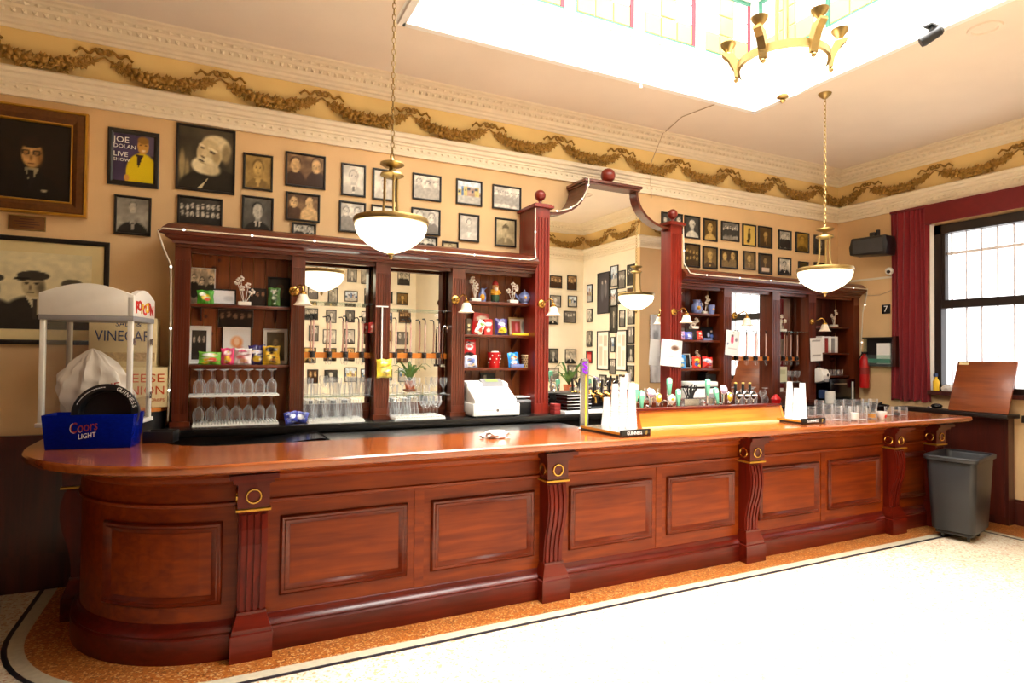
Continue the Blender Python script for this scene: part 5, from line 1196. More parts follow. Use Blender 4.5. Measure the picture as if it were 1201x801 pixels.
obj('body', B().lathe([(0.001,0.0),(0.03,0.0),(0.038,0.03),(0.034,0.07),(0.02,0.10),(0.018,0.115),(0.012,0.125),(0.001,0.128)], (0,0,0), 12), 'blue_ceramic', t, smooth=True); obj('beak', B().lathe([(0.008,0),(0.001,0.04)], (0.012,0,0.11), 8, Euler((0,1.0,0)).to_matrix()), 'blue_ceramic', t, smooth=True); obj('breast', B().ball((-0.008,-0.024,0.04), 0.024, 8, 6, 1.3), 'gnome_yellow', t, smooth=True)
t = thing('garden_gnome', 'small pottery gnome in red hat and yellow shirt on the top shelf', 'gnome', (U(580,5.03),5.03,D1))
obj('trousers', B().lathe([(0.001,0),(0.042,0),(0.044,0.03),(0.046,0.075),(0.04,0.085),(0.001,0.085)], (0,0,0), 14), 'gnome_green', t, smooth=True)
obj('shirt', B().lathe([(0.046,0.08),(0.048,0.10),(0.042,0.13),(0.03,0.145),(0.001,0.15)], (0,0,0), 14), 'gnome_yellow', t, smooth=True)
hd = obj('head', B().ball((0,-0.006,0.165), 0.036, 12, 8), 'gnome_skin', t, smooth=True); obj('beard', B().ball((0,-0.03,0.14), 0.022, 8, 6, 1.2), 'flower_white', hd, smooth=True); obj('nose', B().ball((0,-0.045,0.166), 0.009, 8, 6), 'gnome_skin', hd, smooth=True)
for s_ in (-1,1): obj('eye', B().ball((s_*0.013,-0.038,0.176), 0.004, 6, 4), 'ink_black', hd, smooth=True)
obj('hat', B().lathe([(0.038,0.182),(0.036,0.195),(0.026,0.215),(0.012,0.236),(0.001,0.245)], (0,0,0), 14), 'gnome_red', t, smooth=True)
for s_ in (-1,1): obj('arm', B().tube([(s_*0.04,-0.005,0.13),(s_*0.05,-0.025,0.10),(s_*0.02,-0.045,0.095)], 0.012, 6), 'gnome_yellow', t, smooth=True); obj('boot', B().ball((s_*0.02,-0.03,0.012), 0.018, 8, 6, 0.7), 'ink_black', t, smooth=True)
t.scale = (0.86,0.86,0.86)
flowers('white flower ornament left of the blue teapot', U(601,5.02), 5.02, D1+0.0005, 5, 9, 0.17)
t = thing('teapot', 'blue pottery teapot with yellow flowers at the right of the top shelf', 'teapot', (U(614.5,5.02),5.02,D1))
obj('body', B().lathe([(0.001,0),(0.04,0),(0.036,0.012),(0.055,0.03),(0.064,0.055),(0.058,0.08),(0.038,0.098),(0.001,0.1)], (0,0,0), 18), 'blue_ceramic', t, smooth=True)
lid = obj('lid', B().lathe([(0.036,0.097),(0.03,0.11),(0.012,0.118),(0.001,0.12)], (0,0,0), 14), 'blue_ceramic', t, smooth=True); obj('knob', B().ball((0,0,0.126), 0.009, 8, 6), 'blue_ceramic', lid, smooth=True)
obj('handle', B().tube([(0.05,0,0.08),(0.085,0,0.085),(0.092,0,0.06),(0.08,0,0.035),(0.055,0,0.03)], 0.007, 6), 'blue_ceramic', t, smooth=True); obj('spout', B().tube([(-0.05,0,0.04),(-0.08,0,0.06),(-0.095,0,0.09)], [0.014,0.01,0.008], 8), 'blue_ceramic', t, smooth=True)
obj('painted_flower', B().ball((-0.015,-0.053,0.055), 0.014, 8, 6).ball((0.03,-0.046,0.06), 0.012, 8, 6), 'gnome_yellow', t, smooth=True)
# shelf D2
def carton(label, u0, u1, Y, z, h_, col, d=0.06, rotz=0.0, roll=0.0, name='snack_box', cat='box', spots=()):
    a, c = U(u0,Y), U(u1,Y); w_ = c-a; t = thing(name, label, cat, ((a+c)/2,Y,z), rotz); t.rotation_euler = (0,roll,rotz)
    m = 'carton_%d_%d_%d' % col
    if m not in _M: plain(m, rgb(*col), 0.5)
    obj('carton', B().box(-w_/2,0,0.0,w_/2,d,h_), m, t, bev=0.002)
    cn = Can(12,14,col)
    for s_ in spots: cn.ell(*s_, 0.25)
    cn.noise(0.1,5,len(label)); o = obj('printed_front', print_mesh('printed_front', cn, w_*0.96, h_*0.97), 'packet_print', t); o.location = (0,-0.0015,h_/2)
    return t
carton('narrow dark snack tube at the left of the middle shelf', 547,552.5,5.03,D2+0.0005,0.14,(70,50,34), spots=((0.5,0.4,0.3,0.1,(230,210,150)),(0.5,0.7,0.3,0.08,(230,210,150))))
carton('red and white crisp carton leaning back on the middle shelf', 553,571,5.08,D2+0.0005,0.2,(200,30,30), 0.04, roll=0.10, spots=((0.6,0.25,0.5,0.14,(246,240,220)),(0.5,0.55,0.3,0.1,(246,220,120))))
carton('red and white snack carton standing on the middle shelf', 568,577.5,5.0,D2+0.0005,0.14,(206,40,40), 0.05, spots=((0.5,0.3,0.5,0.15,(248,244,236)),(0.5,0.7,0.3,0.12,(248,230,210))))
packet('white and green snack packet tilted across the red cartons', U(562.5,4.99), 4.975, D2, 0.08, 0.13, ((236,232,214), [(0.4,0.3,0.3,0.12,(110,150,70)),(0.6,0.7,0.3,0.16,(220,60,40))]), roll=0.5)
packet('purple and yellow crisp packet beside the framed photo on the middle shelf', U(587.5,5.0), 5.0, D2, 0.125, 0.15, ((56,40,104), [(0.6,0.72,0.4,0.22,(240,210,50)),(0.5,0.35,0.35,0.12,(226,220,240)),(0.3,0.5,0.16,0.14,(130,80,150))]))
shelfpic('silver framed photograph of a red scene on the middle shelf', 597.5,372.5,622.5,D2,Can(20,16,(190,180,160)).rect(0.1,0.15,0.55,1,(160,60,50)).ell(0.35,0.55,0.08,0.35,(220,120,130),0.3).ell(0.72,0.5,0.12,0.4,(110,104,100),0.3),5.07,fw=0.014,fmat='old_brass')
single('chocolate_bar', B().boxc(U(610,4.99),4.985,D2+0.012,0.17,0.03,0.022), 'ink_yellow', 'yellow wrapped bar lying before the silver framed photograph', 'snack', bev=0.005)
# shelf D3
packet('red and white crisp packet stacked at the left of the lower shelf', U(551.5,5.0), 5.03, D3+0.095, 0.13, 0.155, ((200,30,34), [(0.5,0.4,0.35,0.2,(246,240,236)),(0.5,0.85,0.4,0.14,(30,26,30)),(0.5,0.4,0.2,0.1,(226,70,70))]), flat=0.3)
packet('pale blue crisp packet at the left of the lower shelf, under a red one', U(552,4.99), 4.99, D3, 0.13, 0.11, ((200,208,230), [(0.5,0.4,0.35,0.2,(90,110,170)),(0.5,0.75,0.3,0.12,(226,190,120))]))
t = thing('ceramic_pot', 'red pot with white spots on the lower shelf', 'pot', (U(579.5,5.03),5.03,D3))
obj('pot', B().lathe([(0.001,0.004),(0.05,0),(0.062,0.14),(0.058,0.14),(0.046,0.02)], (0,0,0), 18), 'red_plastic', t, smooth=True); obj('wrapping', B().lathe([(0.05,0.13),(0.03,0.15),(0.02,0.146),(0.001,0.152)], (0.01,0,0), 8), 'flower_white', t)
b = B()
for k in range(9): a = -PI/2+(k-4)*0.33; r_ = 0.056+0.006*(k % 3)/2; b.ball((0.06*math.cos(a),0.06*math.sin(a),0.05+0.03*(k*7 % 3)), 0.007, 6, 4)
obj('spots', b, 'flower_white', t, smooth=True)
packet('blue crisp packet on the lower shelf', U(603.5,5.0), 5.02, D3, 0.12, 0.14, ((40,140,214), [(0.5,0.35,0.3,0.14,(250,200,50)),(0.45,0.65,0.35,0.14,(230,240,250)),(0.6,0.35,0.1,0.08,(230,90,40))]))
single('chocolate_bar', B().boxc(U(607,4.97),4.975,D3+0.018,0.13,0.022,0.032), 'blue_ceramic', 'lilac wrapped bar lying before the blue crisp packet', 'snack', bev=0.004)
t = thing('woven_pot', 'small woven pot at the right end of the lower shelf', 'pot', (U(617.5,5.04),5.04,D3))
obj('pot', B().lathe([(0.001,0.004),(0.04,0),(0.048,0.115),(0.044,0.115),(0.036,0.02)], (0,0,0), 16), 'wicker', t, smooth=True); obj('rim', B().tor((0,0,0.115), 0.047, 0.005, 'z', 16, 6), 'cream_card', t, smooth=True)
b = B()
for k in range(5):
    for q in range(16): a = 2*PI*(q+0.5*(k % 2))/16; rr = 0.0415+0.0075*(k/5); b.boxc(rr*math.cos(a),rr*math.sin(a),0.018+0.02*k,0.004,0.008,0.011,Euler((0,0,a)).to_matrix())
obj('weave', b, 'dark_wood', t, kind='stuff')

# cash register
cx = U(575,4.86); t = thing('cash_register', 'white electronic till with small green display', 'cash register', (cx,4.86,BENZ))
obj('drawer_case', B().box(-0.215,-0.16,0.012,0.215,0.16,0.115), 'white_plastic', t, bev=0.006)
dr = obj('drawer', B().box(-0.2,-0.168,0.022,0.2,-0.16,0.105), 'white_plastic', t, bev=0.003); obj('lock', B().lathe([(0.012,0),(0.012,0.006),(0.001,0.006)], (0,-0.168,0.06), 12, Euler((PI/2,0,0)).to_matrix()), 'steel', dr); obj('groove', B().box(-0.14,-0.1695,0.058,-0.03,-0.168,0.062).box(0.03,-0.1695,0.058,0.14,-0.168,0.062), 'grey_plastic', dr)
obj('housing', B().prism([(-0.15,0.115),(-0.15,0.15),(0.02,0.245),(0.03,0.28),(0.13,0.30),(0.15,0.29),(0.15,0.115)], 'x', -0.2, 0.19), 'white_plastic', t, bev=0.006)
kb = obj('keyboard', B().add([(-0.17,-0.146,0.158),(0.16,-0.146,0.158),(0.16,0.0,0.238),(-0.17,0.0,0.238)], [(0,1,2,3)]), 'white_plastic', t)
for i in range(7):
    for j in range(4):
        f = (j+0.5)/4; y = -0.146+0.146*f; z = 0.160+0.08*f; obj('key', B().boxc(-0.145+0.045*i,y,z,0.032,0.024,0.012,Euler((0.5,0,0)).to_matrix()), 'white_plastic', kb)
ds = obj('display', B().prism([(0.02,0.25),(0.03,0.285),(0.09,0.315),(0.1,0.30)], 'x', -0.06, 0.14), 'grey_plastic', t); obj('screen', B().add([(-0.02,0.036,0.291),(0.1,0.036,0.291),(0.1,0.078,0.312),(-0.02,0.078,0.312)], [(0,1,2,3)]), 'lcd', ds)
for x in (-0.18,0.18):
    for y in (-0.13,0.13): obj('foot', B().lathe([(0.012,0),(0.014,0.013)], (x,y,0), 8, caps=True), 'black_plastic', t)
shelfpic('small dark photo card propped above the till', 564,438,581,on(572,450,1,5.1).z,portrait(12,10,30,20,160,BW,81,hr=0.16,hx=0.3),5.12,fw=0.006,name='photo_card')
t = thing('receipt_printer', 'black boxy printer beside the till', 'printer', (U(614,5.0),5.02,BENZ))
obj('case', B().box(-0.09,-0.1,0,0.12,0.1,0.095), 'black_plastic', t, bev=0.004); obj('top_tray', B().prism([(-0.1,0.1),(0.1,0.13),(0.1,0.14),(-0.1,0.115)], 'x', -0.1, 0.13), 'grey_plastic', t); obj('papers', B().boxc(-0.02,0,0.145,0.14,0.15,0.01), 'white_paper', t)

# small packets at the foot of the pilaster and hung ones
packet('blue and white snack packet, left of two at the foot of the first pilaster', U(342.5,4.84), 4.82, BENZ, 0.1, 0.09, ((50,60,150), [(0.6,0.4,0.3,0.2,(230,234,246)),(0.3,0.7,0.2,0.15,(110,120,200))]), roll=-0.15)
packet('blue and white snack packet, right of two at the foot of the first pilaster', U(355,4.84), 4.84, BENZ, 0.1, 0.085, ((70,80,170), [(0.4,0.45,0.3,0.25,(236,238,246)),(0.7,0.7,0.2,0.15,(60,70,150))]), roll=0.15)
p = on(450.5,443,1,4.87); packet('yellow crisp packet hanging on the pilaster between the mirrored bays', p.x, 4.87, p.z, 0.125, 0.15, ((240,214,70), [(0.5,0.2,0.3,0.08,(246,240,200)),(0.5,0.6,0.3,0.2,(250,232,140)),(0.7,0.8,0.15,0.1,(214,160,40))]), tilt=0.0, flat=0.25)
p = on(437,391,1,4.97); packet('small red snack packet hanging at the end of the first optic rail', p.x, 4.97, p.z, 0.07, 0.09, ((190,40,36), [(0.5,0.4,0.3,0.2,(240,200,190)),(0.5,0.8,0.3,0.1,(230,180,150))]), tilt=0.0, flat=0.25)

# ------------------------------------------------------------------ shelf E (right of the tall mirror)
flowers('white flower ornament behind the sconce on the right red column', 4.42, 5.05, E1+0.0005, 5, 12, 0.22)
blue_jug('round blue pottery jug with a pink flower on the top right shelf', U(817,5.04), 5.04, E1, 0.15)
flowers('white flower ornament beside the round blue jug', U(829.5,5.02), 5.06, E1+0.0005, 4, 14, 0.19)
t = thing('ceramic_jar', 'small blue pottery jar right of the round jug', 'jar', (U(834,5.0),4.995,E1)); obj('body', B().lathe([(0.001,0.003),(0.03,0),(0.036,0.05),(0.04,0.10),(0.036,0.10),(0.03,0.02)], (0,0,0), 14), 'blue_ceramic', t, smooth=True); obj('painted_flower', B().ball((-0.005,-0.036,0.05), 0.012, 8, 6), 'gnome_yellow', t, smooth=True)
carton('grey snack carton behind the lilac packets on the middle right shelf', 793,803,5.08,E2+0.0005,0.13,(120,104,96), spots=((0.5,0.3,0.4,0.1,(60,50,50)),))
packet('pink and lilac sweet packet on the middle right shelf', U(798,5.0), 5.0, E2, 0.12, 0.09, ((230,170,200), [(0.4,0.4,0.3,0.2,(250,240,246)),(0.7,0.6,0.2,0.2,(130,120,200))]))
packet('blue snack packet on the middle right shelf', U(807.5,5.0), 5.0, E2, 0.11, 0.085, ((90,100,190), [(0.5,0.5,0.3,0.2,(220,224,244))]))
carton('dark ornament box with a silver figure on the middle right shelf', 804,817,5.09,E2+0.0005,0.12,(60,56,50), spots=((0.5,0.5,0.3,0.3,(120,112,100)),))
flowers('white blossom ornament above the middle right shelf packets', U(813,5.06), 5.05, E2+0.121, 4, 21, 0.1)
packet('red snack packet beside the dark photo frame', U(820.5,5.0), 5.0, E2, 0.09, 0.1, ((214,50,30), [(0.5,0.3,0.3,0.15,(250,230,210))]))
shelfpic('black framed photograph of performers in blue light on the middle right shelf', 823.5,383.5,844,E2,Can(20,16,(28,28,34)).ell(0.4,0.6,0.1,0.25,(180,190,230),0.4).ell(0.6,0.7,0.12,0.2,(90,120,200),0.4).ell(0.6,0.3,0.06,0.06,(220,190,170),0.3),5.08,fw=0.012)
single('chocolate_bar', B().boxc(U(830,4.98),4.985,E2+0.012,0.12,0.03,0.022), 'blue_ceramic', 'blue wrapped bar before the black framed photograph', 'snack', bev=0.004)
packet('sky blue crisp packet on the lower right shelf', U(798.5,5.0), 5.0, E3, 0.12, 0.15, ((60,150,220), [(0.5,0.4,0.3,0.2,(210,230,245)),(0.5,0.75,0.3,0.12,(230,220,150))]))
shelfpic('white framed dark picture on the lower right shelf', 803,415,811,E3,Can(10,14,(40,38,36)).ell(0.5,0.5,0.2,0.3,(90,80,70),0.4),5.06,fw=0.012,fmat='white_paper')
packet('red and yellow crisp packet on the lower right shelf', U(817,5.0), 5.0, E3, 0.12, 0.13, ((214,50,30), [(0.5,0.3,0.35,0.15,(250,210,60)),(0.4,0.65,0.3,0.16,(60,80,170)),(0.7,0.75,0.2,0.12,(250,200,60))]))
packet('long red and white snack packet on the lower right shelf', U(830.5,5.0), 5.01, E3, 0.18, 0.13, ((206,40,36), [(0.4,0.35,0.45,0.2,(240,236,240)),(0.3,0.4,0.2,0.1,(100,120,200)),(0.8,0.7,0.2,0.2,(226,120,60))]), roll=0.12)
flowers('white blossom ornament on the lower right shelf', U(815.5,5.08), 5.1, E3+0.0005, 3, 25, 0.18)

# pinned papers
def paper(label, corners, Y, can):
    P_ = [on(u, v, 1, Y) for u, v in corners]; cx = sum(p.x for p in P_)/4; cz = sum(p.z for p in P_)/4
    w_ = ((P_[1]-P_[0]).length+(P_[2]-P_[3]).length)/2; h_ = ((P_[3]-P_[0]).length+(P_[2]-P_[1]).length)/2; d = P_[1]-P_[0]
    t = thing('pinned_paper', label, 'paper', (cx,Y,cz)); t.rotation_euler = (0,-math.atan2(d.z,d.x),0)
    obj('sheet', B().box(-w_/2,0,-h_/2,w_/2,0.002,h_/2), 'white_paper', t); obj('print', print_mesh('print', can, w_*0.98, h_*0.98, lambda X, Z: 0*X-0.001), 'paper_print', t)
    obj('drawing_pin', B().ball((0,-0.004,h_/2-0.015), 0.005, 8, 6), 'steel', t, smooth=True)
paper('white sheet with a small brown teapot drawing pinned to the right red column', [(776.5,397),(801,400),(798,431),(774,428)], 4.845, Can(20,26,(246,245,244)).ell(0.65,0.3,0.22,0.12,(150,120,100),0.3).ell(0.65,0.3,0.12,0.06,(110,80,66),0.4).rect(0.15,0.62,0.6,0.64,(210,208,206)))
paper('white sheet with a small pink figure pinned to the pilaster by the optics', [(852,386.5),(868,389),(866.5,418),(850.5,416)], 4.88, Can(20,30,(244,240,238)).ell(0.45,0.36,0.12,0.2,(220,90,130),0.2).ell(0.45,0.2,0.1,0.06,(110,90,90),0.3).ell(0.75,0.35,0.12,0.1,(150,140,150),0.4).ell(0.15,0.55,0.08,0.06,(120,150,180),0.4).rect(0.2,0.72,0.8,0.74,(200,196,194)))
# ------------------------------------------------------------------ things on the bar top
def drip_tray(label, fl_, fr_, bl_, word):
    """tray between three bar top corners: front left, front right, back left"""
    F0 = on(*fl_,2,CZ); F1 = on(*fr_,2,CZ); B0 = on(*bl_,2,CZ); w_ = (F1-F0).length; d = (B0-F0).length; a = math.atan2(F1.y-F0.y, F1.x-F0.x)
    t = thing('drip_tray', label, 'drip tray', tuple(F0+(F1-F0)/2), a)
    obj('tray_base', B().box(-w_/2,0.012,0.0,w_/2,d,0.03), 'black_plastic', t); obj('mesh_top', B().box(-w_/2+0.006,0.02,0.03,w_/2-0.006,d-0.01,0.034), 'steel', t)
    obj('side_band', B().box(-w_/2-0.004,0.012,0.018,-w_/2,d,0.034), 'gold_paint', t); obj('side_band', B().box(w_/2,0.012,0.018,w_/2+0.004,d,0.034), 'gold_paint', t)
    fr = obj('front_plate', B().box(-w_/2-0.004,-0.006,0.0,w_/2+0.004,0.012,0.05), 'black_gloss', t, bev=0.003)
    text('lettering', word, 0.034, 'ink_white', fr, (-0.015,-0.0068,0.026), width=w_*0.52); obj('harp_emblem', B().box(w_*0.34,-0.0072,0.012,w_*0.345+0.004,-0.006,0.04).box(w_*0.34,-0.0072,0.036,w_*0.40,-0.006,0.04).box(w_*0.37,-0.0072,0.016,w_*0.375,-0.006,0.038).box(w_*0.39,-0.0072,0.02,w_*0.395,-0.006,0.038), 'ink_gold', fr)
    return t
drip_tray('black drip tray with white lettering under the plastic cups near the tap tower', (728.5,513.5), (762,511), (688,504), 'GUINNESS')
drip_tray('black drip tray with white lettering under the plastic cups beside the glass mugs', (941,498), (967.5,496.5), (917,493.5), 'GUINNESS')
def cups(label, u, v, top_v):
    p = on(u, v, 2, CZ+0.0345); h_ = on(u, top_v, 1, p.y).z-p.z
    o = glassobj('cup_stack', p.x, p.y, CZ+0.0345, label, 'stacks of clear plastic cups on the drip trays', 'cup_plastic'); o.scale = (1,1,h_/0.235); return o
cups('short stack of clear plastic cups at the back of the tray beside the tap tower', 711.5,498,466)
cups('second stack of clear plastic cups on the tray beside the tap tower', 721,500,450); cups('tallest stack of clear plastic cups on the tray beside the tap tower', 730.5,500.5,442.5); cups('right hand stack of clear plastic cups on the tray beside the tap tower', 740.5,502,449)
cups('left tall stack of clear plastic cups on the tray beside the glass mugs', 926,489,447.5); cups('middle low stack of clear plastic cups on the tray beside the glass mugs', 934.5,490.5,455); cups('right tall stack of clear plastic cups on the tray beside the glass mugs', 941,490,449)
# slim tap tower
p = on(685,503,2,CZ); zt = on(684,420,1,p.y).z
t = thing('tap_tower', 'slim steel tap tower with yellow stripe and purple emblem on the bar', 'beer tap', (p.x,p.y,CZ), -0.35)
obj('column', B().prism([(-0.028,-0.02),(0.028,-0.02),(0.034,0.0),(0.028,0.02),(-0.028,0.02),(-0.034,0.0)], 'z', 0.012, zt-CZ-0.02), 'steel', t); obj('cap', B().lathe([(0.034,0),(0.03,0.014),(0.001,0.02)], (0,0,zt-CZ-0.02), 12), 'steel', t, smooth=True)
obj('foot', B().lathe([(0.05,0),(0.05,0.008),(0.036,0.014)], (0,0,0), 16, caps=True), 'chrome', t); obj('yellow_stripe', B().box(0.002,-0.0225,0.02,0.014,-0.02,0.42), 'ink_yellow', t)
obj('badge', B().boxc(0,-0.0215,zt-CZ-0.075,0.05,0.003,0.1), 'grey_plastic', t); obj('purple_emblem', B().tube([(0.016,-0.0235,zt-CZ-0.034),(-0.004,-0.0235,zt-CZ-0.03),(-0.016,-0.0235,zt-CZ-0.045),(0.0,-0.0235,zt-CZ-0.06),(0.016,-0.0235,zt-CZ-0.072),(0.004,-0.0235,zt-CZ-0.085),(-0.016,-0.0235,zt-CZ-0.082),(-0.014,-0.0235,zt-CZ-0.10),(0.006,-0.0235,zt-CZ-0.116),(0.018,-0.0235,zt-CZ-0.10)], 0.008, 6), 'ink_purple', t, smooth=True)
# beer taps behind the wooden screen
def badge_mat(n, c):
    if n not in _M: plain(n, rgb(*c), 0.25, coat=0.5)
    return n
badge_mat('badge_green',(120,206,170)); badge_mat('badge_white',(240,240,240)); badge_mat('badge_yellow',(226,190,50)); badge_mat('badge_black',(24,24,26)); badge_mat('badge_lilac',(196,186,226))
def tap(label, u, v, style, Y=3.96, tilt=0.0, handle=False):
    c = on(u, v, 1, Y); t = thing('beer_tap', label, 'beer tap', (c.x,Y,CZ), 0, 'beer taps behind the wooden screen'); h_ = c.z-CZ
    obj('stem', B().lathe([(0.03,0),(0.03,0.01),(0.014,0.02),(0.012,h_*0.6),(0.016,h_-0.02),(0.012,h_)], (0,0,0), 12, caps=True), 'chrome', t, smooth=True)
    obj('spout', B().tube([(0,0.0,h_*0.55),(0,0.05,h_*0.58),(0,0.075,h_*0.5),(0,0.078,h_*0.4)], 0.009, 8), 'chrome', t, smooth=True)
    rx, rz = {'green':(0.026,0.05),'lilac':(0.042,0.036),'white':(0.038,0.038),'yellow':(0.03,0.04),'black':(0.034,0.036)}[style]
    m = Matrix.Rotation(tilt, 3, 'Y') @ Matrix.Diagonal((rx,0.014,rz)); s_ = B().ball((0,0,0), 1, 14, 8)
    if style == 'green':   # tapered paddle handle
        R_ = Matrix.Rotation(tilt, 3, 'Y'); pd = B().prism([(-0.010,-0.085),(0.010,-0.085),(0.017,-0.03),(0.026,0.02),(0.022,0.048),(0.0,0.058),(-0.022,0.048),(-0.026,0.02),(-0.017,-0.03)], 'y', -0.013, 0.007)
        bd_ = obj('badge', B().add([(R_ @ Vector(q))+Vector((0,-0.008,h_)) for q in pd.v], pd.f), 'badge_green', t, bev=0.003)
        fc = B().prism([(-0.016,0.012),(0.016,0.012),(0.018,0.024),(0.013,0.042),(-0.013,0.042),(-0.018,0.024)], 'y', -0.0145, -0.0125)
        obj('badge_face', B().add([(R_ @ Vector(q))+Vector((0,-0.008,h_)) for q in fc.v], fc.f), 'badge_white', bd_)
        return
    rim = B().tor((0,0,0), 1.0, 0.16, 'y', 20, 6); mr_ = Matrix.Rotation(tilt, 3, 'Y') @ Matrix.Diagonal((rx,0.03,rz)); obj('badge_rim', B().add([(mr_ @ Vector(q))+Vector((0,-0.01,h_)) for q in rim.v], rim.f), 'chrome', t, smooth=True)
    bd_ = obj('badge', B().add([(m @ Vector(q))+Vector((0,-0.012,h_)) for q in s_.v], s_.f), 'badge_'+style, t, smooth=True)
    m2 = Matrix.Rotation(tilt, 3, 'Y') @ Matrix.Diagonal((rx*0.72,0.016,rz*0.5)); face = {'green':'badge_white','lilac':'badge_white','white':'badge_yellow','yellow':'badge_white','black':'ink_gold'}[style]
    obj('badge_face', B().add([(m2 @ Vector(q))+Vector((0,-0.0125,h_+rz*(0.25 if style in ('green','yellow') else 0))) for q in s_.v], s_.f), face, bd_, smooth=True)
    if style == 'black': obj('badge_band', B().boxc(0,-0.0265,h_,rx*1.7,0.006,0.014), 'ink_white', bd_)
    if handle: hd = obj('handle', B().lathe([(0.008,0),(0.012,0.02),(0.014,0.08),(0.012,0.1)], (0,0.03,h_+0.0), 10, caps=True), 'black_plastic', t, smooth=True); obj('handle_cap', B().lathe([(0.0125,0),(0.013,0.012),(0.001,0.014)], (0,0.03,h_+0.1), 10), 'ink_gold', hd, smooth=True)
for args in (('pale green tap badge partly behind the cups', 745,458,'green'),('lower green tap badge beside the cups', 751.5,466,'green'),('lilac oval tap badge, first of two', 763,461,'lilac',3.96,0.4),('yellow and white tap badge, left group', 771.5,467,'yellow'),
    ('tall green tap handle left of the round white badge', 784,451,'green'),('round white tap badge with yellow centre', 787,468,'white'),('green and white tap badge left of the steel caddy', 794.5,464,'green'),
    ('tall green tap handle behind the steel caddy', 829,452,'green'),('green tap badge right of the steel caddy', 839,462,'green',3.96,-0.2),('lilac oval tap badge right of the steel caddy', 848,457,'lilac',3.96,0.5),('small yellow and green tap badge', 855,465.5,'yellow')): tap(*args)
for i, u in enumerate((865.5,874.5,882.5)): tap('round black and gold tap badge, %s from the left of three' % ORD[i], u, 463.5, 'black', 3.96, 0, True)
# steel caddy with straws behind the screen
p0 = on(801,470,1,4.02); p1 = on(842,470,1,4.02)
t = thing('steel_caddy', 'grey steel bar caddy with black straws behind the wooden screen', 'caddy', ((p0.x+p1.x)/2,4.05,CZ)); w_ = p1.x-p0.x
obj('box', B().box(-w_/2,-0.05,0,w_/2,0.06,0.2), 'steel', t, bev=0.004); obj('label', B().box(w_*0.02,-0.0515,0.11,w_*0.17,-0.05,0.18), 'white_paper', t); obj('red_mark', B().box(w_*0.06,-0.0525,0.155,w_*0.13,-0.0515,0.17), 'ink_red', t)
for k in range(16): a = random.uniform(-.3,.3); obj('straw', B().tube([(-0.09+random.uniform(-.04,.04),0.0,0.18),(-0.09+a*0.3,random.uniform(-.04,.04),0.27+random.uniform(0,0.05))], 0.005, 5), 'black_plastic', t)
t = thing('coffee_machine', 'white boxy machine on the back counter below the right shelves', 'machine', (U(824,4.82),4.84,BENZ)); obj('case', B().box(-0.2,-0.1,0,0.14,0.12,0.2).box(-0.2,-0.1,0.22,0.14,0.12,0.27), 'white_plastic', t, bev=0.006); obj('neck', B().box(-0.16,-0.06,0.2,0.1,0.1,0.22), 'black_plastic', t); obj('grille', B().box(-0.02,-0.104,0.05,0.1,-0.1,0.15), 'grey_plastic', t)
single('dark_carton', B().box(U(828,5.0),5.0,BENZ,U(840,5.0),5.12,BENZ+0.34), 'black_plastic', 'dark carton standing under the lower right shelf', 'box', bev=0.004)
single('white_carton', B().box(U(792,4.9),4.93,BENZ,U(803,4.9),5.08,BENZ+0.17), 'cream_card', 'low white carton at the foot of the right red column', 'box', bev=0.003)
# crumpled cloth on the bar
def crumple(name, label, c, rx, ry, rz, mat, seed, cat, flat=True, n=14, m=20, amp=0.35):
    r = np.random.RandomState(seed); b = B(); ph = r.rand(12)*6
    vs_ = []
    for i in range(n+1):
        th = PI*i/n
        for k in range(m):
            a = 2*PI*k/m; f = 1+amp*(0.5*math.sin(3*a+ph[0]+2*th)+0.5*(1-2*abs(math.sin(2.5*a+ph[1]-3*th)))+0.4*(1-2*abs(math.sin(3.5*a+4*th+ph[2])))+0.3*math.sin(11*a-7*th+ph[3]))
            z = -rz*math.cos(th)*(1+0.25*math.sin(4*a+ph[4])*math.sin(th)); s_ = max(0.001, math.sin(th))
            vs_.append((c[0]+rx*s_*f*math.cos(a), c[1]+ry*s_*f*math.sin(a), c[2]+max(-rz if not flat else -rz*0.5, z)))
    b.add(vs_, [(i*m+k, i*m+(k+1) % m, (i+1)*m+(k+1) % m, (i+1)*m+k) for i in range(n) for k in range(m)])
    zmin = min(v[2] for v in b.v); b.v = [(v[0],v[1],v[2]-zmin+c[2]) for v in b.v]
    return single(name, b, mat, label, cat, smooth=True, angle=28)
p = on(583,514,2,CZ); crumple('cleaning_cloth', 'crumpled pale pink cloth on the bar top', (p.x,p.y+0.02,CZ), 0.10, 0.05, 0.035, 'bag_white', 3, 'cloth')
# glasses at the right of the bar
gl = 'used glasses at the right end of the bar top'
for i, (u, v, kd, lab) in enumerate(((952,488.5,'half','half pint glass directly right of the lettered drip tray'),(961,487.5,'pint','dark tinted pint glass behind the front row of mugs'),(971,493,'pint','pint glass with a red band, first of the front row'),(981.5,493.5,'mug','glass mug, second of the front row'),(992,494,'mug','glass mug, third of the front row'),(1001.5,494,'mug','half full glass mug with handle turned right'),(1011,493,'mug','frosted glass mug left of the amber drink'),(1022.5,491.5,'tumbler','tumbler holding an amber drink'),
    (984,486.5,'pint','tall pint glass behind the second mug'),(995,486,'pint','pint glass behind the third mug'),(1007,486,'pint','pint glass behind the frosted mug'),(1017,485.5,'pint','pint glass standing furthest back among the mugs'),(1024,485,'pint','pint glass behind the amber drink'),(1043,488,'tumbler','tumbler right of the heart cup'),(1051,488,'tumbler','tumbler with a dark dreg, second from the bar end'),(1059,487.5,'tumbler','last tumbler toward the bar end'))):
    q = on(u, v, 2, CZ); o = glassobj(kd, q.x, q.y, CZ, lab, gl, rotz=0.3*i)
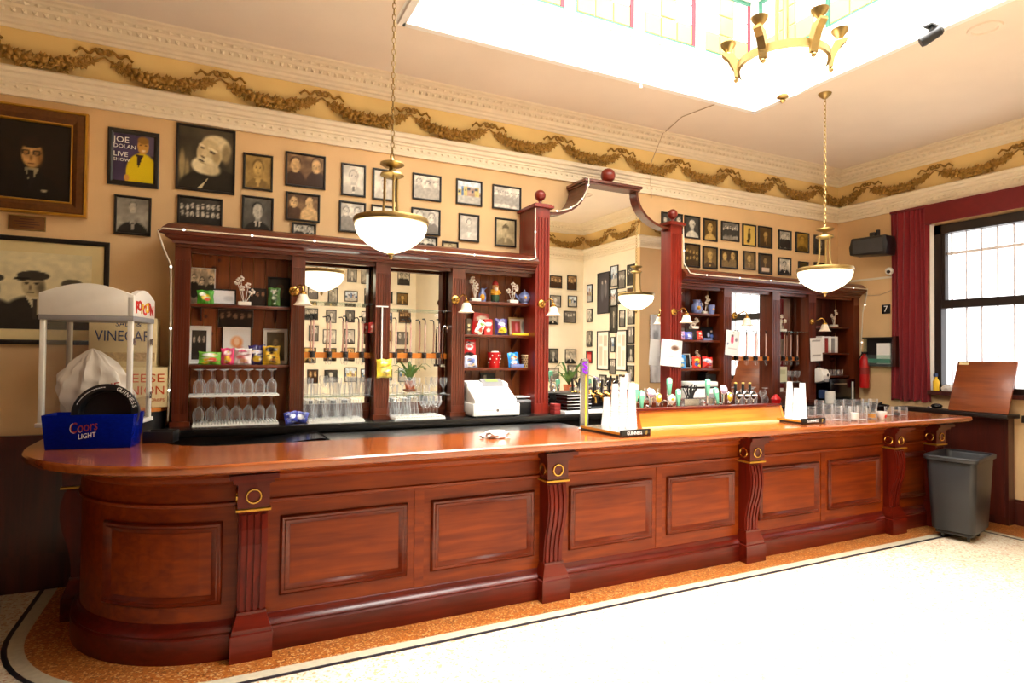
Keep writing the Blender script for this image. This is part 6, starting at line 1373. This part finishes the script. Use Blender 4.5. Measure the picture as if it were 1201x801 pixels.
q = on(1022.5,491.5,2,CZ); single('amber_drink', B().lathe([(0.001,0.014),(0.034,0.014),(0.036,0.05),(0.001,0.05)], (q.x,q.y,CZ), 14), 'amber', 'amber drink left in a tumbler', 'drink', smooth=True)
q = on(1002,494,2,CZ); single('milky_drink', B().lathe([(0.001,0.018),(0.034,0.018),(0.0345,0.075),(0.001,0.075)], (q.x,q.y,CZ), 14), 'bag_white', 'pale drink in the mug with its handle turned right', 'drink', smooth=True)
q = on(1051,488,2,CZ); single('dark_drink', B().lathe([(0.001,0.014),(0.034,0.014),(0.035,0.035),(0.001,0.035)], (q.x,q.y,CZ), 14), 'black_gloss', 'dark dreg in the second tumbler from the bar end', 'drink', smooth=True)
q = on(1034,491.5,2,CZ); t = thing('heart_cup', 'white tea cup with a red heart on the bar', 'cup', (q.x,q.y,CZ))
obj('cup', B().lathe([(0.001,0.004),(0.022,0.0),(0.024,0.006),(0.042,0.03),(0.047,0.07),(0.043,0.07),(0.036,0.028)], (0,0,0), 18), 'ceramic_white', t, smooth=True); obj('handle', B().tube([(0.042,0,0.055),(0.062,0,0.052),(0.064,0,0.03),(0.04,0,0.024)], 0.005, 6), 'ceramic_white', t, smooth=True)
hb = B(); hp = [(0,-0.016),(0.015,0.002),(0.014,0.012),(0.007,0.015),(0,0.008),(-0.007,0.015),(-0.014,0.012),(-0.015,0.002)]; hb.prism([(x,z) for x, z in hp], 'y', -0.045, -0.03); o = obj('heart', hb, 'ink_red', t); o.location = (-0.008,0.0,0.038); o.rotation_euler = (0.25,0,0.2)

# ------------------------------------------------------------------ popcorn cabinet, ice bucket, bag (left end of the bar)
PW, PD = 0.50, 0.35; rot = -0.24; cpos = (-0.655, 4.615, CZ)
t = thing('popcorn_cabinet', 'white popcorn cabinet with glass sides and red lettered arched top', 'popcorn machine', cpos, rot)
obj('pedestal', B().box(-0.18,-0.11,0,0.2,0.13,0.1), 'dark_wood', t); obj('base_frame', B().box(-PW/2-0.01,-PD/2-0.01,0.1,PW/2+0.01,PD/2+0.01,0.125), 'white_plastic', t, bev=0.004)
H0, H1 = 0.125, 0.745
for x in (-1,1):
    for y in (-1,1): obj('post', B().boxc(x*(PW/2-0.014),y*(PD/2-0.014),(H0+H1)/2,0.028,0.028,H1-H0), 'white_plastic', t, bev=0.003)
obj('front_glass', B().box(-PW/2+0.03,-PD/2+0.008,H0,PW/2-0.03,-PD/2+0.012,H1), 'cabinet_glass', t)
rd = obj('side_door', B().box(PW/2-0.014,-PD/2+0.03,H0,PW/2-0.01,PD/2-0.03,H1), 'cabinet_glass', t)
for z in (0.27,0.62):
    obj('hinge', B().boxc(PW/2+0.002,-PD/2+0.028,z,0.01,0.03,0.045).boxc(PW/2+0.002,PD/2-0.028,z,0.01,0.03,0.045), 'chrome', rd, bev=0.003)
obj('side_glass', B().box(-PW/2+0.01,-PD/2+0.03,H0,-PW/2+0.014,PD/2-0.03,H1), 'cabinet_glass', t); obj('lower_side_panel', B().box(PW/2-0.009,-PD/2+0.03,H0,PW/2-0.006,PD/2-0.03,H0+0.14), 'cabinet_glass', t)
obj('head_band', B().box(-PW/2-0.006,-PD/2-0.006,H1,PW/2+0.006,PD/2+0.006,H1+0.03), 'grey_plastic', t, bev=0.003)
def arch(w_, e, c_, n=12): return [(-w_/2,H1+0.03),(w_/2,H1+0.03)]+[(w_/2-w_*k/n, H1+0.03+e+(c_-e)*math.sin(PI*k/n)) for k in range(n+1)]
obj('arched_top', B().prism(arch(PW+0.012,0.13,0.195), 'y', -PD/2-0.006, -PD/2+0.03).prism(arch(PW-0.02,0.12,0.18), 'y', -PD/2+0.03, PD/2-0.02), 'white_plastic', t, bev=0.004)
sg = obj('side_sign', B().prism(arch(PD+0.012,0.12,0.175), 'x', PW/2-0.03, PW/2+0.007), 'white_plastic', t, bev=0.004)
for i, ch in enumerate('POPCORN'):
    y = -0.125+0.041*i; text('lettering', ch, 0.085 if ch != 'P' or i else 0.1, 'ink_yellow' if i in (2,4) else 'ink_red', sg, (PW/2+0.0085,y,H1+0.085+0.012*math.sin(i*1.7)), rot=(PI/2,0,PI/2), bold=0.004)
# bag of popcorn inside the cabinet
m3 = Matrix.Rotation(rot, 3, 'Z'); bc = Vector(cpos)+m3 @ Vector((0.005,-0.02,0.13))
prof = [(0.0,0.55),(0.03,0.86),(0.12,0.96),(0.25,1.0),(0.4,1.02),(0.55,0.97),(0.68,0.84),(0.79,0.64),(0.88,0.42),(0.95,0.22),(1.0,0.03)]
b = B(); m = 64; vs_ = []; N = 40
for i in range(N+1):
    f = i/N; k = max(q for q in range(len(prof)-1) if prof[q][0] <= f+1e-9); g = (f-prof[k][0])/(prof[k+1][0]-prof[k][0]); rad = prof[k][1]+(prof[k+1][1]-prof[k][1])*g
    for q in range(m):
        a = 2*PI*q/m; pl = 0.05+0.13*f
        fold = 1+pl*(0.6*(1-2*abs(math.sin(4*a+1.3*f)))+0.5*(1-2*abs(math.sin(6.5*a-3*f+1))))+0.05*math.sin(3*a+7*f)+0.03*math.sin(9*f*3+5*a)
        vs_.append((bc.x-0.03*f+0.195*rad*fold*math.cos(a), bc.y+0.105*rad*fold*math.sin(a), bc.z+0.005+0.44*f+0.02*math.sin(3*a+2)*f*(1-f)*2))
b.add(vs_, [(i*m+q, i*m+(q+1) % m, (i+1)*m+(q+1) % m, (i+1)*m+q) for i in range(N) for q in range(m)]+[tuple(range(m))[::-1]])
b = single('popcorn_bag', b, 'bag_white', 'white crumpled plastic bag with red print inside the popcorn cabinet', 'bag', smooth=True, angle=25)
text('lettering', 'NE', 0.07, 'ink_red', b, (0.095,-0.115,0.20), rot=(PI/2-0.2,-0.15,0.15))
# blue tub with round black ice bucket in it
P0 = on(52,528,2,CZ); P1 = on(153,525,2,CZ); a = math.atan2(P1.y-P0.y, P1.x-P0.x); w_ = (P1-P0).length
t = thing('ice_tub', 'blue transparent plastic tub with red and white lettering on the bar end', 'tub', tuple((P0+P1)/2), a)
TH, TD = 0.195, 0.185
def tub_wall(b_, x0, x1, y0, y1, fx, fy): pass
b = B(); o4 = [(-w_/2,0),(w_/2,0),(w_/2,TD),(-w_/2,TD)]; s_ = 0.018
outer0 = [(x,y,0) for x, y in o4]; outer1 = [(x*(1+2*s_/w_)*1.0,(y-TD/2)*1.12+TD/2,TH) for x, y in o4]
inner1 = [(p[0]*0.98,(p[1]-TD/2)*0.94+TD/2,TH) for p in outer1]; inner0 = [(p[0]*0.98,(p[1]-TD/2)*0.94+TD/2,0.006) for p in outer0]
b.add(outer0+outer1+inner1+inner0, [(0,3,2,1)]+[(i,(i+1)%4,4+(i+1)%4,4+i) for i in range(4)]+[(4+i,4+(i+1)%4,8+(i+1)%4,8+i) for i in range(4)]+[(8+i,8+(i+1)%4,12+(i+1)%4,12+i) for i in range(4)]+[(12,13,14,15)])
obj('tub', b, 'blue_acrylic', t, bev=0.004)
text('lettering', 'Coors', 0.085, 'ink_dark_red', t, (-0.02,-0.0085,0.125), rot=(PI/2+0.05,-0.14,0), shear=0.25, width=0.135); text('outline_lettering', 'Coors', 0.09, 'ink_white', t, (-0.02,-0.0065,0.125), rot=(PI/2+0.05,-0.14,0), shear=0.25, width=0.145, depth=0.0004); text('lettering', 'LIGHT', 0.04, 'ink_white', t, (-0.005,-0.006,0.075), rot=(PI/2+0.05,-0.14,0), shear=0.2, width=0.09)
mid = (P0+P1)/2; ax = Matrix.Rotation(a, 3, 'Z'); bc = mid+ax @ Vector((0.06,0.09,0.19))
t = thing('ice_bucket', 'round black ice bucket with white lettering on its rim, lying in the blue tub', 'ice bucket', tuple(bc), a)
mt = Euler((PI/2-0.12,0,0)).to_matrix()
obj('bucket', B().lathe([(0.001,-0.07),(0.145,-0.07),(0.162,-0.06),(0.176,0.02),(0.172,0.025),(0.138,0.026),(0.133,0.02),(0.13,-0.03),(0.001,-0.035)], (0,0,0), 32, mt), 'black_plastic', t, smooth=True)
for i, ch in enumerate('GUINNESS'):
    g = 1.15-0.125*i; c = mt @ Vector((0.155*math.cos(g),0.155*math.sin(g),0.0275)); text('lettering', ch, 0.032, 'ink_white', t, tuple(c), rot=tuple((mt @ Euler((0,0,g-PI/2)).to_matrix()).to_euler()))
for i in range(14):
    g = 2.75-0.085*i; c = mt @ Vector((0.155*math.cos(g),0.155*math.sin(g),0.0275)); obj('small_print', B().boxc(c.x,c.y,c.z,0.009,0.004,0.001,mt @ Euler((0,0,g-PI/2)).to_matrix()), 'ink_white', t)
# crisp cartons stacked behind the cabinet
t = thing('crisp_carton', 'brown crisp carton with blue lettering behind the popcorn cabinet', 'carton', (-0.56,5.02,1.53), -0.05)
obj('box', B().box(-0.2,-0.08,0,0.2,0.12,0.34), 'cream_card', t, bev=0.003); text('lettering', 'VINEGAR', 0.105, 'ink_blue', t, (0.0,-0.0812,0.21), width=0.33); text('lettering', 'SALT &', 0.05, 'ink_blue', t, (0.03,-0.0812,0.295)); obj('printed_band', B().box(-0.19,-0.0815,0.04,0.19,-0.08,0.1), 'wicker', t)
t = thing('crisp_carton', 'cream crisp carton with orange red lettering beside the left pilaster', 'carton', (-0.48,5.0,1.25), 0.0)
obj('box', B().box(-0.21,-0.08,0,0.19,0.12,0.279), 'cream_card', t, bev=0.003); text('lettering', 'CHEESE', 0.085, 'ink_orange', t, (-0.005,-0.0812,0.2), width=0.35); text('lettering', '& ONION', 0.085, 'ink_orange', t, (-0.005,-0.0812,0.115), width=0.35); text('lettering', 'CRISPS', 0.03, 'ink_orange', t, (0.13,-0.0812,0.05))
t = thing('carton_stand', 'black tub with tan lid under the crisp cartons', 'tub', (-0.46,5.03,0)); obj('tub', B().lathe([(0.14,0),(0.15,0.9),(0.16,1.22)], (0,0,0), 20, caps=True), 'black_plastic', t, smooth=True); obj('lid', B().lathe([(0.165,0),(0.165,0.025),(0.14,0.029)], (0,0,1.221), 20, caps=True), 'ledge_wood', t)
# black bar tray at the inner corner of the bar top
P0 = on(164,508,2,CZ); P1 = on(205,519,2,CZ)
t = thing('bar_caddy', 'black napkin tray at the inner corner of the bar end', 'caddy', (-0.29,4.36,CZ), -0.25); obj('tray', B().box(-0.08,-0.06,0,0.09,0.06,0.006).box(-0.08,-0.06,0.006,0.09,-0.054,0.07).box(-0.08,0.054,0.006,0.09,0.06,0.07).box(-0.08,-0.054,0.006,-0.074,0.054,0.07).box(0.084,-0.054,0.006,0.09,0.054,0.07), 'black_plastic', t, bev=0.002); obj('napkins', B().box(-0.06,-0.05,0.006,0.05,0.05,0.04), 'grey_plastic', t)

# ------------------------------------------------------------------ back counter centre: menu folders, font with black handles
for k in range(5):
    t = thing('menu_folder', 'black menu folder, %s from the top of the stack under the mirror' % ORD[4-k], 'folder', (2.97+0.008*(k % 2),4.80,BENZ+0.031+0.0285*k), 0.12-0.05*(k % 2), 'stack of black menu folders')
    obj('cover', B().box(-0.13,-0.085,0,0.15,0.09,0.0045).box(-0.13,-0.085,0.0235,0.15,0.09,0.028).box(-0.13,0.085,0.0045,0.15,0.09,0.0235), 'black_plastic', t); obj('pages', B().box(-0.125,-0.08,0.0045,0.145,0.085,0.0235), 'black_gloss', t); obj('page_edge', B().box(-0.127,-0.0865,0.023,0.147,-0.085,0.0285), 'white_paper', t)
single('white_board', B().box(2.83,4.69,BENZ+0.0005,3.35,4.90,BENZ+0.03), 'white_paper', 'flat white board under the stack of black folders', 'board', bev=0.003)
for k in range(3): single('small_red_book', B().box(2.765,4.77,BENZ+0.001+0.03*k,2.828,4.86,BENZ+0.029+0.03*k), 'ink_dark_red', 'small red book, %s of the pile at the foot of the left red column' % ('lowest','middle one','top')[k], 'book', bev=0.002)
t = thing('beer_font', 'black and brass beer font with four black handles before the tall mirror', 'beer tap', (3.30,4.80,BENZ+0.0305))
obj('column', B().box(-0.17,-0.04,0,0.17,0.05,0.13).lathe([(0.05,0),(0.04,0.02)], (0,0,0), 12), 'black_gloss', t, bev=0.006)
for i in range(4):
    x = -0.13+0.087*i; s_ = obj('spout', B().tube([(x,-0.04,0.1),(x,-0.075,0.105),(x,-0.085,0.06)], 0.01, 8).ball((x,-0.04,0.13), 0.022, 10, 6), 'brass', t, smooth=True)
    obj('handle', B().lathe([(0.007,0),(0.011,0.03),(0.012,0.12),(0.008,0.13)], (x,-0.045,0.145), 10, Euler((0.1,0,0)).to_matrix(), caps=True), 'black_plastic', s_, smooth=True); obj('collar', B().lathe([(0.02,0),(0.022,0.015),(0.012,0.03)], (x,0,0.13), 10), 'brass', s_, smooth=True)

# ------------------------------------------------------------------ right bay, right wall and right foreground
p0 = on(951,396.5,1,4.87); p1 = on(964,423,1,4.87)
paper('white notice pinned to the pilaster left of the soap dispenser', [(950,396.5),(964,396),(965,423),(951,423.5)], 4.87, Can(12,18,(236,232,226)).rect(0.1,0.1,0.9,0.12,(150,146,140)).rect(0.1,0.2,0.9,0.22,(170,166,160)).rect(0.1,0.3,0.8,0.32,(170,166,160)).rect(0.1,0.75,0.9,0.8,(150,146,140)))
paper('pale greenish sheet low on the dark mirrored bay', [(912,430),(923,430),(923,448),(912,448)], 4.96, Can(10,14,(206,206,170)).rect(0.15,0.2,0.85,0.5,(180,182,146)))
c = on(959.5,441,1,4.88); t = thing('soap_dispenser', 'white wall soap dispenser with grey side on the far pilaster', 'dispenser', (c.x,4.885,c.z-0.085))
obj('case', B().prism([(0.0,0.0),(-0.1,0.03),(-0.12,0.1),(-0.09,0.165),(0,0.175)], 'x', -0.06, 0.065), 'white_plastic', t, bev=0.012); obj('lever', B().box(-0.03,-0.125,0.02,0.03,-0.1,0.06), 'grey_plastic', t, bev=0.003); obj('window', B().lathe([(0.016,0),(0.016,0.004),(0.001,0.004)], (0.02,-0.117,0.1), 12, Euler((PI/2,0,0)).to_matrix()), 'black_plastic', t)
single('blue_cloth', B().boxc(c.x+0.06,4.86,BENZ+0.1,0.1,0.06,0.1), 'ink_blue', 'dark blue cloth pad under the soap dispenser', 'cloth', bev=0.012); single('white_jug', B().lathe([(0.05,0),(0.055,0.1),(0.05,0.14),(0.045,0.14)], (c.x+0.05,4.76,BENZ), 14), 'white_plastic', 'white plastic jug under the soap dispenser', 'jug', smooth=True)
flowers('white flower ornament high in the dark mirrored bay', U(919,5.05), 5.07, GS_T-0.0995, 4, 31, 0.18); flowers('white flower ornament in the far shelf bay', U(978,5.05), 5.05, 2.0205, 4, 33, 0.2)
for i, (x, col) in enumerate(((6.6,'white_paper'),(6.66,'ink_dark_red'),(6.72,'white_paper'),(6.78,'grey_plastic'),(6.84,'white_paper'))): single('ring_binder', B().box(x,4.97,1.7005,x+0.05,5.12,1.7+0.2-0.02*(i % 2)), col, 'upright binder on the far shelf, %s from the left' % ORD[i], 'binder', 'binders on the far shelf', bev=0.003)
t = thing('kettle', 'steel kettle on the low far shelf', 'kettle', (6.62,5.05,1.4205)); obj('body', B().lathe([(0.001,0),(0.07,0),(0.075,0.05),(0.06,0.1),(0.02,0.115),(0.001,0.118)], (0,0,0), 16), 'steel', t, smooth=True); obj('handle', B().tube([(-0.05,0,0.1),(-0.03,0,0.16),(0.03,0,0.16),(0.05,0,0.1)], 0.008, 6), 'black_plastic', t, smooth=True); obj('spout', B().tube([(0.06,0,0.05),(0.1,0,0.1)], [0.014,0.008], 8), 'steel', t, smooth=True)
for i in range(4): glassobj('tumbler', 6.8+0.07*i, 5.03, 1.4205, 'tumbler on the low far shelf, %s from the kettle' % ORD[i], 'tumblers beside the kettle', sc=0.8)
t = thing('glass_washer', 'dark steel glass washer in the far bay of the back bar', 'dishwasher', (6.82,4.98,BENZ)); obj('case', B().box(-0.22,-0.12,0,0.24,0.14,0.27), 'black_gloss', t, bev=0.006); obj('handle', B().box(-0.18,-0.14,0.21,0.05,-0.12,0.225), 'steel', t); obj('white_strip', B().box(0.17,-0.124,0.03,0.2,-0.12,0.24), 'white_plastic', t)
q = on(915,459,1,4.6); single('red_funnel', B().lathe([(0.04,0),(0.055,0.07),(0.02,0.12),(0.001,0.125)], (q.x+0.1,4.74,BENZ), 14, caps=False), 'red_plastic', 'shiny red plastic lid by the cups on the back counter', 'lid', smooth=True)
# speaker
t = thing('wall_speaker', 'black loudspeaker on a bracket high beside the curtain', 'speaker', (7.0,4.60,2.84), -PI/2+0.12)
obj('cabinet', B().prism([(-0.21,0.03),(0.2,0.0),(0.22,0.12),(0.2,0.225),(-0.19,0.23),(-0.22,0.12)], 'y', -0.12, 0.1), 'black_plastic', t, bev=0.01); obj('grille', B().box(-0.17,-0.128,0.04,0.17,-0.12,0.2), 'dark_grey', t); obj('bracket', B().box(-0.03,0.05,0.23,0.03,0.17,0.25).box(-0.03,-0.02,0.23,0.03,0.08,0.29).lathe([(0.022,0),(0.022,0.07)], (0.04,0.04,0.25), 10, caps=True), 'black_plastic', t, bev=0.003); obj('wall_arm', B().tube([(0,0.05,0.25),(0,0.2,0.25)], 0.012, 8), 'black_plastic', t)
c = on(1043,318,0,7.16); t = thing('security_camera', 'small white dome camera under the speaker', 'camera', (7.16,c.y,c.z)); obj('dome', B().ball((0,0,0), 0.045, 14, 10), 'white_plastic', t, smooth=True); obj('lens', B().ball((-0.03,-0.01,-0.01), 0.022, 10, 8), 'black_gloss', t, smooth=True); obj('mount', B().lathe([(0.03,0),(0.03,0.05)], (0,0,0), 12, Euler((0,PI/2,0)).to_matrix(), caps=True), 'white_plastic', t)
p0 = on(985,332.5,0,7.2); p1 = on(1050,323,0,7.2); single('cable_conduit', B().box(7.195,p1.y,(p0.z+p1.z)/2-0.012,7.21,5.19,(p0.z+p1.z)/2+0.012), 'cable_white', 'white cable trunking along the window wall', 'conduit')
pts = [on(1008,344,0,7.2),on(1020,347,0,7.2),on(1032,346,0,7.2),on(1048,339,0,7.2)]; single('loose_cable', B().tube(pts, 0.004, 5), 'cable_grey', 'thin sagging cable below the white trunking', 'cable', smooth=True)
c = on(1039,362.5,0,7.2); t = thing('number_sign', 'small black sign with a white 7 on the wall', 'sign', (7.208,c.y,c.z), -PI/2); obj('plate', B().box(-0.05,-0.008,-0.055,0.05,0,0.055), 'black_plastic', t, bev=0.002); text('lettering', '7', 0.1, 'ink_white', t, (0,-0.0088,0), width=0.045)
p0 = on(1013,397,0,7.12); p1 = on(1047,430,0,7.12); yc = (p0.y+p1.y)/2; w_ = abs(p0.y-p1.y); z0, z1 = p1.z, p0.z
t = thing('leaflet_rack', 'clear and black wall rack of papers beside the curtain', 'rack', (7.2,yc,z0), -PI/2); obj('back', B().box(-w_/2,-0.02,0,w_/2,0,z1-z0), 'black_plastic', t); obj('pocket', B().box(-w_/2,-0.09,0,w_/2,-0.084,(z1-z0)*0.4).box(-w_/2,-0.09,0,-w_/2+0.006,-0.02,z1-z0).box(w_/2-0.006,-0.09,0,w_/2,-0.02,z1-z0).box(-w_/2,-0.09,0,w_/2,-0.02,0.008), 'shelf_glass', t); obj('papers', B().box(-0.02,-0.07,0.03,w_/2-0.04,-0.05,z1-z0-0.06), 'white_paper', t); obj('green_leaflets', B().box(-w_/2+0.05,-0.08,0.04,w_/2-0.03,-0.072,0.09), 'teal_plastic', t); obj('top_ledge', B().box(-w_/2-0.01,-0.1,z1-z0,w_/2+0.01,0,z1-z0+0.012), 'black_plastic', t); obj('side_board', B().box(w_/2+0.004,-0.09,0.0,w_/2+0.04,0,z1-z0+0.02), 'dark_wood', t)
p0 = on(1010,415,0,7.14); p1 = on(1019,455,0,7.14); t = thing('fire_extinguisher', 'red fire extinguisher hanging below the leaflet rack', 'extinguisher', (7.13,(p0.y+p1.y)/2,p1.z)); hh = p0.z-p1.z; obj('cylinder', B().lathe([(0.001,0),(0.05,0),(0.055,0.02),(0.055,hh*0.8),(0.03,hh*0.93),(0.02,hh*0.95),(0.02,hh)], (0,0,0), 16), 'red_plastic', t, smooth=True); obj('valve', B().boxc(0,0,hh+0.01,0.03,0.06,0.03).tube([(0,0.03,hh),(0,0.07,hh*0.85),(0,0.065,hh*0.5)], 0.008, 6), 'black_plastic', t); obj('label', B().lathe([(0.0555,hh*0.4),(0.0555,hh*0.6)], (0,0,0), 16), 'ink_dark_red', t)
t = thing('black_pot', 'wide black pan on a stand behind the end of the bar', 'pan', (6.58,4.42,1.03)); obj('pan', B().lathe([(0.001,0.0),(0.2,0.0),(0.24,0.09),(0.235,0.095),(0.195,0.012),(0.001,0.012)], (0,0,0), 24), 'black_gloss', t, smooth=True); obj('handle', B().tube([(0.23,0,0.085),(0.3,0,0.1)], 0.01, 6), 'black_plastic', t); obj('stand', B().box(-0.2,-0.2,-1.03,0.2,0.2,0.0), 'dark_wood', t)
# curtain and pelmet
def curtain(label, y0, y1, z0, z1, x, seed):
    r = random.Random(seed); b = B(); n = 60; m = 14; ph = r.random()*6; vs_ = []
    for j in range(m+1):
        f = j/m; z = z1+(z0-z1)*f
        for i in range(n+1):
            s = i/n; y = y0+(y1-y0)*s; pinch = 0.6+0.5*f
            vs_.append((x-0.03-0.028*pinch*math.sin(s*2*PI*7+ph+0.4*math.sin(f*3))-0.012*math.sin(s*2*PI*3+f*2), y+0.012*math.sin(f*4+s*9), z+0.012*math.sin(s*30)*(f > 0.98)))
    N = len(vs_); vs_ += [(p[0]+0.006,p[1],p[2]) for p in vs_]
    q = lambda j, i: j*(n+1)+i
    fs_ = [(q(j,i),q(j,i+1),q(j+1,i+1),q(j+1,i)) for j in range(m) for i in range(n)]; fs_ += [tuple(N+k for k in f[::-1]) for f in fs_]
    t = thing('curtain', label, 'curtain', (x,(y0+y1)/2,z0)); obj('cloth', B().add(vs_, fs_), 'curtain_red', t, world=True, smooth=True, angle=80)
    obj('heading', B().box(x-0.055,y0,z1-0.01,x-0.012,y1,z1+0.015), 'pelmet_red', t, world=True); return t
curtain('long dark red curtain at the left of the window', 4.06, 4.49, 1.16, 3.35, XR-0.01, 2); curtain('dark red curtain at the hidden side of the window', 2.10, 2.34, 1.16, 3.12, XR-0.01, 5)
t = thing('pelmet', 'dark red pelmet board above the window', 'pelmet', (XR-0.06,3.1,3.13)); obj('board', B().box(XR-0.1,2.1,3.14,XR-0.08,4.08,3.34), 'pelmet_red', t, world=True, bev=0.004); obj('top', B().box(XR-0.1,2.1,3.34,XR,4.08,3.355), 'pelmet_red', t, world=True); obj('return', B().box(XR-0.08,4.06,3.14,XR,4.08,3.34), 'pelmet_red', t, world=True)
# things on the window sill
q = Vector((XR-0.045,3.99,WZ0)); t = thing('spray_bottle', 'yellow spray bottle with blue top on the window sill', 'bottle', tuple(q)); obj('bottle', B().lathe([(0.001,0),(0.03,0),(0.032,0.1),(0.012,0.135),(0.012,0.15)], (0,0,0), 12), 'ink_yellow', t, smooth=True); obj('trigger', B().boxc(-0.01,0,0.17,0.05,0.025,0.035), 'ink_blue', t, bev=0.004)
crumple('sill_cloth', 'white crumpled cloth on the window sill', (XR-0.045,3.86,WZ0), 0.03, 0.08, 0.05, 'bag_white', 12, 'cloth', amp=0.2)
# wooden cupboard under the window with a leaning board
t = thing('side_cupboard', 'dark wooden cupboard with black ledge below the window', 'cupboard', (7.12,3.7,0)); obj('body', B().box(7.07,3.27,0.0,7.18,4.25,1.06), 'dark_wood', t, world=True); obj('ledge', B().box(6.92,3.21,1.06,7.16,4.3,1.1), 'window_black', t, world=True, bev=0.004); obj('door', B().box(7.062,3.3,0.08,7.07,3.76,1.02), 'dark_wood', t, world=True); obj('door', B().box(7.062,3.8,0.08,7.07,4.22,1.02), 'dark_wood', t, world=True)
t = thing('leaning_board', 'wide brown wooden board leaning back on the cupboard by the window', 'board', (6.965,3.485,1.101))
tl = math.atan2(0.19,0.51); ca, sa = math.cos(tl), math.sin(tl)
def tb(y, s, d): return (s*sa-d*ca, y, s*ca+d*sa)
vs_ = [tb(y, s, d) for d in (0,0.022) for y, s in ((-0.27,0),(0.27,0),(0.27,0.545),(-0.27,0.545))]; obj('panel', B().add(vs_, [(0,1,2,3),(7,6,5,4),(0,4,5,1),(1,5,6,2),(2,6,7,3),(3,7,4,0)]), 'desk_wood', t, bev=0.003)
vs_ = [tb(y, s, d) for d in (0.022,0.024) for y, s in ((0.16,0.505),(0.25,0.505),(0.25,0.53),(0.16,0.53))]; obj('white_label', B().add(vs_, [(0,1,2,3),(7,6,5,4),(0,4,5,1),(1,5,6,2),(2,6,7,3),(3,7,4,0)]), 'cream_card', t)
q = on(1098,478,0,7.05); t = thing('card_reader', 'small shiny black device on the cupboard ledge', 'device', (7.06,q.y,1.1005)); obj('body', B().ball((0,0,0.028), 0.055, 12, 8, 0.5), 'black_gloss', t, smooth=True); obj('silver_front', B().boxc(-0.05,0.04,0.012,0.03,0.05,0.02), 'chrome', t, bev=0.004)
# grey wheeled bin
t = thing('wheeled_bin', 'dark grey plastic bin on castors at the end of the bar', 'bin', (6.23,3.265,0), 0.22)
def rr(w_, d, r, n=4):
    out = []
    for cx_, cy_, a0 in ((w_/2-r,d/2-r,0),(-w_/2+r,d/2-r,PI/2),(-w_/2+r,-d/2+r,PI),(w_/2-r,-d/2+r,3*PI/2)):
        for k in range(n+1): a = a0+PI/2*k/n; out.append((cx_+r*math.cos(a), cy_+r*math.sin(a)))
    return out
def loft(rings, cap=True):
    b = B(); n = len(rings[0][0]); v_ = []
    for pl, z in rings: v_ += [(p[0],p[1],z) for p in pl]
    return b.add(v_, [(k*n+i, k*n+(i+1) % n, (k+1)*n+(i+1) % n, (k+1)*n+i) for k in range(len(rings)-1) for i in range(n)]+([tuple(range(n))[::-1], tuple((len(rings)-1)*n+i for i in range(n))] if cap else []))
BW_, BD_ = 0.60, 0.40
obj('body', loft([(rr(BW_*0.74,BD_*0.8,0.05),0.085),(rr(BW_*0.78,BD_*0.84,0.05),0.1),(rr(BW_*0.96,BD_*0.97,0.05),0.74),(rr(BW_*0.94,BD_*0.95,0.05),0.75),(rr(BW_*0.92,BD_*0.93,0.05),0.74),(rr(BW_*0.75,BD_*0.8,0.04),0.12)]), 'bin_grey', t, smooth=True)
obj('rim', loft([(rr(BW_*0.97,BD_*0.98,0.05),0.72),(rr(BW_*1.04,BD_*1.06,0.055),0.725),(rr(BW_*1.05,BD_*1.07,0.055),0.755),(rr(BW_*1.02,BD_*1.04,0.055),0.765),(rr(BW_*0.94,BD_*0.94,0.05),0.76),(rr(BW_*0.93,BD_*0.93,0.05),0.73)], False), 'bin_grey', t, smooth=True)
for x in (-1,1):
    for y in (-1,1):
        cs = obj('castor', B().lathe([(0.001,-0.012),(0.035,-0.012),(0.038,0),(0.035,0.012),(0.001,0.012)], (x*0.14,y*0.10,0.0385), 14, Euler((PI/2,0,0.3)).to_matrix()), 'black_plastic', t, smooth=True); obj('fork', B().boxc(x*0.14,y*0.10,0.075,0.05,0.04,0.025), 'dark_grey', cs)
obj('dolly', B().box(-0.2,-0.14,0.05,0.2,0.14,0.084), 'black_plastic', t, bev=0.01)
obj('side_handle', B().box(BW_*0.42,-0.05,0.2,BW_*0.46,0.05,0.25), 'dark_grey', t, bev=0.006)
# potted palms on stands, seen in the mirrors
def palm(label, x, y):
    r = random.Random(label); t = thing('potted_palm', label, 'plant', (x,y,0), 0, 'potted palms seen in the mirrors')
    obj('stand', B().lathe([(0.14,0),(0.13,0.03),(0.03,0.06),(0.025,0.9),(0.13,0.95),(0.14,0.98)], (0,0,0), 16, caps=True), 'mahogany', t, smooth=True); obj('pot', B().lathe([(0.08,0),(0.1,0.14),(0.11,0.15),(0.09,0.15)], (0,0,0.98), 16, caps=True), 'terracotta', t, smooth=True)
    for k in range(16):
        a = 2*PI*k/16+r.random()*0.3; l = r.uniform(0.25,0.42); h_ = r.uniform(0.15,0.4); b = B(); v_ = []
        for i in range(6):
            f = i/5; c = Vector((math.cos(a)*l*f,math.sin(a)*l*f,1.12+h_*math.sin(f*2.2))); w_ = 0.03*math.sin(PI*min(1,f*0.9+0.1)); s_ = Vector((-math.sin(a),math.cos(a),0)); v_ += [c-s_*w_, c+Vector((0,0,-0.008)), c+s_*w_]
        b.add(v_, [f_ for i in range(5) for f_ in ((3*i,3*i+1,3*i+4,3*i+3),(3*i+1,3*i+2,3*i+5,3*i+4))]); obj('frond', b, 'leaf_green', t, smooth=True)
palm('potted palm on a tall stand by the recess, seen in the second mirrored bay', 3.25,-0.75); palm('potted palm on a tall stand by the chimney breast, seen in the tall mirror', 5.45,0.95)
